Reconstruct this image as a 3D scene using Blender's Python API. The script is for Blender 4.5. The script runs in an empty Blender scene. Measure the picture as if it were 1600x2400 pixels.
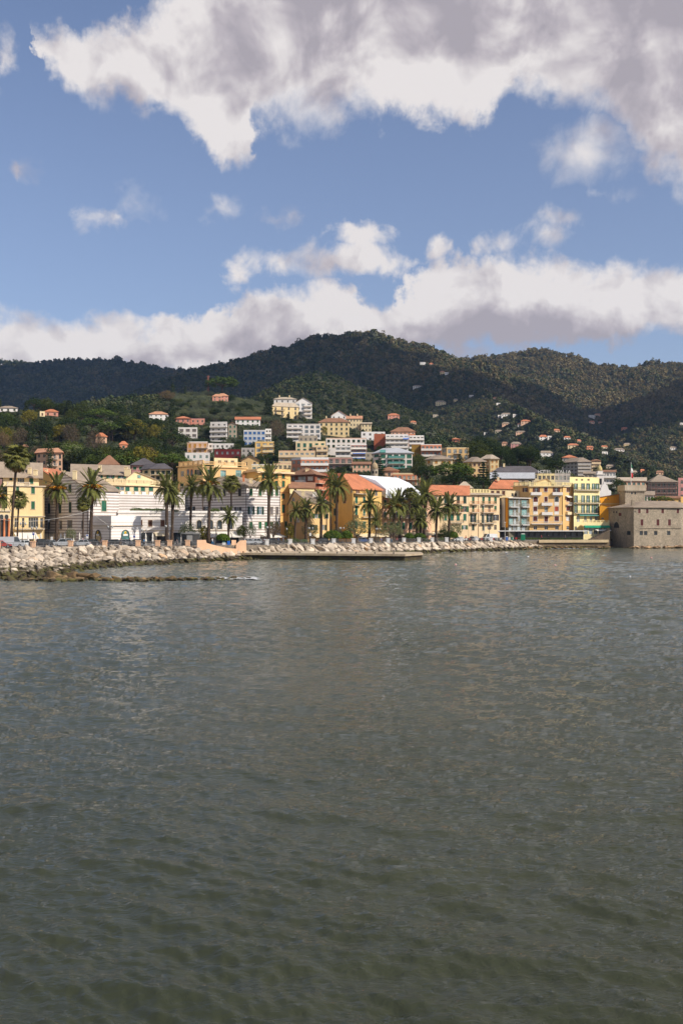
import bpy, bmesh, math, random
import numpy as np
from mathutils import Vector, Matrix, noise as mnoise

scene = bpy.context.scene
COL = scene.collection
R = math.radians

# ------------------------------------------------------------------ camera
CAM_H = 8.6            # metres above the sea
FPX, CX, HY = 2333.333, 800.0, 1224.0   # focal length and horizon of the 1600 x 2400 frame
cam = bpy.data.cameras.new('camera')
cam.sensor_fit = 'VERTICAL'; cam.sensor_height = 36.0; cam.sensor_width = 24.0
cam.lens = 35.0; cam.shift_y = 0.01
cam.clip_start = 0.5; cam.clip_end = 12000
cam_o = bpy.data.objects.new('camera', cam); COL.objects.link(cam_o)
cam_o.location = (0, 0, CAM_H); cam_o.rotation_euler = (R(90), 0, 0)
scene.camera = cam_o

# ------------------------------------------------------------------ exposure and render settings
scene.view_settings.view_transform = 'Standard'
scene.view_settings.look = 'None'
scene.view_settings.exposure = 0.08
scene.view_settings.gamma = 1.0
scene.view_settings.use_curve_mapping = False
scene.render.engine = 'CYCLES'
scene.cycles.use_denoising = True
scene.cycles.use_adaptive_sampling = True
scene.cycles.adaptive_threshold = 0.025
scene.cycles.max_bounces = 5
scene.cycles.diffuse_bounces = 2
scene.cycles.glossy_bounces = 2
scene.cycles.transmission_bounces = 2
scene.cycles.volume_bounces = 0
scene.cycles.transparent_max_bounces = 6
scene.cycles.caustics_reflective = False
scene.cycles.caustics_refractive = False

# ------------------------------------------------------------------ sun
SUN = Vector((1.6, -1.0, 1.5)).normalized()      # direction towards the sun
SUN_EL = math.asin(SUN.z)
sun = bpy.data.lights.new('sun', 'SUN')
sun.energy = 4.6; sun.angle = R(0.53); sun.color = (1.0, 0.94, 0.85)
sun_o = bpy.data.objects.new('sun', sun); COL.objects.link(sun_o)
sun_o.rotation_euler = SUN.to_track_quat('Z', 'Y').to_euler()
sun_o.location = (300, -200, 300)

# ------------------------------------------------------------------ node helpers
class NT:
    def __init__(s, tree): s.t = tree; s.n = tree.nodes; s.l = tree.links
    def new(s, kind, **kw):
        n = s.n.new(kind)
        for k, v in kw.items(): setattr(n, k, v)
        return n
    def put(s, sock, v):
        if v is None: return
        if hasattr(v, 'is_output') or hasattr(v, 'links'): s.l.new(v, sock)
        elif hasattr(sock.default_value, '__len__'):
            v = tuple(v) if hasattr(v, '__len__') else (v,) * len(sock.default_value)
            if len(sock.default_value) == 4 and len(v) == 3: v = v + (1,)
            sock.default_value = v
        else: sock.default_value = v
    def math(s, op, a, b=None, c=None, clamp=False):
        n = s.new('ShaderNodeMath', operation=op, use_clamp=clamp)
        s.put(n.inputs[0], a); s.put(n.inputs[1], b); s.put(n.inputs[2], c)
        return n.outputs[0]
    def vec(s, op, a, b=None, c=None):
        n = s.new('ShaderNodeVectorMath', operation=op)
        s.put(n.inputs[0], a); s.put(n.inputs[1], b); s.put(n.inputs[2], c)
        return n.outputs['Value'] if op in ('LENGTH', 'DISTANCE', 'DOT_PRODUCT') else n.outputs[0]
    def noise(s, v, scale, detail=3, rough=0.55, dist=0.0, dims='3D', color=False):
        n = s.new('ShaderNodeTexNoise', noise_dimensions=dims)
        s.put(n.inputs['Vector'], v); s.put(n.inputs['Scale'], scale); s.put(n.inputs['Detail'], detail)
        s.put(n.inputs['Roughness'], rough); s.put(n.inputs['Distortion'], dist)
        return n.outputs['Color' if color else 'Fac']
    def rng(s, v, a, b, c=0.0, d=1.0, kind='LINEAR'):
        n = s.new('ShaderNodeMapRange', interpolation_type=kind)
        s.put(n.inputs[0], v); s.put(n.inputs[1], a); s.put(n.inputs[2], b); s.put(n.inputs[3], c); s.put(n.inputs[4], d)
        return n.outputs[0]
    def mix(s, f, a, b, blend='MIX'):
        n = s.new('ShaderNodeMix', data_type='RGBA', blend_type=blend)
        s.put(n.inputs['Factor'], f); s.put(n.inputs[6], a); s.put(n.inputs[7], b)
        return n.outputs[2]
    def ramp(s, v, stops, interp='LINEAR'):
        n = s.new('ShaderNodeValToRGB'); s.put(n.inputs[0], v)
        cr = n.color_ramp; cr.interpolation = interp
        while len(cr.elements) < len(stops): cr.elements.new(0.5)
        for e, (p, c) in zip(cr.elements, stops):
            e.position = p; e.color = tuple(c) + (1,) if len(c) == 3 else c
        return n.outputs[0]
    def xyz(s, v):
        n = s.new('ShaderNodeSeparateXYZ'); s.put(n.inputs[0], v); return n.outputs
    def comb(s, x=0.0, y=0.0, z=0.0):
        n = s.new('ShaderNodeCombineXYZ')
        for i, v in enumerate((x, y, z)): s.put(n.inputs[i], v)
        return n.outputs[0]
    def curve(s, v, pts):
        n = s.new('ShaderNodeFloatCurve'); s.put(n.inputs['Value'], v)
        c = n.mapping.curves[0]
        n.mapping.use_clip = False
        while len(c.points) < len(pts): c.points.new(0.5, 0.5)
        for p, (x, y) in zip(c.points, pts):
            p.location = (x, y); p.handle_type = 'AUTO_CLAMPED'
        n.mapping.update()
        return n.outputs[0]

# ------------------------------------------------------------------ world: Nishita sky with a broken cumulus deck
world = bpy.data.worlds.new('World'); scene.world = world; world.use_nodes = True
def build_world():
    w = NT(world.node_tree); w.n.clear()
    out = w.new('ShaderNodeOutputWorld')
    sky = w.new('ShaderNodeTexSky', sky_type='NISHITA')
    sky.sun_disc = False; sky.sun_elevation = SUN_EL
    sky.sun_rotation = math.atan2(SUN.x, SUN.y)
    sky.altitude = 0; sky.air_density = 1.0; sky.dust_density = 0.7; sky.ozone_density = 5.0
    tc = w.new('ShaderNodeTexCoord')
    d = w.vec('NORMALIZE', tc.outputs['Generated'])
    x, y, z = w.xyz(d)
    az = w.math('ARCTAN2', x, y)                     # 0 straight ahead, + to the right
    el = w.math('ARCSINE', z)
    # u: 0..1 over azimuth -0.8..0.8 rad (clamped beyond), v: elevation in radians
    def U(px): return (math.atan((px - 800) / FPX) + 0.8) / 1.6
    def V(py, px=800): return math.atan((HY - py) / FPX * math.cos(math.atan((px - 800) / FPX)))
    p = w.comb(az, el, 0.0)
    warp = w.noise(p, 9.0, 4, 0.6, color=True, dims='2D')
    warp = w.vec('SUBTRACT', warp, (0.5, 0.5, 0.5))
    pw = w.vec('MULTIPLY_ADD', warp, (0.055, 0.040, 0.0), p)
    pq = w.vec('MULTIPLY_ADD', warp, (0.018, 0.016, 0.0), p)
    warp2 = w.noise(p, 42.0, 4, 0.66, color=True, dims='2D')
    warp2 = w.vec('SUBTRACT', warp2, (0.5, 0.5, 0.5))
    pw = w.vec('MULTIPLY_ADD', warp2, (0.030, 0.026, 0.0), pw)
    pq = w.vec('MULTIPLY_ADD', warp2, (0.022, 0.018, 0.0), pq)
    ax, ay, _ = w.xyz(pw)
    u = w.math('MULTIPLY_ADD', ax, 1 / 1.6, 0.5)
    def curve_px(pts, left, right):
        return w.curve(u, [(0.0, V(left))] + [(U(a), V(b, a)) for a, b in pts] + [(1.0, V(right))])
    # high cloud: lower and upper outline
    L1 = curve_px([(-500, 330), (-180, 60), (-20, -250), (60, -60), (100, 150), (250, 250), (360, 275), (440, 310), (520, 380), (585, 405),
                   (625, 310), (760, 300), (840, 262), (1000, 285), (1090, 285), (1200, 225), (1300, 250), (1420, 260), (1480, 330), (1570, 440), (1700, 500), (2000, 420)], 300, 250)
    U1 = curve_px([(-500, 60), (-200, -150), (0, -150), (60, 55), (130, 75), (230, 60), (330, 0), (420, -150), (560, -420), (800, -700), (1600, -800)], 0, -700)
    # low band behind the hills
    U2 = curve_px([(-700, 760), (-300, 700), (0, 735), (100, 745), (220, 728), (330, 755), (410, 738), (470, 750), (560, 700), (690, 668), (780, 660), (880, 715), (950, 640),
                   (1080, 612), (1210, 598), (1340, 618), (1450, 612), (1560, 605), (1700, 590), (2100, 640)], 700, 700)
    L2 = curve_px([(-300, 900), (300, 905), (700, 900), (880, 880), (1000, 812), (1150, 812), (1300, 806), (1450, 806), (1600, 788), (1800, 790), (2100, 840)], 900, 860)
    f1 = w.math('MINIMUM', w.math('SUBTRACT', ay, L1), w.math('SUBTRACT', U1, ay))
    f2 = w.math('MINIMUM', w.math('SUBTRACT', ay, L2), w.math('SUBTRACT', U2, ay))
    # overhead the deck breaks up by itself
    f1 = w.math('SUBTRACT', f1, w.math('MULTIPLY', w.rng(el, 0.75, 1.2), w.rng(w.noise(d, 2.3, 3), 0.35, 0.65, 0.0, 0.9)))
    # small detached puffs
    fp = None
    for (bx, by, rx, ry, wt) in [(800, 605, 95, 36, 1), (640, 605, 58, 22, .8), (550, 645, 24, 34, .8), (845, 553, 62, 20, .75), (1012, 590, 44, 44, .7), (960, 618, 60, 12, .6),
                                 (1170, 572, 48, 20, .8), (342, 492, 42, 20, 1.), (520, 488, 36, 24, .72), (1320, 515, 24, 15, .9), (665, 515, 50, 16, .6), (1385, 352, 88, 56, 1.15),
                                 (1288, 330, 22, 14, .8), (62, 398, 24, 11, .65), (672, 325, 20, 20, .75), (2, 140, 26, 46, .8), (1275, 553, 34, 12, .55), (262, 516, 34, 12, .6),
                                 (1400, 455, 34, 14, .55), (1110, 825, 70, 24, 1.), (-330, 520, 120, 50, 1), (1900, 560, 90, 40, 1)]:
        if bx < 1200: rx, ry = rx * .82, ry * .80
        kx, ky, ks = FPX / rx, FPX / ry, min(rx, ry) / FPX
        q = w.vec('MULTIPLY_ADD', pq, (kx, ky, 0), (-kx * math.atan((bx - 800) / FPX), -ky * V(by, bx), 0))
        b = w.math('MULTIPLY_ADD', w.vec('LENGTH', q), -ks, wt * ks)
        fp = b if fp is None else w.math('MAXIMUM', fp, b)
    f = w.math('MAXIMUM', w.math('MAXIMUM', f1, f2), fp)
    bil = w.noise(p, 22.0, 6, 0.56, 0.25, dims='2D')
    puff = w.noise(p, 15.0, 6, 0.52, 0.3, dims='2D')
    puff_o = w.noise(w.vec('ADD', p, (0.016, 0.022, 0.0)), 15.0, 4, 0.50, 0.3, dims='2D')
    big = w.noise(p, 5.0, 2, 0.5, dims='2D')
    f = w.math('ADD', f, w.math('MULTIPLY', w.math('SUBTRACT', bil, 0.5), 0.050))
    is2 = w.rng(w.math('SUBTRACT', f2, f1), -0.01, 0.01)
    ns = w.noise(p, 6.0, 2, 0.5, dims='2D')
    soft = w.math('ADD', w.math('MULTIPLY', w.rng(ns, 0.38, 0.62, 0.014, 0.044), w.math('SUBTRACT', 1.0, is2)), w.math('MULTIPLY', w.rng(ns, 0.38, 0.62, 0.007, 0.020), is2))
    alpha = w.math('POWER', w.rng(f, -0.008, soft, kind='SMOOTHSTEP'), 0.8)
    # tone: sunlit crust, greyer where the cloud is thick or low
    lit = w.math('MULTIPLY', w.math('SUBTRACT', puff, puff_o), 2.5)
    thick1 = w.math('MULTIPLY', w.rng(f1, 0.0, 0.12, kind='SMOOTHSTEP'), w.rng(az, -0.28, 0.10, 0.62, 1.0))
    low2 = w.math('MULTIPLY', w.rng(w.math('SUBTRACT', U2, ay), 0.02, 0.08, kind='SMOOTHSTEP'), w.rng(az, -0.25, 0.1, 0.55, 1.1))
    thick = w.math('ADD', w.math('MULTIPLY', thick1, w.math('SUBTRACT', 1.0, is2)), w.math('MULTIPLY', low2, is2))
    g = w.math('ADD', w.math('MULTIPLY', thick, 0.86), w.math('MULTIPLY', w.math('SUBTRACT', big, 0.5), 0.85))
    g = w.math('SUBTRACT', w.math('ADD', g, 0.06), lit, clamp=True)
    ccol = w.ramp(g, [(0.0, (0.80, 0.755, 0.74)), (0.30, (0.66, 0.615, 0.62)), (0.65, (0.50, 0.455, 0.485)), (1.0, (0.40, 0.365, 0.40))])
    b_sky = w.new('ShaderNodeBackground'); w.put(b_sky.inputs[0], w.mix(1.0, w.mix(w.rng(el, 0.02, 0.50, 0.26, 0.08), sky.outputs[0], (4.2, 4.4, 5.0, 1)), (1.0, 0.925, 0.93, 1), 'MULTIPLY')); b_sky.inputs[1].default_value = 0.126
    b_cl = w.new('ShaderNodeBackground'); w.put(b_cl.inputs[0], ccol); b_cl.inputs[1].default_value = 1.0
    m = w.new('ShaderNodeMixShader'); w.put(m.inputs[0], w.math('MULTIPLY', alpha, 0.97))
    w.l.new(b_sky.outputs[0], m.inputs[1]); w.l.new(b_cl.outputs[0], m.inputs[2])
    w.l.new(m.outputs[0], out.inputs[0])
build_world()
world.cycles.sampling_method = 'MANUAL'
world.cycles.sample_map_resolution = 512

# ------------------------------------------------------------------ mesh and object helpers
rnd = random.Random(7)
def P(px, py, Y): return Vector(((px - CX) * Y / FPX, Y, CAM_H - (py - HY) * Y / FPX))
def X_of(px, Y): return (px - CX) * Y / FPX
def Z_of(py, Y): return CAM_H - (py - HY) * Y / FPX

class MB:
    """collects faces for ONE mesh object"""
    def __init__(s): s.v = []; s.f = []
    def quad(s, a, b, c, d): n = len(s.v); s.v += [tuple(a), tuple(b), tuple(c), tuple(d)]; s.f.append((n, n+1, n+2, n+3))
    def tri(s, a, b, c): n = len(s.v); s.v += [tuple(a), tuple(b), tuple(c)]; s.f.append((n, n+1, n+2))
    def poly(s, pts): n = len(s.v); s.v += [tuple(p) for p in pts]; s.f.append(tuple(range(n, n + len(pts))))
    def box(s, x0, x1, y0, y1, z0, z1, M=None):
        p = [(x0,y0,z0),(x1,y0,z0),(x1,y1,z0),(x0,y1,z0),(x0,y0,z1),(x1,y0,z1),(x1,y1,z1),(x0,y1,z1)]
        if M is not None: p = [tuple(M @ Vector(q)) for q in p]
        n = len(s.v); s.v += p
        s.f += [tuple(n+i for i in q) for q in ((0,3,2,1),(4,5,6,7),(0,1,5,4),(1,2,6,5),(2,3,7,6),(3,0,4,7))]
    def prism(s, pts, z0, z1, cap=True):
        n = len(s.v); k = len(pts)
        s.v += [(p[0], p[1], z0) for p in pts] + [(p[0], p[1], z1) for p in pts]
        for i in range(k): j = (i+1) % k; s.f.append((n+i, n+j, n+k+j, n+k+i))
        if cap: s.f.append(tuple(n+k+i for i in range(k))); s.f.append(tuple(n+i for i in reversed(range(k))))
    def tube(s, path, rad, k=6, cap=True):
        path = [Vector(p) for p in path]; n0 = len(s.v)
        if not hasattr(rad, '__len__'): rad = [rad] * len(path)
        for i, p in enumerate(path):
            t = (path[min(i+1, len(path)-1)] - path[max(i-1, 0)]).normalized()
            a = t.cross(Vector((0, 0, 1)) if abs(t.z) < 0.95 else Vector((1, 0, 0))).normalized(); b = t.cross(a)
            for j in range(k):
                q = 2 * math.pi * j / k
                s.v.append(tuple(p + (a * math.cos(q) + b * math.sin(q)) * rad[i]))
        for i in range(len(path) - 1):
            for j in range(k):
                j2 = (j + 1) % k
                s.f.append((n0+i*k+j, n0+i*k+j2, n0+(i+1)*k+j2, n0+(i+1)*k+j))
        if cap:
            s.f.append(tuple(n0 + j for j in reversed(range(k)))); e = n0 + (len(path)-1)*k
            s.f.append(tuple(e + j for j in range(k)))
    def lathe(s, prof, c=(0, 0), k=12):
        n0 = len(s.v)
        for r_, z in prof:
            for j in range(k):
                q = 2*math.pi*j/k; s.v.append((c[0] + r_*math.cos(q), c[1] + r_*math.sin(q), z))
        for i in range(len(prof)-1):
            for j in range(k):
                j2 = (j+1) % k; s.f.append((n0+i*k+j, n0+i*k+j2, n0+(i+1)*k+j2, n0+(i+1)*k+j))
        s.f.append(tuple(n0 + j for j in reversed(range(k)))); e = n0 + (len(prof)-1)*k
        s.f.append(tuple(e + j for j in range(k)))
    def mesh(s, name, mat=None, smooth=False):
        m = bpy.data.meshes.new(name); m.from_pydata(s.v, [], s.f)
        if mat is not None: m.materials.append(mat)
        if smooth: m.polygons.foreach_set('use_smooth', [True] * len(m.polygons))
        m.update(); return m
    def build(s, name, mat, parent=None, smooth=False): return link(name, s.mesh(name, mat, smooth), parent)

def np_mesh(name, v, f, mat, smooth=False, k=4):
    """fast mesh from numpy arrays, all faces with k corners"""
    m = bpy.data.meshes.new(name); v = np.asarray(v, np.float32); f = np.asarray(f, np.int32)
    m.vertices.add(len(v)); m.vertices.foreach_set('co', v.ravel())
    m.loops.add(f.size); m.loops.foreach_set('vertex_index', f.ravel())
    m.polygons.add(len(f)); m.polygons.foreach_set('loop_start', np.arange(0, f.size, k, dtype=np.int32))
    m.polygons.foreach_set('loop_total', np.full(len(f), k, np.int32))
    if smooth: m.polygons.foreach_set('use_smooth', np.ones(len(f), bool))
    if mat is not None: m.materials.append(mat)
    m.update(calc_edges=True); m.validate(); return m

def link(name, data, parent=None):
    o = bpy.data.objects.new(name, data); COL.objects.link(o)
    if parent is not None: o.parent = parent
    return o
def tag(o, label=None, cat=None, group=None, kind=None):
    if label: o['label'] = label
    if cat: o['category'] = cat
    if group: o['group'] = group
    if kind: o['kind'] = kind
    return o
def thing(name, label, cat, loc=(0, 0, 0), rz=0.0, group=None):
    o = bpy.data.objects.new(name, None); COL.objects.link(o)
    o.empty_display_size = 0.5; o.location = loc; o.rotation_euler = (0, 0, rz)
    return tag(o, label, cat, group)
def copy_tree(o, parent=None):
    c = o.copy(); COL.objects.link(c)
    if parent is not None: c.parent = parent
    for ch in o.children: copy_tree(ch, c)
    return c

# ------------------------------------------------------------------ materials
MATS = {}
def new_mat(name):
    m = bpy.data.materials.new(name); m.use_nodes = True
    t = NT(m.node_tree); b = m.node_tree.nodes['Principled BSDF']
    MATS[name] = m
    return m, t, b
def lin(r, g, b):
    f = lambda c: c / 12.92 if c <= 0.04045 else ((c + 0.055) / 1.055) ** 2.4
    return (f(r / 255), f(g / 255), f(b / 255))
def mul(c, k): return tuple(min(1, x * k) for x in c)
def wpos(t): return t.new('ShaderNodeNewGeometry').outputs['Position']

def plaster(name, rgb, var=0.12, stripes=None, rough=0.9):
    """weathered render; stripes = (other colour, period, share) paints horizontal bands"""
    if name in MATS: return MATS[name]
    m, t, b = new_mat(name); p = wpos(t)
    blot = t.noise(p, 0.16, 5, 0.6)
    streak = t.noise(t.vec('MULTIPLY', p, (1.6, 1.6, 0.12)), 0.9, 4, 0.6)
    fine = t.noise(p, 3.5, 3, 0.6)
    k = t.math('ADD', t.math('MULTIPLY', blot, 0.5), t.math('ADD', t.math('MULTIPLY', streak, 0.32), t.math('MULTIPLY', fine, 0.18)))
    base = rgb
    if stripes:
        z = t.xyz(p)[2]
        q = t.math('FRACT', t.math('MULTIPLY_ADD', z, 1 / stripes[1], t.math('MULTIPLY', t.noise(p, 0.5, 1), 0.06)))
        base = t.mix(t.rng(q, stripes[2] - 0.04, stripes[2] + 0.04), stripes[0], rgb)
    dark = t.mix(1.0, base, (1 - var * 1.5, 1 - var * 1.7, 1 - var * 1.9, 1), 'MULTIPLY')
    c = t.mix(t.rng(k, 0.36, 0.60), dark, base)
    t.put(b.inputs['Base Color'], c); b.inputs['Roughness'].default_value = rough
    b.inputs['Specular IOR Level'].default_value = 0.25
    bp = t.new('ShaderNodeBump'); bp.inputs['Strength'].default_value = 0.25; bp.inputs['Distance'].default_value = 0.03
    t.put(bp.inputs['Height'], fine); t.l.new(bp.outputs[0], b.inputs['Normal'])
    return m
def plain(name, rgb, rough=0.7, metal=0.0, var=0.12, scale=1.2, spec=0.3):
    if name in MATS: return MATS[name]
    m, t, b = new_mat(name); p = wpos(t)
    n = t.noise(p, scale, 4, 0.6)
    t.put(b.inputs['Base Color'], t.mix(t.rng(n, 0.3, 0.7), mul(rgb, 1 - var * 1.6), mul(rgb, 1 + var * 0.5)))
    b.inputs['Roughness'].default_value = rough; b.inputs['Metallic'].default_value = metal
    b.inputs['Specular IOR Level'].default_value = spec
    return m
def tiles(name, rgb, var=0.35):
    """pantile or slate roof: courses across the slope, patchy ageing"""
    if name in MATS: return MATS[name]
    m, t, b = new_mat(name); p = wpos(t)
    n1 = t.noise(p, 0.35, 5, 0.65); n2 = t.noise(p, 4.0, 3, 0.7)
    k = t.math('ADD', t.math('MULTIPLY', n1, 0.6), t.math('MULTIPLY', n2, 0.4))
    c = t.mix(t.rng(k, 0.34, 0.64), mul(rgb, 1 - var), mul(rgb, 1 + var * 0.4))
    x, y, z = t.xyz(p)
    wv = t.math('SINE', t.math('MULTIPLY', z, 2 * math.pi / 0.3))
    wv2 = t.math('SINE', t.math('MULTIPLY', t.math('ADD', x, t.math('MULTIPLY', y, 0.35)), 2 * math.pi / 0.36))
    bp = t.new('ShaderNodeBump'); bp.inputs['Strength'].default_value = 0.5; bp.inputs['Distance'].default_value = 0.05
    t.put(bp.inputs['Height'], t.math('ADD', t.math('MULTIPLY', wv, 0.3), t.math('ADD', t.math('MULTIPLY', wv2, 0.5), n2)))
    t.l.new(bp.outputs[0], b.inputs['Normal'])
    t.put(b.inputs['Base Color'], c); b.inputs['Roughness'].default_value = 0.85; b.inputs['Specular IOR Level'].default_value = 0.25
    return m
def louvre(name, rgb):
    """slatted shutter: fine horizontal slats in relief"""
    if name in MATS: return MATS[name]
    m, t, b = new_mat(name); p = wpos(t); z = t.xyz(p)[2]
    n = t.noise(p, 0.9, 3, 0.6)
    c = t.mix(t.rng(n, 0.3, 0.7), mul(rgb, 0.72), mul(rgb, 1.15))
    t.put(b.inputs['Base Color'], c); b.inputs['Roughness'].default_value = 0.6; b.inputs['Specular IOR Level'].default_value = 0.3
    bp = t.new('ShaderNodeBump'); bp.inputs['Strength'].default_value = 0.6; bp.inputs['Distance'].default_value = 0.02
    t.put(bp.inputs['Height'], t.math('SINE', t.math('MULTIPLY', z, 2 * math.pi / 0.09)))
    t.l.new(bp.outputs[0], b.inputs['Normal'])
    return m
def glass(name, rgb=(0.02, 0.025, 0.028), rough=0.08):
    if name in MATS: return MATS[name]
    m, t, b = new_mat(name); p = wpos(t)
    n = t.noise(p, 0.45, 2)
    t.put(b.inputs['Base Color'], t.mix(t.rng(n, 0.4, 0.6), rgb, mul(rgb, 2.6)))
    b.inputs['Roughness'].default_value = rough; b.inputs['Specular IOR Level'].default_value = 0.5
    bp = t.new('ShaderNodeBump'); bp.inputs['Strength'].default_value = 0.05; t.put(bp.inputs['Height'], t.noise(p, 0.8, 1))
    t.l.new(bp.outputs[0], b.inputs['Normal'])
    return m
def stone(name, rgb, scale=0.6, var=0.5, joint=True, wet=None, bump=0.5):
    """rough masonry or rock; wet = z below which it darkens with weed and damp"""
    if name in MATS: return MATS[name]
    m, t, b = new_mat(name); p = wpos(t)
    n1 = t.noise(p, scale * 0.35, 4, 0.6); n2 = t.noise(p, scale * 3.0, 5, 0.68)
    k = t.math('ADD', t.math('MULTIPLY', n1, 0.5), t.math('MULTIPLY', n2, 0.5))
    oi = t.new('ShaderNodeObjectInfo')
    c = t.mix(t.rng(k, 0.34, 0.64), mul(rgb, 1 - var), mul(rgb, 1.12))
    h = n2
    if joint:
        v = t.new('ShaderNodeTexVoronoi', feature='DISTANCE_TO_EDGE'); t.put(v.inputs['Vector'], t.vec('MULTIPLY', p, (1, 1, 1.7))); v.inputs['Scale'].default_value = 1.5 * scale
        v2 = t.new('ShaderNodeTexVoronoi'); t.put(v2.inputs['Vector'], t.vec('MULTIPLY', p, (1, 1, 1.7))); v2.inputs['Scale'].default_value = 1.5 * scale
        cell = t.xyz(v2.outputs['Color'])[0]
        c = t.mix(1.0, c, t.ramp(cell, [(0, (0.62, 0.60, 0.58)), (0.5, (0.95, 0.93, 0.9)), (1, (1.2, 1.15, 1.08))]), 'MULTIPLY')
        e = t.rng(v.outputs['Distance'], 0.0, 0.10)
        c = t.mix(e, mul(rgb, 0.62), c); h = t.math('ADD', t.math('MULTIPLY', n2, 0.5), e)
        stain = t.noise(t.vec('MULTIPLY', p, (.5, .5, .18)), .5, 4, .65)
        c = t.mix(t.rng(stain, .44, .68, 0, .55), c, mul(rgb, .42))
    else:
        c = t.mix(1.0, c, t.ramp(oi.outputs['Random'], [(0, (0.56, 0.54, 0.52)), (0.3, (0.84, 0.81, 0.78)), (0.65, (1.0, 0.98, 0.96)), (0.93, (1.10, 1.08, 1.06)), (1, (1.0, 0.76, 0.56))]), 'MULTIPLY')
    if wet is not None:
        z = t.xyz(p)[2]
        wz = t.math('ADD', z, t.math('MULTIPLY', t.math('SUBTRACT', t.noise(p, 0.8, 4), 0.5), 1.1))
        weed = t.mix(t.rng(t.noise(p, 0.7, 3), 0.45, 0.6), (0.060, 0.044, 0.026, 1), (0.098, 0.088, 0.026, 1))
        c = t.mix(t.rng(wz, wet + 0.15, wet - 0.15), c, weed)
    t.put(b.inputs['Base Color'], c); b.inputs['Roughness'].default_value = 0.92; b.inputs['Specular IOR Level'].default_value = 0.2
    bp = t.new('ShaderNodeBump'); bp.inputs['Strength'].default_value = bump; bp.inputs['Distance'].default_value = 0.12
    t.put(bp.inputs['Height'], h); t.l.new(bp.outputs[0], b.inputs['Normal'])
    return m
def leafy(name, c1, c2, c3=None, trans=0.25, scale=0.8):
    """foliage: tone varies by leaf clump and from plant to plant"""
    if name in MATS: return MATS[name]
    m, t, b = new_mat(name); p = wpos(t)
    n = t.noise(p, scale, 4, 0.65)
    c = t.mix(t.rng(n, 0.32, 0.66), c1, c2)
    oi = t.new('ShaderNodeObjectInfo')
    if c3: c = t.mix(t.rng(oi.outputs['Random'], 0.35, 1.0, 0.0, 0.85), c, c3)
    c = t.mix(1.0, c, t.ramp(oi.outputs['Random'], [(0, (0.75, 0.78, 0.8)), (0.5, (1, 1, 1)), (1, (1.22, 1.16, 1.0))]), 'MULTIPLY')
    d = t.new('ShaderNodeBsdfDiffuse'); t.put(d.inputs[0], c)
    tr = t.new('ShaderNodeBsdfTranslucent'); t.put(tr.inputs[0], c)
    mx = t.new('ShaderNodeMixShader'); mx.inputs[0].default_value = trans
    t.l.new(d.outputs[0], mx.inputs[1]); t.l.new(tr.outputs[0], mx.inputs[2])
    o = [n_ for n_ in t.n if n_.type == 'OUTPUT_MATERIAL'][0]
    t.l.new(mx.outputs[0], o.inputs[0])
    return m

# ------------------------------------------------------------------ terrain
_rs = np.random.RandomState(3)
_LAT = _rs.rand(256, 256)
def vnoise(x, y):
    xi = np.floor(x).astype(int); yi = np.floor(y).astype(int); fx = x - xi; fy = y - yi
    fx = fx*fx*(3-2*fx); fy = fy*fy*(3-2*fy)
    a = _LAT[xi & 255, yi & 255]; b = _LAT[(xi+1) & 255, yi & 255]; c = _LAT[xi & 255, (yi+1) & 255]; d = _LAT[(xi+1) & 255, (yi+1) & 255]
    return (a*(1-fx)+b*fx)*(1-fy) + (c*(1-fx)+d*fx)*fy - 0.5
def fbm(x, y, o=4):
    s = 0; a = 1.0
    for i in range(o): s = s + a * vnoise(x * 2**i + 17*i, y * 2**i + 5*i); a *= 0.5
    return s

# promenade edge: frame column -> distance
SHORE = [(-900, 160), (-400, 178), (0, 195), (200, 211), (400, 223), (600, 238), (800, 262), (1000, 290), (1200, 322), (1255, 327), (1278, 329), (1427, 331), (1433, 353), (1800, 358), (2600, 366)]
def shore_Y(px): return np.interp(px, [a for a, b in SHORE], [b for a, b in SHORE])
def ground_z(X): return np.clip(3.0 - 0.0075 * np.asarray(X, float), 2.6, 3.5)

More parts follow.
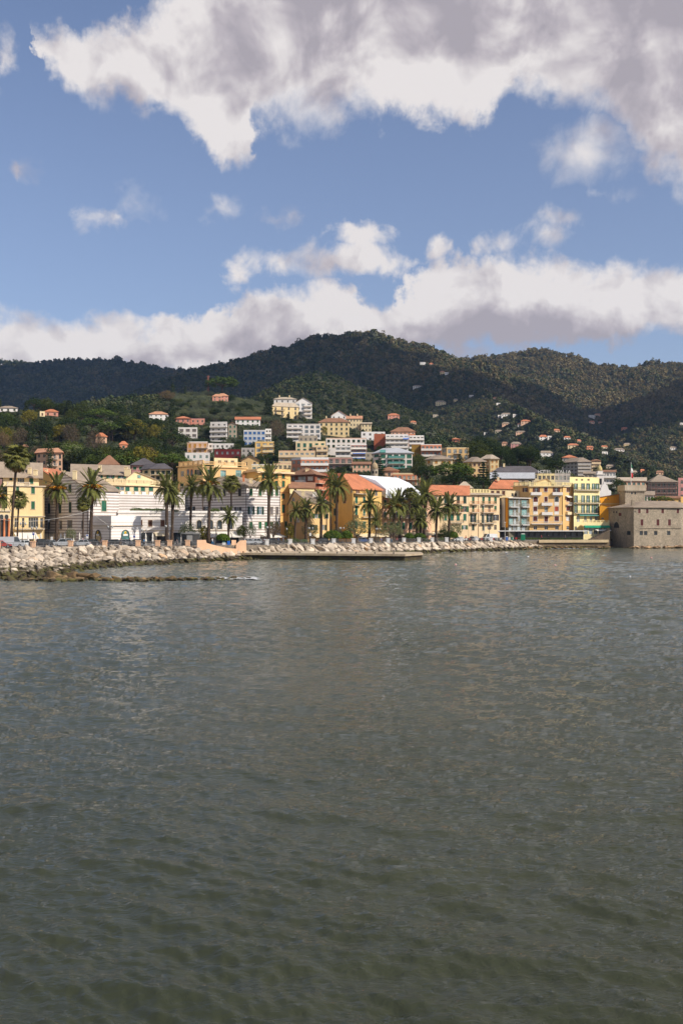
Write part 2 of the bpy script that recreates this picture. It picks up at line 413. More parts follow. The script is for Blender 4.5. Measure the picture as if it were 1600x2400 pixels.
# crest lines: (frame column, frame row, distance), slope towards the camera, slope away
RIDGES = [
 ('far',   [(-900,860,2500),(-300,852,2500),(0,846,2500),(50,850,2500),(100,846,2500),(150,843,2500),(230,843,2500),(300,850,2500),(400,867,2500),(480,868,2450),(560,856,2400),(700,860,2300),(900,880,2300)], .40, .3),
 ('main',  [(330,985,1500),(430,915,1560),(480,876,1600),(520,840,1640),(600,823,1660),(650,820,1680),(700,802,1700),(750,788,1700),(830,784,1700),(885,780,1700),(950,798,1700),(1010,815,1720),(1090,842,1750),(1160,880,1780)], .50, .5),
 ('east',  [(880,850,2050),(1000,820,2050),(1090,840,2050),(1150,839,2050),(1200,829,2050),(1250,829,2050),(1340,839,2050),(1400,856,2050),(1500,861,2050),(1560,853,2050),(1600,850,2050),(1800,835,2050),(2300,850,2050),(2900,880,2050)], .44, .4),
 ('espur', [(1500,990,1400),(1560,930,1500),(1640,880,1600),(1760,850,1700)], .42, .42),
 ('spur',  [(900,840,1560),(960,848,1520),(1010,866,1450),(1080,892,1350),(1150,928,1240),(1250,985,1080),(1330,1026,960),(1420,1066,850),(1520,1094,740)], .50, .55),
 ('knob',  [(540,985,960),(600,945,980),(660,908,1000),(720,880,1000),(770,869,1000),(810,886,985),(850,911,960),(900,950,920),(950,984,880),(1000,1012,840),(1060,1048,780),(1120,1078,720)], .52, .6),
 ('grove', [(250,985,740),(330,955,750),(380,930,760),(420,920,760),(500,917,760),(560,927,755),(620,948,740),(700,968,720),(800,985,690),(900,1012,650),(1000,1046,600),(1100,1078,540),(1200,1100,500)], .245, .5),
 ('garden',[(-900,985,520),(-300,975,540),(0,962,560),(60,962,560),(120,968,560),(200,975,560),(280,962,580),(340,952,620),(400,955,640),(460,985,620)], .285, .4),
]
RID = []
for nm, pts, sf, sb in RIDGES:
    RID.append((np.array([X_of(a, c) for a, b, c in pts]), np.array([Z_of(b, c) for a, b, c in pts]), np.array([c for a, b, c in pts], float), sf, sb))
def terrain0(X, Y):
    X = np.asarray(X, float); Y = np.asarray(Y, float)
    amp = np.clip((Y - 450) / 900, 0.0, 1.2)
    Xw = X + 42 * amp * fbm(X / 210 + 3.1, Y / 210) ; Yw = Y + 70 * amp * fbm(X / 180 + 9.7, Y / 180 + 4.4)
    z = np.full(np.broadcast(X, Y).shape, -60.0)
    for xs, zs, ys, sf, sb in RID:
        for i in range(len(xs) - 1):                     # slope falls away from each stretch of the crest
            ex, ey = xs[i+1] - xs[i], ys[i+1] - ys[i]
            t = np.clip(((Xw - xs[i]) * ex + (Yw - ys[i]) * ey) / (ex*ex + ey*ey), 0, 1)
            dx, dy = Xw - xs[i] - t * ex, Yw - ys[i] - t * ey
            h = zs[i] + t * (zs[i+1] - zs[i]) - np.hypot(dx, dy) * np.where(dy < 0, sf, sb)
            z = np.maximum(z, h)
    z = z + 4.0 * amp * fbm(X / 60, Y / 60, 3)
    return np.maximum(z, ground_z(X))
# building plots cut into the slope: (frame column, distance, frame row of the plot)
PLOTS = [(670,690,984),(580,640,1002),(430,630,997),(440,575,1029),(513,575,1040),(600,560,1047),(620,500,1071),(463,500,1074),(533,470,1072),(711,585,1038),(780,622,1025),(820,690,1011),(728,530,1075),(697,462,1097),
 (727,412,1108),(810,545,1084),(792,455,1102),(872,622,1038),(916,562,1051),(953,600,1045),(920,450,1104),(1000,500,1078),(950,402,1136),(1027,432,1100),(1065,482,1080),(1113,432,1113),(1146,446,1104),(1065,642,1048),
 (116,352,1108),(337,338,1135),(256,322,1180),(1350,520,1120),(372,610,990),(540,740,948)]
PX_ = np.array([X_of(a, b) for a, b, c in PLOTS]); PY_ = np.array([b for a, b, c in PLOTS], float)
PD_ = np.array([Z_of(c, b) for a, b, c in PLOTS]) - terrain0(PX_, PY_)
def terrain(X, Y):
    X = np.asarray(X, float); Y = np.asarray(Y, float); z = terrain0(X, Y)
    sw = np.full(z.shape, 0.25); sd = np.zeros(z.shape)
    for x, y, d in zip(PX_, PY_, PD_):
        w = np.exp(-((X - x) ** 2 + (Y - y) ** 2) / 34.0 ** 2); sw = sw + w; sd = sd + w * d
    return np.maximum(z + sd / sw * np.clip((Y - 300) / 40, 0, 1), ground_z(X))
def ground_at(X, Y): return float(terrain(np.array([X]), np.array([Y]))[0])
def hit(px, py, y0=330.0, y1=2600.0):
    """distance at which the line of sight through a frame point meets the hillside"""
    Ys = np.linspace(y0, y1, 1400); z = terrain(X_of(px, Ys), Ys); line = Z_of(py, Ys)
    i = np.argmax(z >= line)
    return float(Ys[i]) if z[i] >= line[i] else None

def earth_mat():
    m, t, b = new_mat('hillside'); p = wpos(t); z = t.xyz(p)[2]
    n = t.noise(p, 0.02, 5, 0.6); n2 = t.noise(p, 0.35, 4, 0.6)
    veg = t.mix(t.rng(n, 0.35, 0.65), (0.030, 0.036, 0.014, 1), (0.062, 0.054, 0.028, 1))
    veg = t.mix(t.rng(n2, 0.35, 0.7), mul((0.022, 0.026, 0.012), 1) + (1,), veg)
    pav = t.mix(t.rng(n2, 0.35, 0.65), (0.16, 0.145, 0.13, 1), (0.24, 0.215, 0.19, 1))
    t.put(b.inputs['Base Color'], t.mix(t.rng(z, 3.6, 4.4), pav, veg)); b.inputs['Roughness'].default_value = 0.95
    b.inputs['Specular IOR Level'].default_value = 0.1
    return m
def build_terrain():
    pxs = np.arange(-900, 2601, 10.0); nr = 330
    ts = np.linspace(0, 1, nr)
    YS = shore_Y(pxs)[None, :]
    far = 3000.0
    Yg = YS * (far / YS) ** ts[:, None]
    Xg = (pxs[None, :] - CX) * Yg / FPX
    Zg = terrain(Xg, Yg)
    v = np.stack([Xg, Yg, Zg], -1).reshape(-1, 3); nc = len(pxs)
    i = np.arange((nr-1)*(nc-1)); r_ = i // (nc-1); c = i % (nc-1); a = r_*nc + c
    f = np.stack([a, a+1, a+nc+1, a+nc], 1)
    o = link('hillside_terrain', np_mesh('hillside_terrain', v, f, earth_mat(), True)); tag(o, kind='structure')
    # sea wall under the promenade edge
    mb = MB()
    for k in range(nc-1):
        a = Vector(v[k]); b = Vector(v[k+1])
        mb.quad((a.x, a.y, -1.0), (b.x, b.y, -1.0), (b.x, b.y, b.z), (a.x, a.y, a.z))
    tag(mb.build('sea_wall', stone('sea_wall_stone', (0.30, 0.25, 0.19), 1.2, wet=0.5)), kind='structure')
build_terrain()

# ------------------------------------------------------------------ sea
def water_mat():
    m, t, b = new_mat('sea_water'); p = wpos(t)
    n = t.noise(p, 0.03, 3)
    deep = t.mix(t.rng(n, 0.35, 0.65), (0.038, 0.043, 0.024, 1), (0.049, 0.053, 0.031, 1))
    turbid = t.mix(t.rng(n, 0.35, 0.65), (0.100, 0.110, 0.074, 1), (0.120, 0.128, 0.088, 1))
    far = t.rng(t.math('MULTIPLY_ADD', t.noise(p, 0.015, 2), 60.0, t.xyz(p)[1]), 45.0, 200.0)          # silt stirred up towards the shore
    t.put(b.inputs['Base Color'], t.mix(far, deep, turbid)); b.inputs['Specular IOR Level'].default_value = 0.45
    b.inputs['Roughness'].default_value = 0.03; b.inputs['IOR'].default_value = 1.333
    q = t.vec('MULTIPLY', p, (0.45, 1.0, 1.0))
    a = t.noise(q, 2.3, 3, 0.55, 0.5); c = t.noise(t.vec('MULTIPLY', p, (0.55, 1.0, 1.0)), 7.0, 4, 0.65, 0.7)
    gust = t.rng(t.noise(t.vec('MULTIPLY', p, (0.6, 0.35, 1)), 0.06, 3), 0.36, 0.64, 0.5, 1.2)
    h = t.math('ADD', t.math('MULTIPLY', a, 0.28), t.math('MULTIPLY', c, 0.18))
    bp = t.new('ShaderNodeBump'); bp.inputs['Distance'].default_value = 0.55
    t.put(bp.inputs['Strength'], t.math('MULTIPLY', gust, 0.62)); t.put(bp.inputs['Height'], h)
    t.l.new(bp.outputs[0], b.inputs['Normal'])
    return m
def build_sea():
    pxs = np.arange(-300, 1901, 4.4); nr = 900
    Y = 9.0 * (420.0 / 9.0) ** np.linspace(0, 1, nr)
    Yg = np.repeat(Y[:, None], len(pxs), 1); Xg = (pxs[None, :] - CX) * Yg / FPX
    dx = 4.4 * Yg / FPX; dy = Yg * (math.log(420.0/9.0) / nr)
    rs = np.random.RandomState(11); Z = np.zeros_like(Xg)
    warpx = 1.3 * fbm(Xg / 9, Yg / 9, 2); warpy = 1.3 * fbm(Xg / 9 + 50, Yg / 9 + 9, 2)
    for i in range(66):
        lam = 0.32 * (7.0 / 0.32) ** rs.rand()
        th = math.radians(90 - 22 + rs.randn() * 24)         # swell runs towards the camera and a little to the side
        k = 2 * math.pi / lam
        ph = k * ((Xg + warpx) * math.cos(th) + (Yg + warpy) * math.sin(th)) + rs.rand() * 6.283
        amp = 0.0102 * lam ** 0.42
        fade = np.clip(lam / (3.0 * np.maximum(dx * abs(math.cos(th)), dy * abs(math.sin(th)))) - 0.4, 0, 1)
        s = np.sin(ph); Z += amp * fade * (2 * (0.5 + 0.5 * s) ** 1.8 - 0.9)
    gust = 0.75 + 0.9 * fbm(Xg / 30 + 7, Yg / 45, 2)
    Z *= np.clip(gust, 0.35, 1.4)
    v = np.stack([Xg, Yg, Z], -1).reshape(-1, 3); nc = len(pxs)
    i = np.arange((nr-1)*(nc-1)); r_ = i // (nc-1); c = i % (nc-1); a = r_*nc + c
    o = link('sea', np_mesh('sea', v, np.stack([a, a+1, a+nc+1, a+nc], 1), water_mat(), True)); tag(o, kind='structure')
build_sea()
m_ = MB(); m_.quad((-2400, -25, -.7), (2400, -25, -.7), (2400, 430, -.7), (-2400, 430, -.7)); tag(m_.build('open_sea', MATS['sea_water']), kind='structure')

# ------------------------------------------------------------------ palette
def C(*rgb): return lin(*rgb)
WALL = {
 'cream': plaster('wall_cream', C(232, 210, 166)), 'ochre': plaster('wall_ochre', C(232, 190, 116)), 'yellow': plaster('wall_yellow', C(236, 208, 154)),
 'pale_yellow': plaster('wall_pale_yellow', C(242, 224, 168)), 'deep_ochre': plaster('wall_deep_ochre', C(230, 160, 48)), 'orange': plaster('wall_orange', C(234, 194, 136)),
 'tan': plaster('wall_tan', C(232, 188, 124)), 'beige': plaster('wall_beige', C(232, 204, 162)), 'pink': plaster('wall_pink', C(216, 150, 128)),
 'salmon': plaster('wall_salmon', C(214, 140, 106)), 'rose': plaster('wall_rose', C(206, 148, 140)), 'peach': plaster('wall_peach', C(226, 182, 150)),
 'white': plaster('wall_white', C(234, 226, 216), 0.10), 'bright_white': plaster('wall_bright_white', C(242, 236, 228), 0.08), 'grey': plaster('wall_grey', C(190, 182, 172)),
 'brown': plaster('wall_brown', C(140, 84, 62)), 'brick': plaster('wall_brick', C(170, 96, 66)), 'maroon': plaster('wall_maroon', C(108, 42, 40)),
 'olive_grey': plaster('wall_olive_grey', C(116, 110, 92)), 'mustard': plaster('wall_mustard', C(150, 116, 50)), 'mauve': plaster('wall_mauve', C(176, 136, 124)),
 'stripe': plaster('wall_striped', C(236, 228, 220), 0.10, (C(186, 174, 164), 0.70, 0.45)),
 'stripe_tall': plaster('wall_striped_wide', C(234, 226, 218), 0.10, (C(172, 160, 152), 0.72, 0.46)),
 'stripe_pale': plaster('wall_striped_pale', C(240, 232, 224), 0.08, (C(216, 206, 196), 0.70, 0.4)),
 'stone': stone('castle_stone', C(226, 208, 182), 3.2, 0.55, bump=1.0), 'tarp': plain('white_tarp', (0.80, 0.80, 0.80), 0.6, var=0.05),
 'dark': plain('dark_recess', (0.03, 0.028, 0.025), 0.8), 'concrete': plaster('wall_concrete', C(186, 172, 150), 0.25),
}
ROOF = {
 'terracotta': tiles('roof_terracotta', C(196, 124, 88)), 'slate': tiles('roof_slate', C(160, 142, 122)), 'dark_slate': tiles('roof_dark_slate', C(98, 92, 92)),
 'pale_slate': tiles('roof_pale_slate', C(190, 172, 148)), 'pink_tile': tiles('roof_pink_tile', C(200, 146, 112)), 'brown_tile': tiles('roof_brown_tile', C(150, 110, 84)),
 'metal': plain('roof_metal', C(186, 186, 186), 0.5, var=0.15),
}
SHUT = {'green': louvre('shutter_green', C(46, 98, 66)), 'dark_green': louvre('shutter_dark_green', C(28, 58, 44)), 'bottle': louvre('shutter_bottle_green', C(44, 104, 80)),
        'grey': louvre('shutter_grey', C(120, 110, 106)), 'maroon': louvre('shutter_maroon', C(96, 42, 36)), 'brown': louvre('shutter_brown', C(104, 66, 46)),
        'ochre': louvre('shutter_ochre', C(214, 150, 62)), 'blue': louvre('shutter_blue', C(60, 110, 170)), 'white': louvre('shutter_white', C(220, 214, 206)),
        'slate': louvre('shutter_slate', C(64, 60, 62)), 'red': louvre('shutter_red', C(176, 76, 46))}
FRAME = {'white': plain('frame_white', (0.72, 0.70, 0.66), 0.5, var=0.05), 'stone': plain('frame_stone', C(206, 190, 166), 0.8), 'dark': plain('frame_dark', (0.05, 0.045, 0.04), 0.6),
         'brown': plain('frame_brown', C(96, 62, 44), 0.6), 'iron': plain('iron', (0.035, 0.035, 0.035), 0.5, 0.3), 'terracotta': plain('frame_terracotta', C(206, 128, 84), 0.8)}
PANE = {'dark': glass('pane_dark'), 'blue': glass('pane_blue', (0.05, 0.075, 0.09)), 'pale': glass('pane_pale', (0.16, 0.18, 0.18), 0.15), 'teal': glass('pane_teal', (0.06, 0.14, 0.13))}
CLOTH = {'green': plain('awning_green', C(30, 140, 104), 0.8), 'blue': plain('awning_blue', C(40, 110, 200), 0.8), 'white': plain('awning_white', C(230, 222, 208), 0.8, var=0.06),
         'cream': plain('awning_cream', C(226, 208, 172), 0.8), 'teal': plain('awning_teal', C(92, 146, 136), 0.8), 'red': plain('awning_red', C(170, 50, 44), 0.8)}

WCACHE = {}
def wmesh(key, fn):
    if key not in WCACHE: WCACHE[key] = fn()
    return WCACHE[key]
def m_surround(w, h, mat, t=0.10, proud=0.05):
    def f():
        b = MB(); b.box(-w/2-t, -w/2, -proud, 0.0, 0, h); b.box(w/2, w/2+t, -proud, 0.0, 0, h)
        b.box(-w/2-t, w/2+t, -proud, 0.0, h, h+t); b.box(-w/2-t*1.3, w/2+t*1.3, -proud*2.6, 0.0, -t, 0)
        return b.mesh('window', mat)
    return wmesh(('s', w, h, mat.name, t), f)
def m_frame(w, h, mat, y=0.14):
    def f():
        b = MB(); t = 0.07
        b.box(-w/2, -w/2+t, y-.04, y, 0, h); b.box(w/2-t, w/2, y-.04, y, 0, h); b.box(-w/2+t, w/2-t, y-.04, y, h-t, h); b.box(-w/2+t, w/2-t, y-.04, y, 0, t)
        n = max(1, round(w / 0.6))
        for i in range(1, n): x = -w/2 + w*i/n; b.box(x-.035, x+.035, y-.05, y-.003, t, h-t)
        if h > 1.2: b.box(-w/2+t, w/2-t, y-.045, y-.005, h*.62, h*.62+.05)
        return b.mesh('window', mat)
    return wmesh(('f', w, h, mat.name, y), f)
def m_pane(w, h, mat, y=0.16):
    def f():
        b = MB(); b.box(-w/2, w/2, y, y+.02, 0, h); return b.mesh('pane', mat)
    return wmesh(('p', w, h, mat.name, y), f)
def m_leaf(w, h, mat):
    def f():
        b = MB(); t = .07
        b.box(-w/2, w/2, -.012, .012, .02, h-.02)
        for x in (-w/2, w/2-t): b.box(x, x+t, -.03, -.0125, .02, h-.02)
        for z in (.02, h*.5, h-.02-t): b.box(-w/2+t, w/2-t, -.03, -.0125, z, z+t)
        return b.mesh('shutter', mat)
    return wmesh(('l', w, h, mat.name), f)
def q05(x): return max(0.3, round(x * 20) / 20)

FOOT = []
class Bld:
    def __init__(s, name, label, front, top, depth=12.0, wall='cream', base=None, cat='building', group=None, back=None, ref=0, host=None):
        s.front = front
        s.p = [Vector((X_of(a, y), y)) for a, y in front]
        s.z1 = Z_of(top, front[ref][1])
        if len(front) == 3 and back == 'square': back = [s.p[0] + s.p[2] - s.p[1]]
        s.bk = back or [Vector(q) * (1 + depth / q.y) for q in (s.p[-1], s.p[0])]
        c = sum(s.p + s.bk, Vector((0, 0))) / (len(s.p) + len(s.bk))
        if base is None:
            s.z0 = min(ground_at(q.x, q.y) for q in s.p + s.bk) - 0.6
        else: s.z0 = base
        s.L = Vector((c.x, c.y, s.z0)); s.wm = WALL[wall] if isinstance(wall, str) else wall
        s.host = host; FOOT.append((c.x, c.y, max((q - c).length for q in s.p + s.bk)))
        if host: s.root, s.L = host.root, host.L
        else: s.root = thing(name, label, cat, s.L, 0, group)
        s.holes = [[] for _ in range(len(s.p) - 1)]
        s.extra = MB(); s.px2 = None
    # frame helpers
    def fr(s, i):
        A, B = s.p[i], s.p[i+1]; e = (B - A); ln = e.length; e = e / ln
        return A, e, Vector((e.y, -e.x)), ln, math.atan2(e.y, e.x)
    def uz(s, i, px, py=None):
        A, e, n, ln, ang = s.fr(i); d = Vector(((px - CX) / FPX, 1.0))     # line of sight in plan
        t = A.dot(n) / d.dot(n); q = d * t
        return (q - A).dot(e), (None if py is None else CAM_H - (py - HY) * t / FPX)
    def place(s, o, i, u, z, out=0.0):
        A, e, n, ln, ang = s.fr(i); q = A + e * u + n * out
        o.location = Vector((q.x, q.y, z)) - s.L; o.rotation_euler = (0, 0, ang); return o
    def part(s, name, mb, mat, parent=None, smooth=False):
        mb.v = [(a - s.L.x, b - s.L.y, c - s.L.z) for a, b, c in mb.v]
        return mb.build(name, mat, parent or s.root, smooth)
    # openings
    def win(s, i, cols, rows, w=7, st='c', col='green', pane='dark', fr='stone', hole=True):
        for cpx in cols:
            for (ya, yb) in rows:
                u0, z1 = s.uz(i, cpx - w/2, ya); u1, z0 = s.uz(i, cpx + w/2, yb); uc, zb = s.uz(i, cpx, yb); _, zt = s.uz(i, cpx, ya)
                s.opening(i, uc, zb, q05(u1 - u0), q05(zt - zb), st, col, pane, fr, hole)
    def opening(s, i, uc, zb, ww, hh, st='c', col='green', pane='dark', fr='stone', hole=True):
        A, e, n, ln, ang = s.fr(i)
        if uc - ww/2 < 0.12 or uc + ww/2 > ln - 0.12:
            ww2 = min(ww, 2 * (min(uc, ln - uc) - 0.14))
            if ww2 < 0.3: return None
            ww = ww2
        if zb < s.z0 + .05 or zb + hh > s.z1 - 0.05: hole = False
        for (a, b, c, d) in s.holes[i]:
            if uc - ww/2 < b + .02 and uc + ww/2 > a - .02 and zb < d + .02 and zb + hh > c - .02: hole = False
        if hole: s.holes[i].append((uc - ww/2, uc + ww/2, zb, zb + hh))
        off = 0.0 if hole else 0.20            # without a reveal the whole unit sits proud of the wall
        if st in ('c', 'r'):
            o = link('window', m_surround(ww, hh, FRAME[fr]), s.root); s.place(o, i, uc, zb, 0.03 if not hole else 0.002)
            if st == 'c':
                for k in (-1, 1):
                    c = link('shutter', m_leaf(ww/2 - .01, hh, SHUT[col]), o); c.location = (k * ww/4, 0.06 if hole else -0.02, 0)
            else:
                c = link('blind', m_leaf(ww - .02, hh, SHUT[col]), o); c.location = (0, 0.08 if hole else -0.02, 0)
        else:
            o = link('window', m_frame(ww, hh, FRAME[fr], 0.14), s.root); s.place(o, i, uc, zb, off)
            c = link('pane', m_pane(ww, hh, PANE[pane], 0.15), o)
            if st == 'o':
                for k in (-1, 1):
                    c = link('shutter', m_leaf(ww/2, hh, SHUT[col]), o); c.location = (k * ww * .755, -0.05, 0)
        return o
    def arch(s, i, cpx, ya, yb, w, mat, fr='stone', k=8, name='window'):
        uc, zb = s.uz(i, cpx, yb); u0, _ = s.uz(i, cpx - w/2, yb); u1, _ = s.uz(i, cpx + w/2, yb); _, zt = s.uz(i, cpx, ya)
        ww = u1 - u0; r_ = ww/2; hs = max(0.1, zt - zb - r_)
        prof = [(-r_, 0), (r_, 0)] + [(r_*math.cos(a), hs + r_*math.sin(a)) for a in [math.pi*j/k for j in range(k+1)]]
        mb = MB(); mb.v = [(x, -.02, z) for x, z in prof]; mb.f = [tuple(range(len(prof)))]
        b2 = MB(); t = 0.14
        ring = [(-1, 0), (-1, hs)] ; pts_o = [(-r_-t, 0)] + [((r_+t)*math.cos(a), hs + (r_+t)*math.sin(a)) for a in [math.pi*(1-j/k) for j in range(k+1)]] + [(r_+t, 0)]
        pts_i = [(-r_, 0)] + [(r_*math.cos(a), hs + r_*math.sin(a)) for a in [math.pi*(1-j/k) for j in range(k+1)]] + [(r_, 0)]
        for j in range(len(pts_o)-1):
            a, b, c, d = pts_o[j], pts_o[j+1], pts_i[j+1], pts_i[j]
            b2.quad((a[0], -.1, a[1]), (b[0], -.1, b[1]), (c[0], -.1, c[1]), (d[0], -.1, d[1]))
            b2.quad((a[0], 0, a[1]), (b[0], 0, b[1]), (b[0], -.1, b[1]), (a[0], -.1, a[1]))
            b2.quad((d[0], -.1, d[1]), (c[0], -.1, c[1]), (c[0], 0, c[1]), (d[0], 0, d[1]))
        o = b2.build(name, FRAME[fr], s.root); s.place(o, i, uc, zb, 0.01)
        mb.build('pane', mat, o); return o
    def balcony(s, i, pa, pb, py, out=1.1, h=1.0, st='rail', mat=None, slab=None):
        ua, z = s.uz(i, pa, py); ub, zb = s.uz(i, pb, py); z = (z + zb) / 2; w = abs(ub - ua); uc = (ua + ub) / 2
        b = MB(); b.box(-w/2, w/2, -out, 0.0, -0.18, 0)
        o = b.build('balcony', slab or FRAME['stone'], s.root); s.place(o, i, uc, z, 0.004)
        r_ = MB()
        if st == 'rail':
            t = .035
            for (x0, y0, x1, y1) in ((-w/2, -out, w/2, -out), (-w/2, -out, -w/2, 0), (w/2, -out, w/2, 0)):
                L_ = math.hypot(x1-x0, y1-y0); n = max(1, int(L_ / 0.24))
                if y0 == y1: r_.box(x0, x1, y0, y0+.05, h-.05, h); r_.box(x0, x1, y0+.005, y0+.045, .08, .11)
                else: xx = x0 - .02 if x0 < 0 else x0 - .03; r_.box(xx, xx+.05, y0+.05, y1, h-.05, h)
                for j in range(n + 1):
                    a = j / n; x = x0 + (x1-x0)*a; y = y0 + (y1-y0)*a
                    r_.box(x-t/2, x+t/2, y+.01, y+.01+t, 0, h-.05)
        else:
            r_.box(-w/2, w/2, -out, -out+.12, 0, h); r_.box(-w/2, -w/2+.12, -out+.12, 0, 0, h); r_.box(w/2-.12, w/2, -out+.12, 0, 0, h)
        r_.build('railing', mat or FRAME['iron'], o); return o
    def awning(s, i, pa, pb, py0, py1, out=1.5, mat='white'):
        ua, z0 = s.uz(i, pa, py0); ub, _ = s.uz(i, pb, py0); _, z1 = s.uz(i, pa, py1); w = abs(ub - ua)
        b = MB(); dz = z1 - z0
        b.quad((-w/2, 0, 0), (-w/2, -out, dz), (w/2, -out, dz), (w/2, 0, 0)); b.quad((-w/2, -out, dz), (-w/2, -out, dz-.25), (w/2, -out, dz-.25), (w/2, -out, dz))
        b.quad((-w/2, 0, -.04), (w/2, 0, -.04), (w/2, -out, dz-.04), (-w/2, -out, dz-.04))
        b.tri((-w/2, 0, 0), (-w/2, -out, dz), (-w/2, 0, dz)); b.tri((w/2, 0, 0), (w/2, -out, dz), (w/2, 0, dz))
        o = b.build('awning', CLOTH[mat], s.root); return s.place(o, i, (ua+ub)/2, z0, 0.03)
    def band(s, i, py, hpx, out=0.12, mat=None, name='cornice', pa=None, pb=None):
        A, e, n, ln, ang = s.fr(i); u0 = 0 if pa is None else s.uz(i, pa)[0]; u1 = ln if pb is None else s.uz(i, pb)[0]
        t = A.y; z = CAM_H - (py - HY) * t / FPX; h = hpx * t / FPX
        b = MB(); b.box(u0 - (out if pa is None else 0), u1 + (out if pb is None else 0), -out, -.003, -h, 0)
        o = b.build(name, mat or FRAME['stone'], s.root); return s.place(o, i, 0, z, 0)
    def pipe(s, i, px, mat=None):
        u, _ = s.uz(i, px); b = MB(); b.tube([(0, -.09, 0), (0, -.09, s.z1 - s.z0 - .1)], .06, 5)
        return s.place(b.build('drainpipe', mat or FRAME['brown'], s.root), i, u, s.z0)
    def poly(s): return s.p + s.bk
    # roofs
    def flat(s, parapet=0.6, mat=None, cap=True):
        pl = s.poly()
        if parapet:
            b = MB(); n = len(pl); cen = sum(pl, Vector((0, 0))) / n
            inn = [q + (cen - q).normalized() * 0.45 for q in pl]
            for j in range(n):
                k = (j+1) % n; a, c, d, e = pl[j], pl[k], inn[k], inn[j]; z0, z1 = s.z1 + .002, s.z1 + parapet
                b.quad((a.x, a.y, z0), (c.x, c.y, z0), (c.x, c.y, z1), (a.x, a.y, z1)); b.quad((e.x, e.y, z1), (d.x, d.y, z1), (d.x, d.y, z0), (e.x, e.y, z0))
                b.quad((a.x, a.y, z1), (c.x, c.y, z1), (d.x, d.y, z1), (e.x, e.y, z1))
            s.part('parapet', b, mat or s.wm)
    def hip(s, rise, mat='slate', over=0.6, inset=0.62, th=0.22):
        pl = s.poly(); n = len(pl); cen = sum(pl, Vector((0, 0))) / n; b = MB(); z = s.z1 + .004
        eav = [q + (q - cen).normalized() * over * 1.3 for q in pl]
        e1, e2 = pl[0] - pl[-1], pl[-1] - pl[-2]
        rd = [cen + (q - cen) * (1 - inset) for q in pl]
        # squeeze the short side to a ridge
        ax = (s.p[-1] - s.p[0]).normalized(); dx = max(abs((q - cen).dot(ax)) for q in pl); ay = Vector((-ax.y, ax.x)); dy = max(abs((q - cen).dot(ay)) for q in pl)
        if dx >= dy: f = max(0.05, 1 - dy / dx * 0.95); rd = [cen + ax * ((q - cen).dot(ax) * f) + ay * ((q - cen).dot(ay) * 0.03) for q in pl]
        else: f = max(0.05, 1 - dx / dy * 0.95); rd = [cen + ax * ((q - cen).dot(ax) * 0.03) + ay * ((q - cen).dot(ay) * f) for q in pl]
        for j in range(n):
            k = (j+1) % n; a, c, d, e = eav[j], eav[k], rd[k], rd[j]
            b.quad((a.x, a.y, z+th), (c.x, c.y, z+th), (d.x, d.y, z+th+rise), (e.x, e.y, z+th+rise))
            b.quad((a.x, a.y, z), (c.x, c.y, z), (c.x, c.y, z+th), (a.x, a.y, z+th))
        b.poly([(q.x, q.y, z+th+rise) for q in rd]); b.poly([(q.x, q.y, z) for q in reversed(eav)])
        s.roof = s.part('roof', b, ROOF[mat]); return s.roof
    def gable(s, rise, mat='slate', over=0.5, along=True, th=0.22, shift=0.5):
        """ridge parallel to the front (along) or running away from it"""
        a, b_, c, d = s.p[0], s.p[-1], s.bk[0], s.bk[1]; z = s.z1
        if along: ra, rb = a.lerp(d, shift), b_.lerp(c, shift); g = [(a, d, ra), (c, b_, rb)]
        else: ra, rb = a.lerp(b_, shift), d.lerp(c, shift); g = [(b_, a, ra), (d, c, rb)]
        for q0, q1, r_ in g: s.extra.tri((q0.x, q0.y, z), (q1.x, q1.y, z), (r_.x, r_.y, z + rise))
        ax = (rb - ra).normalized() * over
        mb = MB()
        sl = [(a, b_, rb, ra), (c, d, ra, rb)] if along else [(a, d, rb, ra), (c, b_, ra, rb)]
        for e0, e1, r1, r0 in sl:
            out = ((e0 + e1) / 2 - (r0 + r1) / 2); L_ = out.length; out = out / L_; dz = rise / L_ * over
            s0 = (e1 - e0).normalized() * over
            q = [e0 + out*over - s0, e1 + out*over + s0, r1 + s0, r0 - s0]; zz = [z - dz, z - dz, z + rise, z + rise]
            if sl[0][0] == e0 and not along: pass
            lo = [(p_.x, p_.y, h + .01) for p_, h in zip(q, zz)]; hi = [(p_.x, p_.y, h + th) for p_, h in zip(q, zz)]
            mb.poly(hi); mb.poly(list(reversed(lo)))
            for j in range(4): k = (j+1) % 4; mb.quad(lo[j], lo[k], hi[k], hi[j])
        s.roof = s.part('roof', mb, ROOF[mat]); return s.roof
    def corner_gable(s, rise, mat='slate', over=0.45, shift=0.5, th=0.22, hip=1.0):
        """corner house on a square plan: gable end over the first front, ridge parallel to the second"""
        p0, p1, p2, p3 = s.p[0], s.p[1], s.p[2], s.bk[0]; z = s.z1
        ra, rb = p0.lerp(p1, shift), p3.lerp(p2, shift); rb = ra.lerp(rb, hip)
        s.extra.tri((p0.x, p0.y, z), (p1.x, p1.y, z), (ra.x, ra.y, z+rise)); mb = MB(); e2 = (p2 - p1).normalized() * over
        if hip == 1.0: s.extra.tri((p2.x, p2.y, z), (p3.x, p3.y, z), (rb.x, rb.y, z+rise))
        else: mb.tri((p2.x + e2.x, p2.y + e2.y, z - .2), (p3.x + e2.x, p3.y + e2.y, z - .2), (rb.x, rb.y, z + rise + th))
        ax = (p2 - p1).normalized() * over
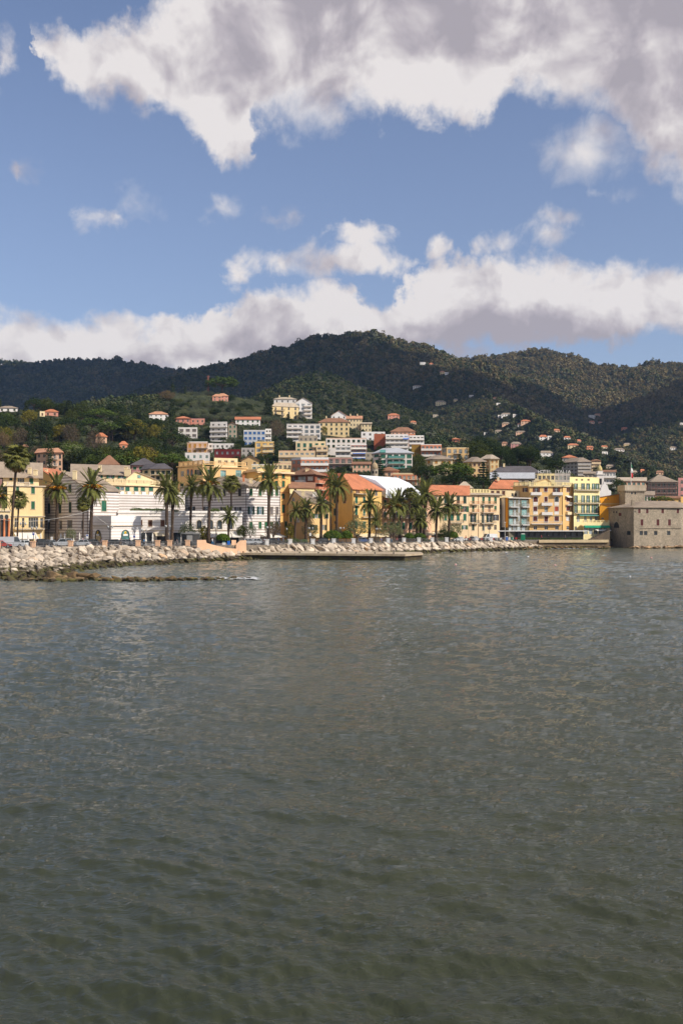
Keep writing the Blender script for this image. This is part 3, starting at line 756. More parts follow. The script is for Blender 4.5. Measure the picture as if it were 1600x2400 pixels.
        for e0, e1, r1, r0, sg in ((p1, p2, rb, ra, 1), (p3, p0, ra, rb, -1)):
            out = (e0 - r0) if sg > 0 else (e1 - r1); L_ = out.length; out = out / L_; dz = rise / L_ * over
            q = [e0 + out*over - ax*sg, e1 + out*over + ax*sg, r1 + (ax*sg if hip == 1.0 or sg < 0 else ax*0), r0 - (ax*sg if hip == 1.0 or sg > 0 else ax*0)]; zz = [z-dz, z-dz, z+rise, z+rise]
            lo = [(a.x, a.y, h+.01) for a, h in zip(q, zz)]; hi = [(a.x, a.y, h+th) for a, h in zip(q, zz)]
            mb.poly(hi); mb.poly(list(reversed(lo)))
            for j in range(4): k = (j+1) % 4; mb.quad(lo[j], lo[k], hi[k], hi[j])
        s.roof = s.part('roof', mb, ROOF[mat]); return s.roof
    def chimney(s, px, py, Y, w=0.8, h=1.6, mat=None):
        q = P(px, py, Y); b = MB(); b.box(q.x-w/2, q.x+w/2, q.y-w/2, q.y+w/2, q.z-h, q.z); b.box(q.x-w/2-.08, q.x+w/2+.08, q.y-w/2-.08, q.y+w/2+.08, q.z-.18, q.z-.06)
        return s.part('chimney', b, mat or WALL['cream'], getattr(s, 'roof', None))
    def done(s):
        mb = s.extra; RC = 0.2
        for i in range(len(s.p) - 1):
            A, e, n, ln, ang = s.fr(i); hs = s.holes[i]
            us = sorted({0.0, ln} | {x for h in hs for x in h[:2]}); zs = sorted({s.z0, s.z1} | {x for h in hs for x in h[2:]})
            W = lambda u, z, d=0.0: (A.x + e.x*u - n.x*d, A.y + e.y*u - n.y*d, z)
            # merge each row of cells into runs between openings
            for zi in range(len(zs) - 1):
                za, zb = zs[zi], zs[zi+1]; zm = (za + zb) / 2
                run = None
                for ui in range(len(us) - 1):
                    ua, ub = us[ui], us[ui+1]; um = (ua + ub) / 2
                    inside = any(h[0] < um < h[1] and h[2] < zm < h[3] for h in hs)
                    if inside:
                        if run is not None: mb.quad(W(run, za), W(ua, za), W(ua, zb), W(run, zb)); run = None
                    elif run is None: run = ua
                if run is not None: mb.quad(W(run, za), W(us[-1], za), W(us[-1], zb), W(run, zb))
            for (a, b, c, d) in hs:
                mb.quad(W(a, c), W(b, c), W(b, c, RC), W(a, c, RC)); mb.quad(W(a, d, RC), W(b, d, RC), W(b, d), W(a, d))
                mb.quad(W(a, c), W(a, c, RC), W(a, d, RC), W(a, d)); mb.quad(W(b, c, RC), W(b, c), W(b, d), W(b, d, RC))
                mb.quad(W(a, c, RC), W(b, c, RC), W(b, d, RC), W(a, d, RC))
        q = [s.p[-1]] + s.bk + [s.p[0]]
        for j in range(len(q) - 1):
            a, b = q[j], q[j+1]; mb.quad((a.x, a.y, s.z0), (b.x, b.y, s.z0), (b.x, b.y, s.z1), (a.x, a.y, s.z1))
        mb.poly([(v.x, v.y, s.z1) for v in s.poly()])
        s.part('upper_wall' if s.host else 'wall', mb, s.wm); return s

# ------------------------------------------------------------------ waterfront buildings, left to right
def column_part(s, i, px, ya, yb, r_, mat):
    u, zt = s.uz(i, px, ya); _, zb = s.uz(i, px, yb); h = zt - zb
    b = MB(); b.lathe([(r_*1.5, 0), (r_*1.5, .2), (r_, .3), (r_*.92, h-.4), (r_*1.35, h-.25), (r_*1.5, h)], (0, -r_*1.6), 10)
    return s.place(b.build('column', mat, s.root, True), i, u, zb, 0.0)
def balustrade(s, i, py0, py1, pa, pb, mat, step=1.9, out=0.0):
    """rail on spaced piers standing on the roof edge"""
    ua, z1 = s.uz(i, pa, py0); ub, z0 = s.uz(i, pb, py1); z0 = max(z0, s.z1 + .01); h = z1 - z0; b = MB(); L_ = ub - ua
    n = max(1, round(L_ / step))
    for j in range(n + 1): x = L_*j/n; b.box(x-.16, x+.16, .05, .37, 0, h)
    for j in range(n):
        x0, x1 = L_*j/n + .16, L_*(j+1)/n - .16
        b.box(x0, x1, .12, .30, h-.14, h-.02); b.box(x0, x1, .12, .30, 0, .12)
        m = max(1, int((x1-x0)/.3))
        for k in range(m): x = x0 + (k+.5)*(x1-x0)/m; b.box(x-.05, x+.05, .16, .26, .12, h-.14)
    return s.place(b.build('balustrade', mat, s.root), i, ua, z0, out)

# arcaded villa at the frame's edge
b = Bld('arcaded_house', 'cream house with round arches on terracotta columns beside the yellow house', [(-70, 229), (25, 233)], 1196, 8, 'cream')
for px in (-20, -8, 4, 16): b.arch(0, px, 1206, 1258, 8.5, PANE['dark'], 'stone')
for px in (-14, -2, 10, 21): column_part(b, 0, px, 1216, 1262, .24, FRAME['terracotta'])
b.band(0, 1196, 2.5, .3); b.flat(.5); b.done()

b = Bld('corner_house', 'yellow house with planted roof terrace and white awning, beside arcaded house', [(18, 239), (104, 244)], 1137, 12, 'yellow')
b.win(0, [78], [(1141, 1157), (1175, 1193)], 8, 'c', 'green'); b.win(0, [42], [(1140, 1154), (1176, 1193)], 7, 'c', 'green')
b.win(0, [39], [(1214, 1236)], 9, 'd'); b.win(0, [79], [(1213, 1237)], 23, 'g', pane='dark', fr='stone'); b.win(0, [55, 98], [(1214, 1237)], 6, 'd')
b.balcony(0, 32, 102, 1239, 1.4, 1.0, 'rail'); b.band(0, 1137, 2.2, .35); b.band(0, 1209, 1.5, .25); b.pipe(0, 102)
b.awning(0, 32, 82, 1246, 1261, 3.2, 'white'); b.win(0, [45, 66], [(1256, 1272)], 14, 'd')
balustrade(b, 0, 1129, 1137, 19, 70, FRAME['stone'], 2.6)
u = Bld('upper', '', [(8, 246), (92, 250)], 1111, 6, 'cream', base=b.z1 + .01, host=b)
u.win(0, [26], [(1116, 1126)], 7, 'c', 'dark_green'); u.win(0, [74], [(1116, 1134)], 9, 'c', 'bottle'); u.win(0, [50], [(1116, 1133)], 16, 'd')
u.gable(3.0, 'slate', 1.0); u.chimney(70, 1096, 249); u.chimney(84, 1101, 247, .9, 1.4); u.done(); b.done()

b = Bld('tiled_house', 'ochre gabled house with bright orange tiled roof behind the yellow terrace house', [(72, 268), (123, 258), (168, 268)], 1118, 9, 'ochre', ref=1, back='square')
b.win(0, [108], [(1128, 1134)], 4, 'd'); b.corner_gable(2.7, 'terracotta', shift=.35); b.chimney(109, 1099, 263, .7, 1.3); b.chimney(150, 1103, 268, .7, 1.2); b.done()

b = Bld('mauve_house', 'mauve house end rising at the photo edge behind the arcaded house', [(-60, 262), (6, 262)], 1099, 10, 'mauve'); b.flat(.3); b.done()

b = Bld('striped_house', 'grey and white banded gabled house with shaded end wall and slate roof', [(105, 256), (209, 238), (279, 247)], 1149, 12, 'stripe_tall', ref=1, back='square')
b.win(0, [115.5], [(1136, 1157)], 6.5, 'c', 'brown'); b.win(0, [115.5], [(1179, 1204)], 6.5, 'c', 'dark_green'); b.win(0, [115.5], [(1220, 1240)], 6, 'c', 'dark_green')
b.win(0, [141.5], [(1178, 1203)], 6, 'c', 'dark_green'); b.win(0, [142.5], [(1220, 1241)], 6.5, 'd'); b.win(0, [165], [(1135, 1155)], 6.5, 'c', 'dark_green'); b.win(0, [165], [(1177, 1202)], 6.5, 'c', 'dark_green')
b.win(0, [164], [(1219, 1238)], 12, 'g', pane='dark', fr='stone'); b.win(0, [194], [(1220, 1241)], 6, 'd')
b.win(1, [244], [(1173, 1198)], 11.5, 'c', 'bottle'); b.corner_gable(4.8, 'slate', shift=.44); b.chimney(176, 1103, 243, .9, 2.2); b.pipe(0, 206)
b.awning(0, 104, 152, 1250, 1262, 3.0, 'cream'); b.win(0, [122, 138], [(1258, 1274)], 12, 'd'); b.done()

b = Bld('shop', 'low white corner shop with arched doorways and flat parapet roof', [(218, 237), (261, 229), (331, 236)], 1219, 9, 'stripe_pale', ref=1, cat='shop')
b.arch(0, 231, 1243, 1271, 13, PANE['dark'], 'dark', name='door'); b.arch(1, 294, 1243, 1276, 17, PANE['teal'], 'dark', name='door')
b.win(1, [273, 313], [(1265, 1274)], 12, 'g', pane='pale'); b.win(0, [250], [(1264, 1273)], 11, 'g', pane='pale')
b.band(0, 1231, 2.0, .35); b.band(1, 1231, 2.0, .35)
yel = plain('emblem_yellow', C(236, 186, 30), 0.6); dk = plain('emblem_dark', (0.03, 0.03, 0.03), 0.6)
for (i, px, py) in ((0, 231, 1248.5), (1, 293.5, 1248.5)):
    m = MB(); m.lathe([(.34, -.03), (.34, .0), (.30, .02)], (0, 0), 14); o = m.build('emblem', yel, b.root); uu, zz = b.uz(i, px, py); b.place(o, i, uu, zz, .16); o.rotation_euler = (R(90), 0, o.rotation_euler[2])
    m = MB(); m.box(-.10, .18, -.12, .05, .021, .04); m.build('mark', dk, o)
    m = MB(); m.box(-.7, .7, -.06, 0, -.22, .22); o = m.build('sign_board', FRAME['white'], b.root); uu, zz = b.uz(i, px, py + 5.2); b.place(o, i, uu, zz, .12)
b.flat(1.0, WALL['bright_white'])
u = Bld('upper', '', [(220, 243), (277, 247)], 1217, 6, 'white', base=b.z1 + .01, host=b); u.gable(1.9, 'pale_slate', .4, along=False); u.done(); b.done()

b = Bld('long_house', 'long cream building with slate roof behind the banded houses', [(172, 296), (300, 304)], 1109, 12, 'cream')
b.win(0, [259, 286], [(1111.5, 1121)], 9, 'o', 'bottle', 'blue', 'white'); b.win(0, [232, 206], [(1112, 1121)], 9, 'o', 'bottle', 'blue', 'white')
b.gable(2.9, 'slate', .8); b.chimney(235, 1090, 300, .8, 2); b.chimney(296, 1094, 303, 1, 2.2); b.done()
b = Bld('terraced_house', 'cream house with long balustered roof terrace above the banded wall', [(250, 276), (376, 290)], 1135, 12, 'cream')
b.win(0, [276, 299, 319, 335, 354], [(1141, 1151)], 10, 'c', 'bottle'); b.win(0, [287], [(1141, 1150)], 9, 'g', pane='blue')
balustrade(b, 0, 1122, 1135, 251, 374, WALL['cream'], 2.6); b.band(0, 1135, 2, .5, WALL['cream'])
u = Bld('upper', '', [(296, 290), (366, 298)], 1122, 8, 'cream', base=b.z1 + .01, host=b); u.gable(2.2, 'slate', .5, along=False, shift=.3); u.win(0, [326], [(1113, 1121)], 8, 'g', pane='teal', hole=False); u.chimney(300, 1099, 294, 1.6, 2.2); u.done(); b.done()

b = Bld('banded_hall', 'white banded building with notched parapet behind the planted terrace', [(277, 258), (434, 270)], 1160, 9, 'stripe')
for j in range(9):
    px = 287 + j * 17
    u0, z0 = b.uz(0, px, 1160); m = MB(); m.box(-.55, .55, .02, .5, 0, .95); b.place(m.build('merlon', WALL['bright_white'], b.root), 0, u0, b.z1 + .002)
b.flat(.25); b.done()
b = Bld('terrace_block', 'low white terrace building with planted roof and arched windows below the banded hall', [(277, 246), (568, 253)], 1200, 7, 'stripe_pale')
b.win(0, [352.5, 381.5], [(1219, 1234)], 9, 'c', 'brown'); b.win(0, [331], [(1219, 1234)], 6, 'c', 'brown')
for px in (467, 494, 515, 540): b.arch(0, px, 1219, 1240, 11, PANE['dark'])
b.band(0, 1200, 2, .15, WALL['bright_white']); b.band(0, 1208, 1.6, .2, WALL['bright_white']); b.band(0, 1242, 1.6, .25)
for px, w in ((344, 30), (380, 24), (412, 24), (446, 20), (486, 26), (520, 26), (550, 20)): b.win(0, [px], [(1248, 1273)], w, 'd', fr='dark')
for px in (328, 361): column_part(b, 0, px, 1247, 1274, .3, FRAME['stone'])
b.awning(0, 364, 396, 1248, 1254, 2.5, 'cream'); b.awning(0, 478, 506, 1247, 1257, 2.6, 'white'); b.awning(0, 508, 540, 1247, 1257, 2.6, 'white'); b.awning(0, 542, 566, 1247, 1257, 2.6, 'white')
b.flat(.35, WALL['bright_white']); b.done()

b = Bld('banded_palazzo', 'three storey grey and white banded palazzo with green shutters and hipped slate roof', [(424, 274), (575, 256), (657, 267)], 1140, 14, 'stripe_tall', ref=1, back='square')
b.win(1, [588.3, 609.7, 636.5, 648.6], [(1145, 1162)], 7, 'c', 'green'); b.win(1, [588.5, 610], [(1187, 1206)], 8, 'o', 'dark_green', 'blue', 'white'); b.win(1, [636.5, 649], [(1188, 1206)], 6.5, 'c', 'grey')
b.win(1, [588.3, 609.3, 623.5, 636.5, 649], [(1223, 1239)], 7, 'c', 'green'); b.win(0, [514.7, 526, 562], [(1146, 1163)], 6.5, 'c', 'slate'); b.win(0, [450, 480], [(1146, 1163)], 6.5, 'c', 'slate')
b.win(0, [525, 558], [(1188, 1202)], 8, 'o', 'slate', 'dark', 'white'); b.win(0, [485, 450], [(1187, 1201)], 8, 'o', 'slate', 'blue', 'white'); b.win(0, [561], [(1222, 1238)], 7, 'd')
b.pipe(1, 576.5); b.pipe(1, 655); b.band(1, 1140, 1.6, .3); b.band(0, 1140, 1.6, .3)
b.hip(3.0, 'slate', .5); b.chimney(588, 1121, 262, .9, 1.6); b.chimney(571, 1113, 262, .5, 2.2, FRAME['terracotta']); b.chimney(618, 1132, 264, .8, 1.1)
b.awning(1, 610, 655, 1252, 1258, 2.6, 'white'); b.done()

b = Bld('terrace_mansion', 'tall orange mansion with roof terrace balustrade and arched windows', [(417, 300), (476, 290), (578, 297)], 1093, 12, 'orange', ref=1)
b.win(1, [523.5, 559], [(1102, 1118)], 13, 'g', pane='teal', fr='white'); b.win(1, [488], [(1100, 1111)], 8, 'c', 'dark_green')
b.win(0, [427.5], [(1104, 1117)], 7.5, 'g', pane='pale'); b.win(0, [465], [(1101, 1114)], 8, 'o', 'dark_green'); b.win(0, [427], [(1133, 1152)], 8, 'c', 'dark_green'); b.win(0, [460], [(1133, 1152)], 8, 'c', 'dark_green')
for px in (441.5, 450): b.arch(0, px, 1100, 1115, 5, PANE['blue'], 'terracotta')
b.band(1, 1093, 2.2, .35, WALL['orange']); b.band(0, 1093, 2.2, .35, WALL['orange'])
balustrade(b, 0, 1082.5, 1092, 419, 475, WALL['orange'], 2.8); balustrade(b, 1, 1080.5, 1092, 478, 576, WALL['orange'], 3.2)
u = Bld('upper', '', [(502, 302), (557, 305)], 1074.5, 4, 'cream', base=b.z1, host=b); u.win(0, [515, 530, 545], [(1079, 1086)], 8, 'g', pane='dark'); u.flat(.2); u.done(); b.done()

b = Bld('cornice_house', 'orange house with heavy cornice and green shutters beside the banded palazzo', [(577, 297), (606, 288), (681, 295)], 1106, 12, 'ochre', ref=1)
b.win(1, [664], [(1111, 1122), (1127, 1141.5), (1157, 1169.5)], 6.5, 'c', 'green', fr='terracotta'); b.win(1, [664], [(1183, 1202)], 7, 'c', 'green', fr='terracotta'); b.win(1, [617, 632, 648], [(1111, 1122), (1127, 1140)], 6.5, 'c', 'green', fr='terracotta')
b.win(1, [670], [(1222, 1236)], 6, 'c', 'green'); b.band(1, 1104, 4.5, .9, WALL['beige']); b.band(0, 1104, 4.5, .9, WALL['beige']); b.band(1, 1152, 1.2, .12, FRAME['terracotta']); b.band(1, 1206, 1.2, .12, FRAME['terracotta'])
b.flat(1.0, WALL['orange']); b.done()

b = Bld('brick_flats', 'brown brick flats with white balconies above the yellow gable', [(676, 322), (738, 314), (757, 322)], 1113, 12, 'brown', ref=1)
b.win(0, [707], [(1117, 1132)], 18, 'g', pane='pale'); b.win(0, [727], [(1117, 1126)], 12, 'r', 'white'); b.win(0, [727, 690], [(1136, 1146)], 12, 'r', 'white'); b.win(0, [687], [(1117, 1128)], 8, 'd')
b.balcony(0, 697, 717, 1133, 1.2, 1.0, 'solid', WALL['white']); b.balcony(1, 739, 756, 1133, 1.2, .9, 'solid', WALL['salmon']); b.balcony(1, 739, 756, 1148, 1.2, .9, 'solid', WALL['salmon']); b.win(1, [747], [(1119, 1131)], 8, 'd')
b.hip(2.6, 'brown_tile', 1.0); b.chimney(720, 1099, 318, 1.2, 1.6); b.done()
b = Bld('low_yellow_house', 'low pale yellow house with red brown roof under the brick flats', [(679, 292), (737, 297)], 1143, 9, 'pale_yellow'); b.gable(1.7, 'brown_tile', .4); b.chimney(692, 1146, 291, .6, 1.0, FRAME['brown']); b.done()
b = Bld('gable_house', 'orange gabled house with slate roof and green shutters among waterfront palms', [(676, 281), (722, 268), (772, 279)], 1178, 10, 'orange', ref=1, back='square')
b.win(1, [741], [(1204, 1215)], 9, 'o', 'green', 'pale', 'white'); b.win(1, [765], [(1205, 1215)], 8, 'c', 'dark_green'); b.win(1, [757, 735], [(1230, 1243)], 8, 'o', 'dark_green', 'pale')
b.win(0, [682, 711], [(1204, 1223)], 5.5, 'c', 'green'); b.win(0, [697], [(1208, 1224)], 10, 'r', 'white'); b.arch(0, 688, 1168, 1175, 6, PANE['pale'])
b.corner_gable(3.4, 'slate', shift=.30); b.chimney(710, 1151, 270, .8, 1.4); b.chimney(737, 1154, 274, 1.0, 1.2, WALL['white']); b.awning(1, 724, 770, 1252, 1258, 2.2, 'cream'); b.done()

b = Bld('ochre_house', 'tall ochre house with orange tiled roof and corner balcony, shaded side wall', [(770, 300), (826, 285), (894, 296)], 1144, 12, 'ochre', ref=1, back='square')
b.win(0, [784.5], [(1164, 1179), (1192, 1208)], 5, 'c', 'dark_green'); b.win(0, [807], [(1163.5, 1179)], 6.5, 'c', 'brown'); b.win(0, [824], [(1144.5, 1155)], 0.1 + 5, 'd'); b.win(0, [785], [(1221, 1228)], 5, 'd')
b.win(1, [834.7], [(1163.5, 1179), (1185, 1207)], 5.5, 'c', 'bottle'); b.win(1, [853], [(1193, 1208)], 5, 'c', 'bottle'); b.win(1, [881.5], [(1194, 1208)], 5.5, 'c', 'bottle'); b.win(1, [863.5, 881], [(1149, 1161)], 5, 'c', 'grey')
b.win(1, [853, 867], [(1164, 1178)], 5, 'c', 'bottle'); b.win(1, [834.7, 853, 881], [(1222, 1237)], 5.5, 'c', 'bottle'); b.win(1, [838], [(1146, 1156)], 9, 'd')
b.balcony(1, 828, 856, 1157, 1.2, 1.1, 'rail', FRAME['terracotta']); b.balcony(1, 830, 842, 1184, .9, 1.0, 'rail', SHUT['bottle']); b.balcony(1, 846, 876, 1212, .9, 1.0, 'rail', FRAME['stone'])
b.corner_gable(4.2, 'terracotta', .6, shift=.62, hip=.5); b.awning(1, 828, 892, 1251, 1257, 3, 'cream'); b.pipe(1, 827.5); b.done()
b = Bld('brown_terrace_block', 'reddish brown flat roofed block with planted terrace behind the ochre house', [(752, 332), (838, 338)], 1112, 10, 'brick')
b.win(0, [763, 789, 801, 819], [(1114, 1121)], 9, 'g', pane='dark', fr='brown'); b.flat(.6, WALL['brown']); b.done()

# building under a white protective roof
b = Bld('covered_building', 'pink balconied building under a large white tarpaulin roof', [(893, 302), (1010, 316)], 1164, 12, 'peach')
for px in (902, 917, 931, 945, 962, 978, 996):
    b.win(0, [px], [(1172, 1184), (1200, 1212), (1225, 1240)], 6, 'c', 'green' if px % 2 else 'bottle', fr='white')
for y in (1186, 1214): b.balcony(0, 896, 975, y, .9, .9, 'rail', FRAME['white'])
b.awning(0, 895, 1006, 1248, 1254, 3, 'cream')
T = {k: P(*v) for k, v in dict(a=(838, 1113, 312), b=(931, 1119.5, 326), c=(959, 1132, 324), d=(984, 1153, 320), e=(1012, 1170, 318), f=(904, 1146, 298), g=(904, 1166.5, 298), h=(1012, 1174, 318), i=(846, 1136, 309), m=(880, 1126, 304)).items()}
m = MB()
for q in ('afm', 'abf', 'bcf', 'cdf', 'def'): m.tri(*[T[x] for x in q])
m.quad(T['f'], T['g'], T['h'], T['e']); m.quad(T['i'], T['g'], T['f'], T['m']); m.tri(T['a'], T['i'], T['m'])
o = b.part('tarpaulin_cover', m, WALL['tarp'])
m = MB()
for k in range(1, 6):
    q0 = T['a'].lerp(T['b'], k/6) if k < 4 else T['b'].lerp(T['d'], (k-3.5)/2.5); q1 = T['f'].lerp(T['e'], k/6); dz = Vector((0, -.05, .05))
    m.tube([q0 + dz, q1 + dz], .07, 4)
m.build('seam', WALL['tarp'], o)
b.done()

b = Bld('orange_roofed_house', 'long beige house with orange tiled roof and green shutters behind the palms', [(1000, 320), (1097, 327)], 1158, 10, 'beige')
b.win(0, [1043.5, 1058.5, 1073, 1088.5], [(1163.5, 1180)], 7, 'c', 'dark_green'); b.win(0, [1043.5, 1058.5, 1073, 1088.5], [(1204.5, 1220)], 7, 'c', 'bottle'); b.win(0, [1088], [(1186, 1200)], 9, 'o', 'green'); b.win(0, [1043.5, 1058.5, 1073], [(1185.5, 1199)], 7, 'c', 'dark_green')
b.win(0, [1088], [(1231, 1241)], 7, 'o', 'green', 'pale'); b.win(0, [1020], [(1164, 1178), (1186, 1200)], 8, 'g'); b.win(0, [1004, 1016, 1035, 1060], [(1245, 1257)], 8, 'c', 'dark_green', fr='terracotta')
b.balcony(0, 1052, 1082, 1181, 1.0, 1.0, 'rail', FRAME['terracotta']); b.balcony(0, 1052, 1082, 1200.5, 1.0, 1.0, 'rail', FRAME['terracotta']); b.balcony(0, 1052, 1082, 1225, 1.0, 1.0, 'rail')
b.gable(3.0, 'terracotta', .6, shift=.6); b.band(0, 1158, 1.2, .3); b.awning(0, 1008, 1050, 1246, 1250, 2, 'cream'); b.done()
b = Bld('balconied_house', 'beige house with iron balconies, green shutters and pillared roof terrace beside grey flats', [(1098, 328), (1170, 335)], 1160, 10, 'beige')
b.win(0, [1108, 1132, 1146, 1160], [(1165, 1180)], 5.5, 'c', 'green'); b.win(0, [1108, 1131], [(1185.5, 1200)], 5, 'c', 'green'); b.win(0, [1146], [(1185.5, 1200)], 5.5, 'd'); b.win(0, [1160], [(1185.5, 1196)], 5, 'c', 'green')
b.win(0, [1108, 1146], [(1205, 1224)], 7, 'o', 'dark_green', 'dark', 'white'); b.win(0, [1131], [(1206, 1225)], 6, 'c', 'dark_green'); b.win(0, [1161], [(1206, 1220)], 7, 'o', 'slate', 'dark', 'white'); b.win(0, [1108, 1132], [(1230, 1243)], 5.5, 'c', 'dark_green'); b.win(0, [1146, 1160], [(1230, 1242)], 6, 'd')
for y in (1182, 1201): b.balcony(0, 1101, 1118, y, 1.1, 1.0, 'rail', FRAME['terracotta']); b.balcony(0, 1127, 1157, y, 1.1, 1.0, 'rail', FRAME['terracotta'])
b.balcony(0, 1100, 1118, 1226, 1.1, 1.0, 'rail'); b.balcony(0, 1124, 1157, 1226, 1.1, 1.0, 'rail'); b.pipe(0, 1120); b.band(0, 1158, 1.5, .9, ROOF['pale_slate'], 'eave'); b.hip(.7, 'pale_slate', .9)
balustrade(b, 0, 1145, 1155, 1100, 1158, WALL['pale_yellow'], 1.3, -2.5); b.done()

b = Bld('glazed_flats', 'modern grey green flats with white framed balconies and ochre side panel', [(1167, 341), (1191, 335), (1237, 341)], 1166, 9, 'olive_grey', ref=1)
b.win(1, [1197], [(1172, 1187), (1193, 1208), (1214, 1229)], 8.5, 'g', pane='teal', fr='white'); b.win(1, [1206], [(1172, 1187), (1193, 1208), (1214, 1229)], 5.5, 'g', pane='pale', fr='white')
b.win(1, [1216], [(1168, 1181), (1188.5, 1201), (1209.5, 1222)], 5, 'g', pane='pale', fr='white'); b.win(1, [1227.5], [(1172, 1187), (1193, 1208), (1214, 1229)], 12, 'g', pane='teal', fr='white')
for y in (1188, 1209, 1230): b.balcony(1, 1191.5, 1212, y, .9, 1.0, 'rail', FRAME['white'], FRAME['white']); b.balcony(1, 1220, 1236, y, .9, 1.0, 'rail', FRAME['white'], FRAME['white'])
for px, w, mt in ((1178.5, 8, WALL['bright_white']), (1187, 6, WALL['deep_ochre'])):
    u0, z0 = b.uz(0, px - w/2, 1236); u1, z1 = b.uz(0, px + w/2, 1167); m = MB(); m.box(u0, u1, -.06, 0, z0, z1); b.place(m.build('side_panel', mt, b.root), 0, 0, 0, .01)
b.win(0, [1171], [(1173, 1183), (1194, 1204), (1214, 1224)], 4.5, 'g', pane='pale', fr='white', hole=False)
for px in (1195, 1205, 1215, 1226): b.win(1, [px], [(1234, 1243)], 8.5, 'g', pane='pale', fr='white')
b.band(1, 1166, 1.6, .7, WALL['white'], 'eave')
u = Bld('upper', '', [(1185, 344), (1216, 346)], 1152, 6, 'cream', base=b.z1 + .01, host=b); u.win(0, [1200, 1208], [(1156, 1164)], 5, 'g', pane='dark'); u.flat(.3); u.done(); b.done()

b = Bld('shore_hotel', 'tan five storey seafront hotel with maroon shutters and white balconies', [(1201, 349), (1239.5, 342), (1318, 343), (1343, 348)], 1139, 12, 'tan', ref=1, cat='hotel')
b.win(0, [1230], [(1143, 1153)], 6, 'o', 'maroon', 'dark', 'white'); b.win(1, [1256, 1303], [(1143, 1153.5)], 8, 'o', 'maroon', 'dark', 'white'); b.win(1, [1278], [(1142.5, 1152.5)], 8, 'c', 'maroon', fr='white')
b.arch(1, 1254, 1164, 1176, 10, SHUT['maroon'], 'white'); b.arch(1, 1303.5, 1164, 1176, 9, PANE['dark'], 'white')
for px in (1254, 1303.5):
    for (ya, yb) in ((1176.5, 1185), (1199, 1206)):
        u0, z0 = b.uz(1, px - 5.5, yb); u1, z1 = b.uz(1, px + 5.5, ya); m = MB(); m.box(u0, u1, -.05, 0, z0, z1); b.place(m.build('apron_panel', WALL['white'], b.root), 1, 0, 0, .01)
b.win(1, [1278.5], [(1164.5, 1176)], 7.5, 'c', 'maroon', fr='white'); b.win(1, [1253.5], [(1187, 1198)], 9, 'c', 'maroon', fr='white'); b.win(1, [1303.5], [(1187, 1198)], 9, 'c', 'red', fr='white'); b.win(1, [1279], [(1187, 1200)], 8, 'g', pane='pale', fr='brown')
b.win(1, [1253.5, 1303.5], [(1210, 1221)], 10, 'c', 'maroon', fr='white'); b.win(1, [1279], [(1210, 1224)], 8, 'c', 'maroon', fr='white'); b.win(1, [1253.5, 1279, 1304], [(1233, 1241.5)], 8.5, 'g', fr='white')
b.win(2, [1330], [(1143, 1153)], 7.5, 'r', 'brown', fr='white'); b.win(2, [1330], [(1165, 1175), (1187, 1197)], 8, 'c', 'maroon', fr='white'); b.win(2, [1330], [(1209, 1220)], 8, 'r', 'white', fr='white'); b.win(2, [1330], [(1233, 1241.5)], 7, 'g', fr='white'); b.awning(2, 1323, 1339, 1161, 1164.5, 1.0, 'white')
for pa, pb, y in ((1242, 1267, 1159.5), (1292.5, 1316, 1159.5), (1267, 1292, 1184), (1267.5, 1292.5, 1206)): b.balcony(1, pa, pb, y, .95, .85, 'solid', WALL['white'], FRAME['white'])
b.balcony(1, 1243.5, 1315, 1227.5, .95, .8, 'rail', FRAME['white'], FRAME['white']); b.balcony(2, 1324, 1341, 1183.5, .9, .85, 'rail', FRAME['white'], FRAME['white']); b.balcony(2, 1324, 1341, 1205.5, .9, .85, 'solid', WALL['cream'])
for i in range(3): b.band(i, 1139, 1.6, .5, WALL['cream'])
b.band(1, 1207, 1.2, .25, WALL['cream']); balustrade(b, 1, 1130, 1138, 1240, 1317, WALL['pale_yellow'], 2.4); balustrade(b, 0, 1130, 1138, 1203, 1239, WALL['pale_yellow'], 2.4); balustrade(b, 2, 1130, 1138, 1319, 1342, WALL['pale_yellow'], 2.4); b.pipe(1, 1317)
u = Bld('upper', '', [(1250, 352), (1291, 352)], 1131, 6, 'pale_yellow', base=b.z1, host=b); u.gable(1.4, 'pale_slate', .3, along=False, shift=.75); u.done(); b.done()

b = Bld('yellow_hotel_wing', 'lemon yellow building with green shutters and long iron balconies beside the tan hotel', [(1343.5, 345), (1404, 351)], 1131, 12, 'pale_yellow')
b.win(0, [1348.5, 1365, 1377, 1390, 1399], [(1133, 1147)], 4, 'o', 'bottle', 'pale', 'white'); b.win(0, [1348.5, 1365, 1377, 1390, 1399], [(1161, 1177.5)], 4, 'o', 'bottle', 'pale', 'white'); b.win(0, [1348.5, 1365, 1377, 1389, 1398], [(1182.5, 1202)], 4, 'o', 'bottle', 'pale', 'white')
for y in (1149, 1179, 1203): b.balcony(0, 1345, 1403, y, .9, .9, 'rail')
b.win(0, [1354, 1371, 1384, 1396], [(1209, 1223)], 6, 'g', pane='pale', fr='white'); b.awning(0, 1352, 1402, 1205, 1207.5, 1.2, 'teal'); b.win(0, [1348], [(1234, 1241)], 5, 'g', fr='white')
u = Bld('upper', '', [(1334, 354), (1403, 359)], 1119.5, 8, 'pale_yellow', base=b.z1 - 1, host=b); u.win(0, [1350, 1363, 1378], [(1122.5, 1127)], 5, 'd'); u.flat(.3); u.done(); b.done()
b = Bld('veranda', 'cream glazed seaside restaurant veranda under a green awning strip', [(1366, 340), (1427, 343)], 1225, 6, 'pale_yellow', cat='restaurant')
b.win(0, [1372, 1383.5, 1395, 1406.5, 1418], [(1236, 1252)], 8.5, 'g', pane='pale', fr='white'); b.awning(0, 1367, 1426, 1231.5, 1235.5, .9, 'green'); b.awning(0, 1392, 1426, 1240, 1243, 1.6, 'white')
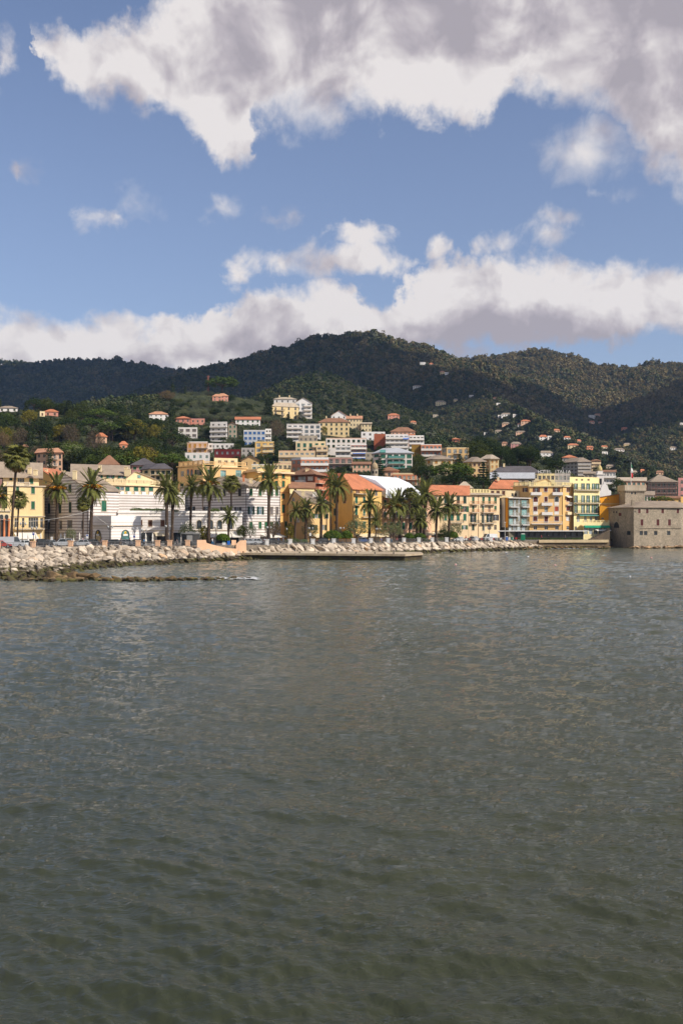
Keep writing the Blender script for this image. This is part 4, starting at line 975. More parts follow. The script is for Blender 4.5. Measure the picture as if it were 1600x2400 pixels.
balustrade(b, 0, 1223.2 - 4, 1225, 1367, 1426, WALL['pale_yellow'], 1.6); b.done()
b = Bld('beach_restaurant', 'long low dark fronted beach restaurant with white slab roof under the hotel', [(1168, 336), (1366, 339.5)], 1245, 5, 'dark', cat='restaurant')
b.win(0, [1190 + 14*k for k in range(13)], [(1247.5, 1257)], 11, 'g', pane='dark', fr='dark'); b.band(0, 1243.4, 2, 1.4, FRAME['white'], 'roof_slab'); b.done()

b = Bld('orange_house', 'deep orange gabled house between the lemon building and the castle', [(1404, 356), (1468, 360)], 1166, 10, 'deep_ochre'); b.win(0, [1417.5, 1424.5], [(1169, 1172)], 2.5, 'd'); b.gable(1.2, 'brown_tile', .4, along=False, shift=.7); b.band(0, 1179, 3, .1, WALL['ochre']); b.done()
b = Bld('orange_annexe', 'low deep orange house end beside the castle turret roof', [(1404, 349), (1428, 349)], 1187, 6, 'deep_ochre'); b.gable(.8, 'brown_tile', .3, along=False, shift=.3); b.win(0, [1411], [(1213, 1217)], 6, 'g'); b.done()

# ------------------------------------------------------------------ castle on the water
b = Bld('castle', 'grey stone sea castle with slate roofs and small dark windows at water edge', [(1425, 349), (1484, 332), (1594, 336), (1640, 352)], 1190, 12, 'stone', base=-0.8, ref=1, cat='castle')
b.win(1, [1497, 1515.5, 1551.5, 1587], [(1192.5, 1203)], 6, 'c', 'maroon', fr='stone'); b.win(1, [1503, 1540.5, 1567.5], [(1217, 1232)], 7, 'c', 'maroon', fr='stone'); b.win(1, [1501.5, 1512, 1535.5, 1566], [(1244.5, 1254)], 8, 'd', fr='dark')
b.win(0, [1472], [(1244.5, 1254)], 9, 'd', fr='dark'); b.win(0, [1452], [(1201.5, 1209.5)], 7, 'c', 'maroon', fr='stone'); b.win(0, [1437, 1443.5], [(1198, 1202.5)], 3, 'd', fr='dark'); b.arch(0, 1444, 1227, 1237, 13, FRAME['dark']); b.win(1, [1487], [(1197, 1201)], 2.5, 'd', fr='dark')
b.band(1, 1237, 1.4, .18, WALL['stone'], 'string_course', 1499, None); b.hip(2.4, 'slate', .5); b.chimney(1481, 1172, 338, .9, 2.4, WALL['stone'])
t = Bld('tower', '', [(1449.5, 359), (1464, 351), (1510.5, 353)], 1150, 9, 'stone', base=b.z1 - 3.0, ref=1, host=b)
t.win(1, [1479.5, 1487.5], [(1153.5, 1158.5)], 4, 'd', fr='dark'); t.done()
m = MB(); cen = sum(t.poly(), Vector((0, 0))) / 5; rng_ = [q + (q - cen).normalized() * .55 for q in t.poly()]
m.prism([(q.x, q.y) for q in rng_], t.z1 + .01, t.z1 + 2.0); b.part('battlement', m, WALL['concrete'])
m = MB()
for i in range(2):
    A, e, n, ln, ang = t.fr(i); k = int(ln / .75)
    for j in range(k):
        q = A + e * (j + .5) * ln / k; m.box(q.x-.16, q.x+.16, q.y-.42, q.y+.1, t.z1 - .5, t.z1 + .005)
b.part('corbel', m, WALL['stone']); b.done()
# flag
q = P(1477.5, 1137, 354); fp_ = thing('flag_pole', 'tall flagpole on the castle tower with Italian tricolour hanging down', 'flagpole', q)
m = MB(); m.tube([(0, 0, 0), (0, 0, 8.2)], [.09, .05], 6); m.build('pole', FRAME['white'], fp_)
for k, (nm, c) in enumerate((('green', C(20, 120, 70)), ('white', C(225, 222, 215)), ('red', C(196, 50, 50)))):
    m = MB(); n = 8
    for j in range(n):
        a0, a1 = (k*n + j) / (3*n), (k*n + j + 1) / (3*n)
        f = lambda a: (.08 + .75 * math.sin(a * 2.4) ** .8 * .8 + .08, .12 * math.sin(a * 19), 7.9 - 5.2 * a ** 1.05)
        x0, y0, z0 = f(a0); x1, y1, z1 = f(a1)
        m.quad((.06, y0*.2, z0), (x0, y0, z0 - .35), (x1, y1, z1 - .35), (.06, y1*.2, z1))
    o = m.build('flag_stripe', plain('flag_' + nm, c, .8), fp_)
# ramp wall between the walk and the castle
m = MB(); q = [P(1384, 1264, 333), P(1428, 1238, 336), P(1428, 1262, 336)]
pts = [P(1384, 1285, 333), P(1384, 1264, 333), P(1396, 1260, 333.6), P(1428, 1241, 336), P(1428, 1285, 336)]
for off in (0, 4): m.poly([p + Vector((0, off, 0)) for p in (pts if off == 0 else reversed(pts))])
for j in range(5): a, c = pts[j], pts[(j+1) % 5]; d = Vector((0, 4, 0)); m.quad(a, a + d, c + d, c)
tag(m.build('ramp_wall', stone('dark_quay_stone', C(120, 106, 90), 1.3, wet=.9)), 'dark stone ramp wall rising to the castle from the walkway', 'wall')

# church with bell tower and scrolled front
ch = thing('church', 'white church with domed bell tower and scrolled gable behind the lemon building', 'church', P(1404, 1180, 400) - Vector((0, 0, 6)))
m = MB(); c0 = P(1404, 1180, 404) - ch.location; s_ = 404 / FPX
def cz(py): return Z_of(py, 404) - ch.location.z
hw = 8 * s_; m.box(c0.x-hw, c0.x+hw, c0.y-hw, c0.y+hw, -6, cz(1113)); m.box(c0.x-hw-.3, c0.x+hw+.3, c0.y-hw-.3, c0.y+hw+.3, cz(1113), cz(1110.5)); m.box(c0.x-hw*.78, c0.x+hw*.78, c0.y-hw*.78, c0.y+hw*.78, cz(1110.5), cz(1104))
m.build('tower', WALL['white'], ch)
m = MB(); m.lathe([(hw*.8, cz(1104)), (hw*.8, cz(1101)), (hw*.7, cz(1096.5)), (hw*.42, cz(1092.5)), (hw*.12, cz(1090.5)), (.08, cz(1088))], (c0.x, c0.y), 12); m.build('dome', tiles('dome_tile', C(196, 176, 120)), ch, True)
m = MB(); m.box(c0.x-1.0*.5, c0.x+.5, c0.y-hw-.06, c0.y-hw-.005, cz(1136), cz(1122)); m.build('belfry_opening', WALL['dark'], ch)
prof = [(-15, 1185), (-15, 1152), (-13.5, 1149), (-12, 1150), (-9, 1146), (-7.5, 1141), (-7, 1138), (-3.5, 1135.5), (-2.5, 1131), (0, 1128.5), (2.5, 1131), (3.5, 1135.5), (7, 1138), (7.5, 1141), (9, 1146), (12, 1150), (13.5, 1149), (15, 1152), (15, 1185)]
m = MB(); c1 = P(1416, 1180, 392) - ch.location; pf = [(c1.x + a * 392/FPX, Z_of(y, 392) - ch.location.z) for a, y in prof]
m.poly([(x, c1.y, z) for x, z in pf]); m.poly([(x, c1.y + 1, z) for x, z in reversed(pf)])
for j in range(len(pf)): (xa, za), (xb, zb) = pf[j], pf[(j+1) % len(pf)]; m.quad((xa, c1.y, za), (xa, c1.y+1, za), (xb, c1.y+1, zb), (xb, c1.y, zb))
m.build('front', WALL['bright_white'], ch)
m = MB(); m.box(c1.x-2.3, c1.x+2.3, c1.y+1.01, c1.y+14, -6, Z_of(1150, 392)-ch.location.z); m.build('nave', WALL['white'], ch)

# rooftop lettering
def letters(name, label, text, px0, px1, py, hpx, Y, mat):
    root = thing(name, label, 'sign', P(px0, py, Y)); n = len(text); w = (px1 - px0) * Y / FPX
    for k, ch_ in enumerate(text):
        if ch_ == ' ': continue
        cu = bpy.data.curves.new('letter', 'FONT'); cu.body = ch_; cu.size = hpx * Y / FPX * 1.42; cu.extrude = .06; cu.align_x = 'CENTER'
        cu.materials.append(mat); tmp = bpy.data.objects.new('letter', cu); COL.objects.link(tmp)
        dg = bpy.context.evaluated_depsgraph_get(); me = bpy.data.meshes.new_from_object(tmp.evaluated_get(dg)); bpy.data.objects.remove(tmp)
        o = link('letter', me, root); o.location = (w * (k + .5) / n, 0, 0); o.rotation_euler = (R(90), 0, 0)
    m = MB()
    for z in (-.12, hpx * Y / FPX * .5): m.box(0, w, .1, .16, z, z + .06)
    for k in range(0, n + 1, 2): m.box(w*k/n - .03, w*k/n + .03, .12, .18, -1.6, hpx * Y / FPX)
    m.build('frame', FRAME['iron'], root)
letters('roof_sign', 'white rooftop letters reading HOTEL ITALIA on a frame above the hotel', 'HOTEL ITALIA', 1260, 1336, 1109, 7.6, 366, FRAME['white'])

# ------------------------------------------------------------------ houses between the front and the hill
TOWN = []
def grid(b, i, pa, pb, n, rows, w, st='c', col='green', pane='dark', fr='stone'):
    b.win(i, [pa + (pb - pa) * (k + .5) / n for k in range(n)], rows, w, st, col, pane, fr)
def house(name, label, pa, pb, top, Y, wall='cream', roof=('hip', 1.5, 'slate'), nf=2, n=3, fh=None, w=None, st='c', col='green', pane='dark', dY=0, depth=10, side=None, balc=None, bmat=None, bst='solid', fr='stone', cat='house', skip=(), chim=0, group=None, y0=None):
    """house of nf storeys with n openings each; side = (column, extra distance) adds a second visible front"""
    front = [(pa, Y), (pb, Y + dY)]
    if side: front = [(pa, Y + side[1]), (side[0], Y), (pb, Y + dY)] if side[0] > pa else [(side[0], Y + side[1]), (pa, Y), (pb, Y + dY)]
    k = 1 if side else 0
    b = Bld(name, label, front, top, depth, wall, cat=cat, group=group, ref=k)
    s1 = FPX / Y; fh = fh or 3.1 * s1; w = w or 1.1 * s1
    fa, fb = front[k][0], front[k+1][0]
    if Y > 395: TOWN.append(((pa + pb) / 2, top + max(1, nf) * fh, Y, max(1, nf) * fh, abs(pb - pa)))
    if balc and st == 'g' and Y > 395: w = max(w, .62 * (fb - fa) / n)
    for f in range(nf):
        if f in skip: continue
        ya = (y0 or top) + f * fh + .22 * fh; yb = ya + (.68 if balc else .5) * fh
        grid(b, k, fa, fb, n, [(ya, yb)], w, st, col, pane, fr)
        if side:
            m_ = max(1, round(n * abs(front[1][0] - front[0][0]) / max(1, fb - fa))); grid(b, 0, front[0][0], front[1][0], m_, [(ya, ya + .5*fh)], w, st, col, pane, fr)
        if balc: b.balcony(k, fa + balc[0] * (fb - fa), fa + balc[1] * (fb - fa), (y0 or top) + (f + .93) * fh, 1.2, .95, bst, WALL[bmat] if bmat in WALL else (FRAME[bmat] if bmat in FRAME else (CLOTH[bmat] if bmat else None)), FRAME['stone'])
    kind, rise, rm = roof
    if kind == 'hip': b.hip(rise, rm)
    elif kind == 'gable': b.gable(rise, rm)
    elif kind == 'gend': b.gable(rise, rm, along=False)
    elif kind == 'flat': b.flat(rise, WALL[rm] if rm in WALL else None)
    for c in range(chim): b.chimney(fa + (fb - fa) * (.25 + .45 * c), top - (rise + 1.0) * s1, Y + 4, .8, 1.5)
    return b
H = lambda *a, **k: house(*a, **k).done()

H('tile_house', 'yellow house under a broad orange hipped roof behind the hotel', 1147, 1224, 1146, 368, 'yellow', ('hip', 3.4, 'terracotta'), 2, 6, dY=4, col='brown', chim=1)
H('dark_roof_house', 'house under a big dark slate hipped roof with skylights behind the hotel', 1152, 1264, 1109, 412, 'cream', ('hip', 3.0, 'dark_slate'), 1, 6, st='g', chim=1)
H('metal_roof_shed', 'long pale metal roofed building beside the dark slate roof', 1150, 1250, 1121, 392, 'concrete', ('gable', 2.3, 'metal'), 1, 6, st='d')
H('sign_house', 'pale yellow flat roofed block carrying rooftop letters', 1259, 1299, 1110.5, 372, 'pale_yellow', ('flat', .2, 'cream'), 2, 4, st='g', col='brown')
H('penthouse_block', 'grey penthouse block with aerials behind the rooftop letters', 1299, 1336, 1111, 376, 'grey', ('flat', .3, 'grey'), 1, 4, st='g', pane='pale')
H('cupola_house', 'small yellow tower house with pyramid slate roof above the orange roofed house', 1071, 1105, 1145, 345, 'pale_yellow', ('hip', 2.3, 'pale_slate'), 1, 2, st='d', depth=5)
house('grey_flats', 'large grey apartment block with dark balconies and mansard roof behind the hotels', 1352, 1383, 1083, 520, 'grey', ('hip', 2.6, 'slate'), 5, 4, fh=8, side=(1318, 10), balc=(0, 1), bmat='grey', st='d').done()
H('red_roof_block', 'house with red hipped roof just above the grey apartment block', 1317, 1350, 1073, 560, 'grey', ('hip', 1.8, 'terracotta'), 1, 4, st='d')
H('brown_flats', 'brown flats with pale balconies just right of the grey apartment block', 1384, 1406, 1080, 560, 'peach', ('hip', 1.0, 'brown_tile'), 3, 3, fh=8, balc=(0, 1), bmat='beige', st='d')
H('white_terrace_flats', 'white low flats with green awnings behind the bell tower', 1412, 1441, 1106, 480, 'white', ('gable', 1.0, 'brown_tile'), 3, 4, st='g', pane='pale', balc=(0, 1), bmat='white')
H('cream_gable_row', 'cream house row left of the bell tower', 1368, 1396, 1110, 440, 'concrete', ('gable', 1.0, 'slate'), 2, 3, st='g')
H('penthouse', 'peach apartment top with teal windows behind the castle tower', 1446, 1512, 1127, 440, 'peach', ('gable', 1.6, 'pale_slate'), 3, 6, st='g', pane='teal', balc=(0, 1), bmat='peach')
b = house('scaffolded_house', 'grey house wrapped in scaffolding under a slate gable behind the castle', 1524, 1585, 1130, 420, 'mauve', ('hip', 3.2, 'slate'), 3, 5, fh=14, st='d', side=(1514, 8))
m = MB(); A, e, n, ln, ang = b.fr(1); zb, zt = b.z0, b.z1 + .4
for j in range(12): x = -1.2 + (ln + 2.4) * j / 11; m.tube([(x, -1.2, 0), (x, -1.2, zt - zb)], .05, 4); m.tube([(x, -.35, 0), (x, -.35, zt - zb)], .05, 4)
z = 2.0
while z < zt - zb: m.box(-1.3, ln + 1.3, -1.25, -.3, z, z + .07); m.tube([(-1.3, -1.2, z + 1), (ln + 1.3, -1.2, z + 1)], .04, 4); z += 2.0
b.place(m.build('scaffolding', plain('scaffold_steel', C(150, 150, 140), .5, .6), b.root), 1, 0, zb); b.done()
H('pale_house', 'white house with green shutters and slate roof between castle tower and scaffolding', 1508, 1531, 1160, 380, 'white', ('gable', 1.4, 'slate'), 2, 3, col='bottle', w=4)
H('amber_house', 'amber yellow house with maroon windows at the photo edge behind the castle', 1594, 1690, 1167, 352, 'ochre', ('flat', .4, 'ochre'), 4, 5, fh=20, st='d')
H('pink_end_house', 'tall pale pink house at the photo edge right of the scaffolding', 1588, 1660, 1122, 430, 'rose', ('flat', .4, 'rose'), 4, 4, st='g')
H('castle_wing', 'rust red roofed house behind the castle roof', 1536, 1600, 1168, 372, 'ochre', ('gable', .8, 'brown_tile'), 2, 4, st='d')

H('pink_villa', 'pale pink three storey villa with white balconies and hipped roof under the dark trees', 110, 147, 1061, 352, 'peach', ('hip', 1.8, 'pink_tile'), 3, 3, st='d', side=(86, 5), fh=16, balc=(.1, .7), bmat='white', bst='rail', cat='villa', w=5.5)
b = house('mansard_house', 'small brown roofed house with white dormer above the long cream building', 233, 279, 1090, 322, 'white', ('hip', 3.2, 'brown_tile'), 1, 3, st='d', depth=8)
m = MB(); q = P(264, 1083, 320) - b.L; m.box(q.x-1.4, q.x+1.4, q.y-1, q.y+3, -2.2, .6); o = m.build('dormer', WALL['bright_white'], b.root); b.done()
H('solar_house', 'pink house with dark roof carrying solar panels above the slate roofs', 309, 366, 1091, 338, 'rose', ('hip', 2.6, 'dark_slate'), 2, 4, col='green', fh=13, cat='house')
H('shaded_house', 'cream house with shaded green shuttered front below the umbrella pine', 352, 402, 1100, 322, 'cream', ('hip', 2.0, 'dark_slate'), 2, 4, side=(334, 6), fh=13, col='dark_green', balc=(.1, .9), bst='rail')

# ------------------------------------------------------------------ hillside town
H('hilltop_palazzo', 'big cream hilltop house with slate roof and dormer, highest of the town', 638, 700, 952, 690, 'yellow', ('hip', 3.2, 'pale_slate'), 3, 4, fh=10.5, st='d', dY=8, w=4, balc=(.1, .45), bst='rail')
H('hilltop_white_house', 'white gabled apartment house directly behind the cream hilltop palazzo', 690, 731, 944, 712, 'bright_white', ('gend', 3.6, 'slate'), 4, 3, fh=9.5, st='g', pane='pale', balc=(.55, 1), bmat='white')
H('hilltop_back_house', 'slate roofed white house showing its roof above the cream hilltop palazzo', 642, 694, 936, 735, 'white', ('hip', 2.0, 'pale_slate'), 1, 4, st='d', chim=2)
H('red_roof_villa', 'white villa with low red roof and green shutters on the slope', 552, 610, 983, 640, 'bright_white', ('gable', 2.0, 'terracotta'), 2, 5, fh=9, col='green', w=3.6)
H('pink_bungalow', 'low pink house with orange roof beside tall cypress', 412, 446, 981, 630, 'pink', ('hip', 1.8, 'terracotta'), 1, 3, fh=11, st='d')
H('pink_annexe', 'low pink flat house right of the pink bungalow', 447, 480, 982, 634, 'pink', ('flat', .3, 'rose'), 1, 3, fh=11, st='d')
H('white_terrace_house', 'low white terraced house under the pink bungalow', 418, 463, 1003, 575, 'white', ('flat', .4, 'white'), 2, 3, fh=12, st='r', col='grey', w=9)
H('white_loggia_house', 'white four storey house with arched loggia and terraces', 493, 533, 991, 575, 'white', ('flat', .5, 'white'), 4, 3, fh=11.5, st='d', side=None, balc=(0, 1), bmat='white', dY=-2)
H('small_white_house', 'small white house end just right of the loggia house', 535, 555, 995, 590, 'concrete', ('gend', 1.2, 'brown_tile'), 3, 2, fh=11, st='c', col='bottle')
H('blue_white_house', 'pale blue white house with blue shutters in a row', 571, 622, 1009, 560, plaster('wall_pale_blue', C(204, 208, 212)), ('flat', .3, 'white'), 3, 5, fh=12.5, col='blue', w=6.5, side=None)
H('blue_white_wing', 'white balconied wing right of the blue shuttered house', 622, 636, 1006, 568, 'bright_white', ('flat', .3, 'white'), 3, 2, fh=12, st='g', balc=(0, 1), bmat='white')
H('yellow_cube_house', 'bright yellow flat roofed house with white balconies beside cypress', 598, 643, 1036, 500, 'ochre', ('flat', .3, 'yellow'), 3, 3, fh=12.5, st='g', pane='pale', balc=(.4, 1), bmat='yellow', w=6)
H('peach_flats', 'peach flats with orange blinds and white balconies above the orange mansion', 439, 487, 1037, 500, 'peach', ('flat', .5, 'white'), 3, 4, fh=14, st='r', col='ochre', balc=(.45, 1), bmat='white', bst='rail', w=6)
H('stacked_balcony_house', 'white stacked balconies at the end of the peach flats', 488, 499, 1040, 506, 'white', ('flat', .3, 'white'), 3, 1, fh=14, st='d', balc=(0, 1), bmat='white')
H('maroon_house', 'low maroon flat roofed house with white awnings', 503, 564, 1055, 470, 'maroon', ('flat', .4, 'maroon'), 1, 5, fh=14, st='g', pane='pale', fr='brown')
H('grey_wall_house', 'grey rendered house between the maroon house and the yellow house', 566, 597, 1051, 492, 'grey', ('flat', .3, 'grey'), 2, 3, fh=12, st='d')
H('white_roof_terrace', 'low white roof terrace house just behind the orange mansion', 434, 492, 1064, 460, 'white', ('flat', .6, 'white'), 1, 4, fh=14, st='g', pane='teal')
H('orange_gablet', 'small orange gabled house beside dark cypress above the cornice house', 566, 607, 1079, 420, 'orange', ('gend', 1.8, 'brown_tile'), 1, 2, st='d')
H('green_awning_hut', 'low cream rooftop house with green awning above the cornice house', 590, 636, 1090, 330, 'cream', ('flat', .3, 'white'), 1, 4, st='g', pane='teal', depth=6)
H('grey_white_flats', 'grey white apartment block with four storeys of recessed balconies', 672, 751, 995, 585, 'white', ('flat', .5, 'grey'), 4, 6, fh=10.5, st='g', pane='blue', balc=(0, .45), bmat='white', w=4.5)
H('grey_white_wing', 'lower projecting wing with terrace in front of the grey white flats', 700, 744, 1024, 560, 'concrete', ('flat', .8, 'concrete'), 1, 4, fh=12, st='d')
H('gabled_yellow_house', 'yellow chalet with wide brown gabled roof and dark shutters', 747, 818, 990, 622, 'yellow', ('hip', 3.0, 'brown_tile'), 3, 6, fh=10.5, col='dark_green', w=4, chim=1)
H('dormer_terrace', 'long cream stepped row with red dormered roof descending the hillside', 776, 812, 974, 690, 'bright_white', ('gend', 3.4, 'pink_tile'), 2, 3, fh=10, st='g', side=None)
H('dormer_terrace_wing', 'cream row wing with chimneys right of the white gable', 812, 848, 981, 680, 'cream', ('gable', 2.2, 'pink_tile'), 3, 5, fh=10, st='d', chim=2, w=3)
H('dormer_terrace_end', 'lower end of the cream hillside row', 846, 870, 993, 672, 'cream', ('gable', 1.2, 'pale_slate'), 2, 3, fh=10, st='g', w=3)
H('green_awning_flats', 'cream flats with dark green awnings over balconies', 693, 763, 1036, 530, 'cream', ('flat', .4, 'cream'), 3, 5, fh=13, st='c', col='bottle', balc=(.55, 1), bmat='beige', w=6.5)
H('long_balcony_flats', 'long beige flats with rows of balconies left of the pink balconied block', 653, 738, 1058, 462, 'beige', ('flat', .4, 'peach'), 3, 7, fh=14.5, st='g', pane='pale', balc=(0, 1), bmat='beige', w=6)
H('pink_balcony_flats', 'pink flats with wide white balconies and pergola', 705, 770, 1077, 412, 'salmon', ('flat', .9, 'bright_white'), 3, 6, fh=15, st='g', pane='pale', side=(683, 6), balc=(0, 1), bmat='bright_white', w=6)
H('stacked_grey_flats', 'grey apartment block with green shuttered attic and blue awnings', 764, 858, 1028, 545, 'white', ('flat', .4, 'peach'), 2, 8, fh=12, col='dark_green', w=6)
H('glazed_terrace_flats', 'grey terraced flats with glazed balconies below the green shuttered attic', 786, 822, 1047, 520, 'grey', ('flat', .5, 'bright_white'), 3, 3, fh=12.5, st='g', pane='blue', balc=(0, 1), bmat='white', w=7)
b = house('blue_awning_flats', 'pale flats with blue awnings over long balconies', 822, 859, 1043, 528, 'mauve', ('flat', .5, 'bright_white'), 4, 4, fh=11, st='g', pane='blue', balc=(0, 1), bmat='white', w=6)
for y in (1049, 1060, 1071): b.awning(0, 826, 856, y, y + 3, 1.4, 'blue' if y > 1050 else 'white')
b.done()
H('brown_loggia_flats', 'brown flats with open white loggias above the ochre house', 768, 826, 1073, 455, 'mauve', ('flat', .3, 'concrete'), 2, 4, fh=15, st='d', balc=(0, 1), bmat='grey', bst='rail', w=9)
H('white_modern_house', 'white modern box house on the slope right of the dormered row', 846, 902, 1013, 622, 'bright_white', ('flat', .3, 'bright_white'), 2, 4, fh=11, st='d', w=5)
H('brick_end_block', 'windowless red brick end wall left of white glazed flats', 876, 903, 1018, 570, 'brick', ('flat', .3, 'brick'), 0, 1)
b = house('white_glazed_flats', 'bright white glazed flats with blue awning', 903, 956, 1019, 562, 'bright_white', ('flat', .3, 'bright_white'), 3, 5, fh=10.5, st='g', pane='pale', balc=(0, 1), bmat='white', w=7); b.awning(0, 944, 957, 1024, 1029, 1.6, 'blue'); b.done()
H('terracotta_terraces', 'stepped flats with terracotta trim under a slate pyramid roof', 916, 972, 1012, 602, 'peach', ('hip', 3.0, 'brown_tile'), 2, 6, fh=10, st='d', balc=(0, 1), bmat='salmon', w=4)
H('white_stepped_flats', 'white stepped balconies right of the blue awning', 958, 993, 1022, 585, 'white', ('flat', .4, 'bright_white'), 3, 4, fh=10, st='g', balc=(0, 1), bmat='bright_white', w=4)
b = house('teal_flats', 'white flats with teal blinds and planted glass penthouse', 890, 966, 1062, 450, 'white', ('hip', 2.6, 'metal'), 4, 5, fh=13, st='r', col='bottle', side=(874, 6), w=11, balc=(.25, .75), bmat='teal'); b.awning(1, 890, 903, 1054, 1060, 1.5, 'teal'); b.done()
H('mustard_block', 'mustard brown windowless block between teal flats and pink balconies', 964, 986, 1043, 500, 'mustard', ('flat', .3, 'brown'), 0, 1)
H('pink_white_flats', 'pink flats with white balconies above the beige hipped house', 986, 1034, 1043, 498, 'salmon', ('flat', .4, 'white'), 2, 5, fh=14, st='g', pane='blue', balc=(0, 1), bmat='white', w=6)
H('low_pink_flats', 'low pink and cream flats beside the white tarpaulin roof', 921, 984, 1112, 402, 'salmon', ('flat', .6, 'cream'), 2, 6, fh=13, st='g', pane='pale', balc=(0, 1), bmat='cream', bst='rail', w=5)
H('brown_roof_house', 'small brown roofed house beside the domed chapel', 889, 934, 1104, 412, 'peach', ('hip', 1.8, 'brown_tile'), 1, 3, st='d')
H('beige_hip_house', 'plain beige house with low hipped slate roof above the umbrella pine', 1014, 1060, 1077, 432, 'cream', ('hip', 2.0, 'slate'), 2, 3, fh=13, col='ochre', side=(995, 6))
H('yellow_apartment', 'yellow orange apartment block with central dark balconies on the slope', 1046, 1098, 1050, 482, 'orange', ('flat', .3, 'cream'), 2, 4, fh=14, st='g', pane='pale', side=(1034, 5), balc=(.33, .66), bst='rail', w=7)
H('orange_hip_house', 'orange house with brown hipped roof and dark shutters right of the big pine', 1106, 1138, 1083, 432, 'orange', ('hip', 2.4, 'slate'), 3, 3, fh=13, st='c', col='brown', side=(1087, 5), w=5)
H('ochre_tower_house', 'ochre house with pale tiled roof and orange shutters right of the orange house', 1148, 1168, 1076, 446, 'yellow', ('hip', 2.2, 'pale_slate'), 3, 2, fh=12, col='ochre', side=(1125, 5), w=4)
H('pink_tower_house', 'tall pink square house with orange roof rising above the hillside', 1059, 1077, 1030, 642, 'salmon', ('hip', 1.4, 'terracotta'), 3, 2, fh=8, st='d', side=(1053, 4), w=3)
H('pink_tower_annexe', 'low pale house left of the tall pink square house', 1012, 1052, 1042, 630, 'peach', ('gable', 1.0, 'brown_tile'), 2, 5, fh=9, st='d', w=3)

H('low_terrace_house', 'low white walled terrace house under the arched loggia house', 494, 548, 1041, 540, 'white', ('flat', .4, 'white'), 1, 5, fh=11, st='d', w=5)
H('slim_beige_flats', 'slim beige flats between green awnings and grey flats', 741, 768, 1046, 522, 'beige', ('flat', .3, 'cream'), 3, 2, fh=13, st='g', balc=(0, 1), bmat='beige', w=6)
H('cream_low_flats', 'cream low flats left of the pink balconied flats', 641, 684, 1088, 432, 'cream', ('flat', .4, 'peach'), 2, 4, fh=13, st='g', balc=(0, 1), bmat='cream', bst='rail')
H('grey_step_house', 'grey stepped house right of the blue awning flats', 856, 880, 1062, 490, 'concrete', ('flat', .4, 'grey'), 2, 2, fh=12, st='d')
H('beige_pair_house', 'beige house squeezed above the domed chapel', 826, 868, 1088, 440, 'peach', ('gable', 1.2, 'brown_tile'), 2, 4, fh=12, st='c', col='green', w=4)
# domed chapel
q = P(877.5, 1120, 392); ch = thing('chapel', 'small round chapel lantern with pale stone dome behind the tarpaulin', 'chapel', q); s_ = 392 / FPX; f = lambda y: Z_of(y, 392) - q.z
m = MB(); m.lathe([(8*s_, -6), (8*s_, f(1101)), (8.8*s_, f(1100.5)), (8.8*s_, f(1099))], (0, 0), 12); m.build('drum', WALL['concrete'], ch)
m = MB(); m.lathe([(8*s_, f(1099)), (7.9*s_, f(1095)), (7*s_, f(1090)), (4.6*s_, f(1086)), (1.5*s_, f(1084.3)), (1.3*s_, f(1082)), (.4*s_, f(1078))], (0, 0), 14); m.build('dome', stone('dome_stone', C(186, 170, 140), 1.0, joint=False), ch, True)
for a in (-.5, .5): m = MB(); m.box(-.35, .35, -8*s_-.04, -8*s_+.1, f(1110), f(1104)); o = m.build('opening', WALL['dark'], ch); o.rotation_euler = (0, 0, a)

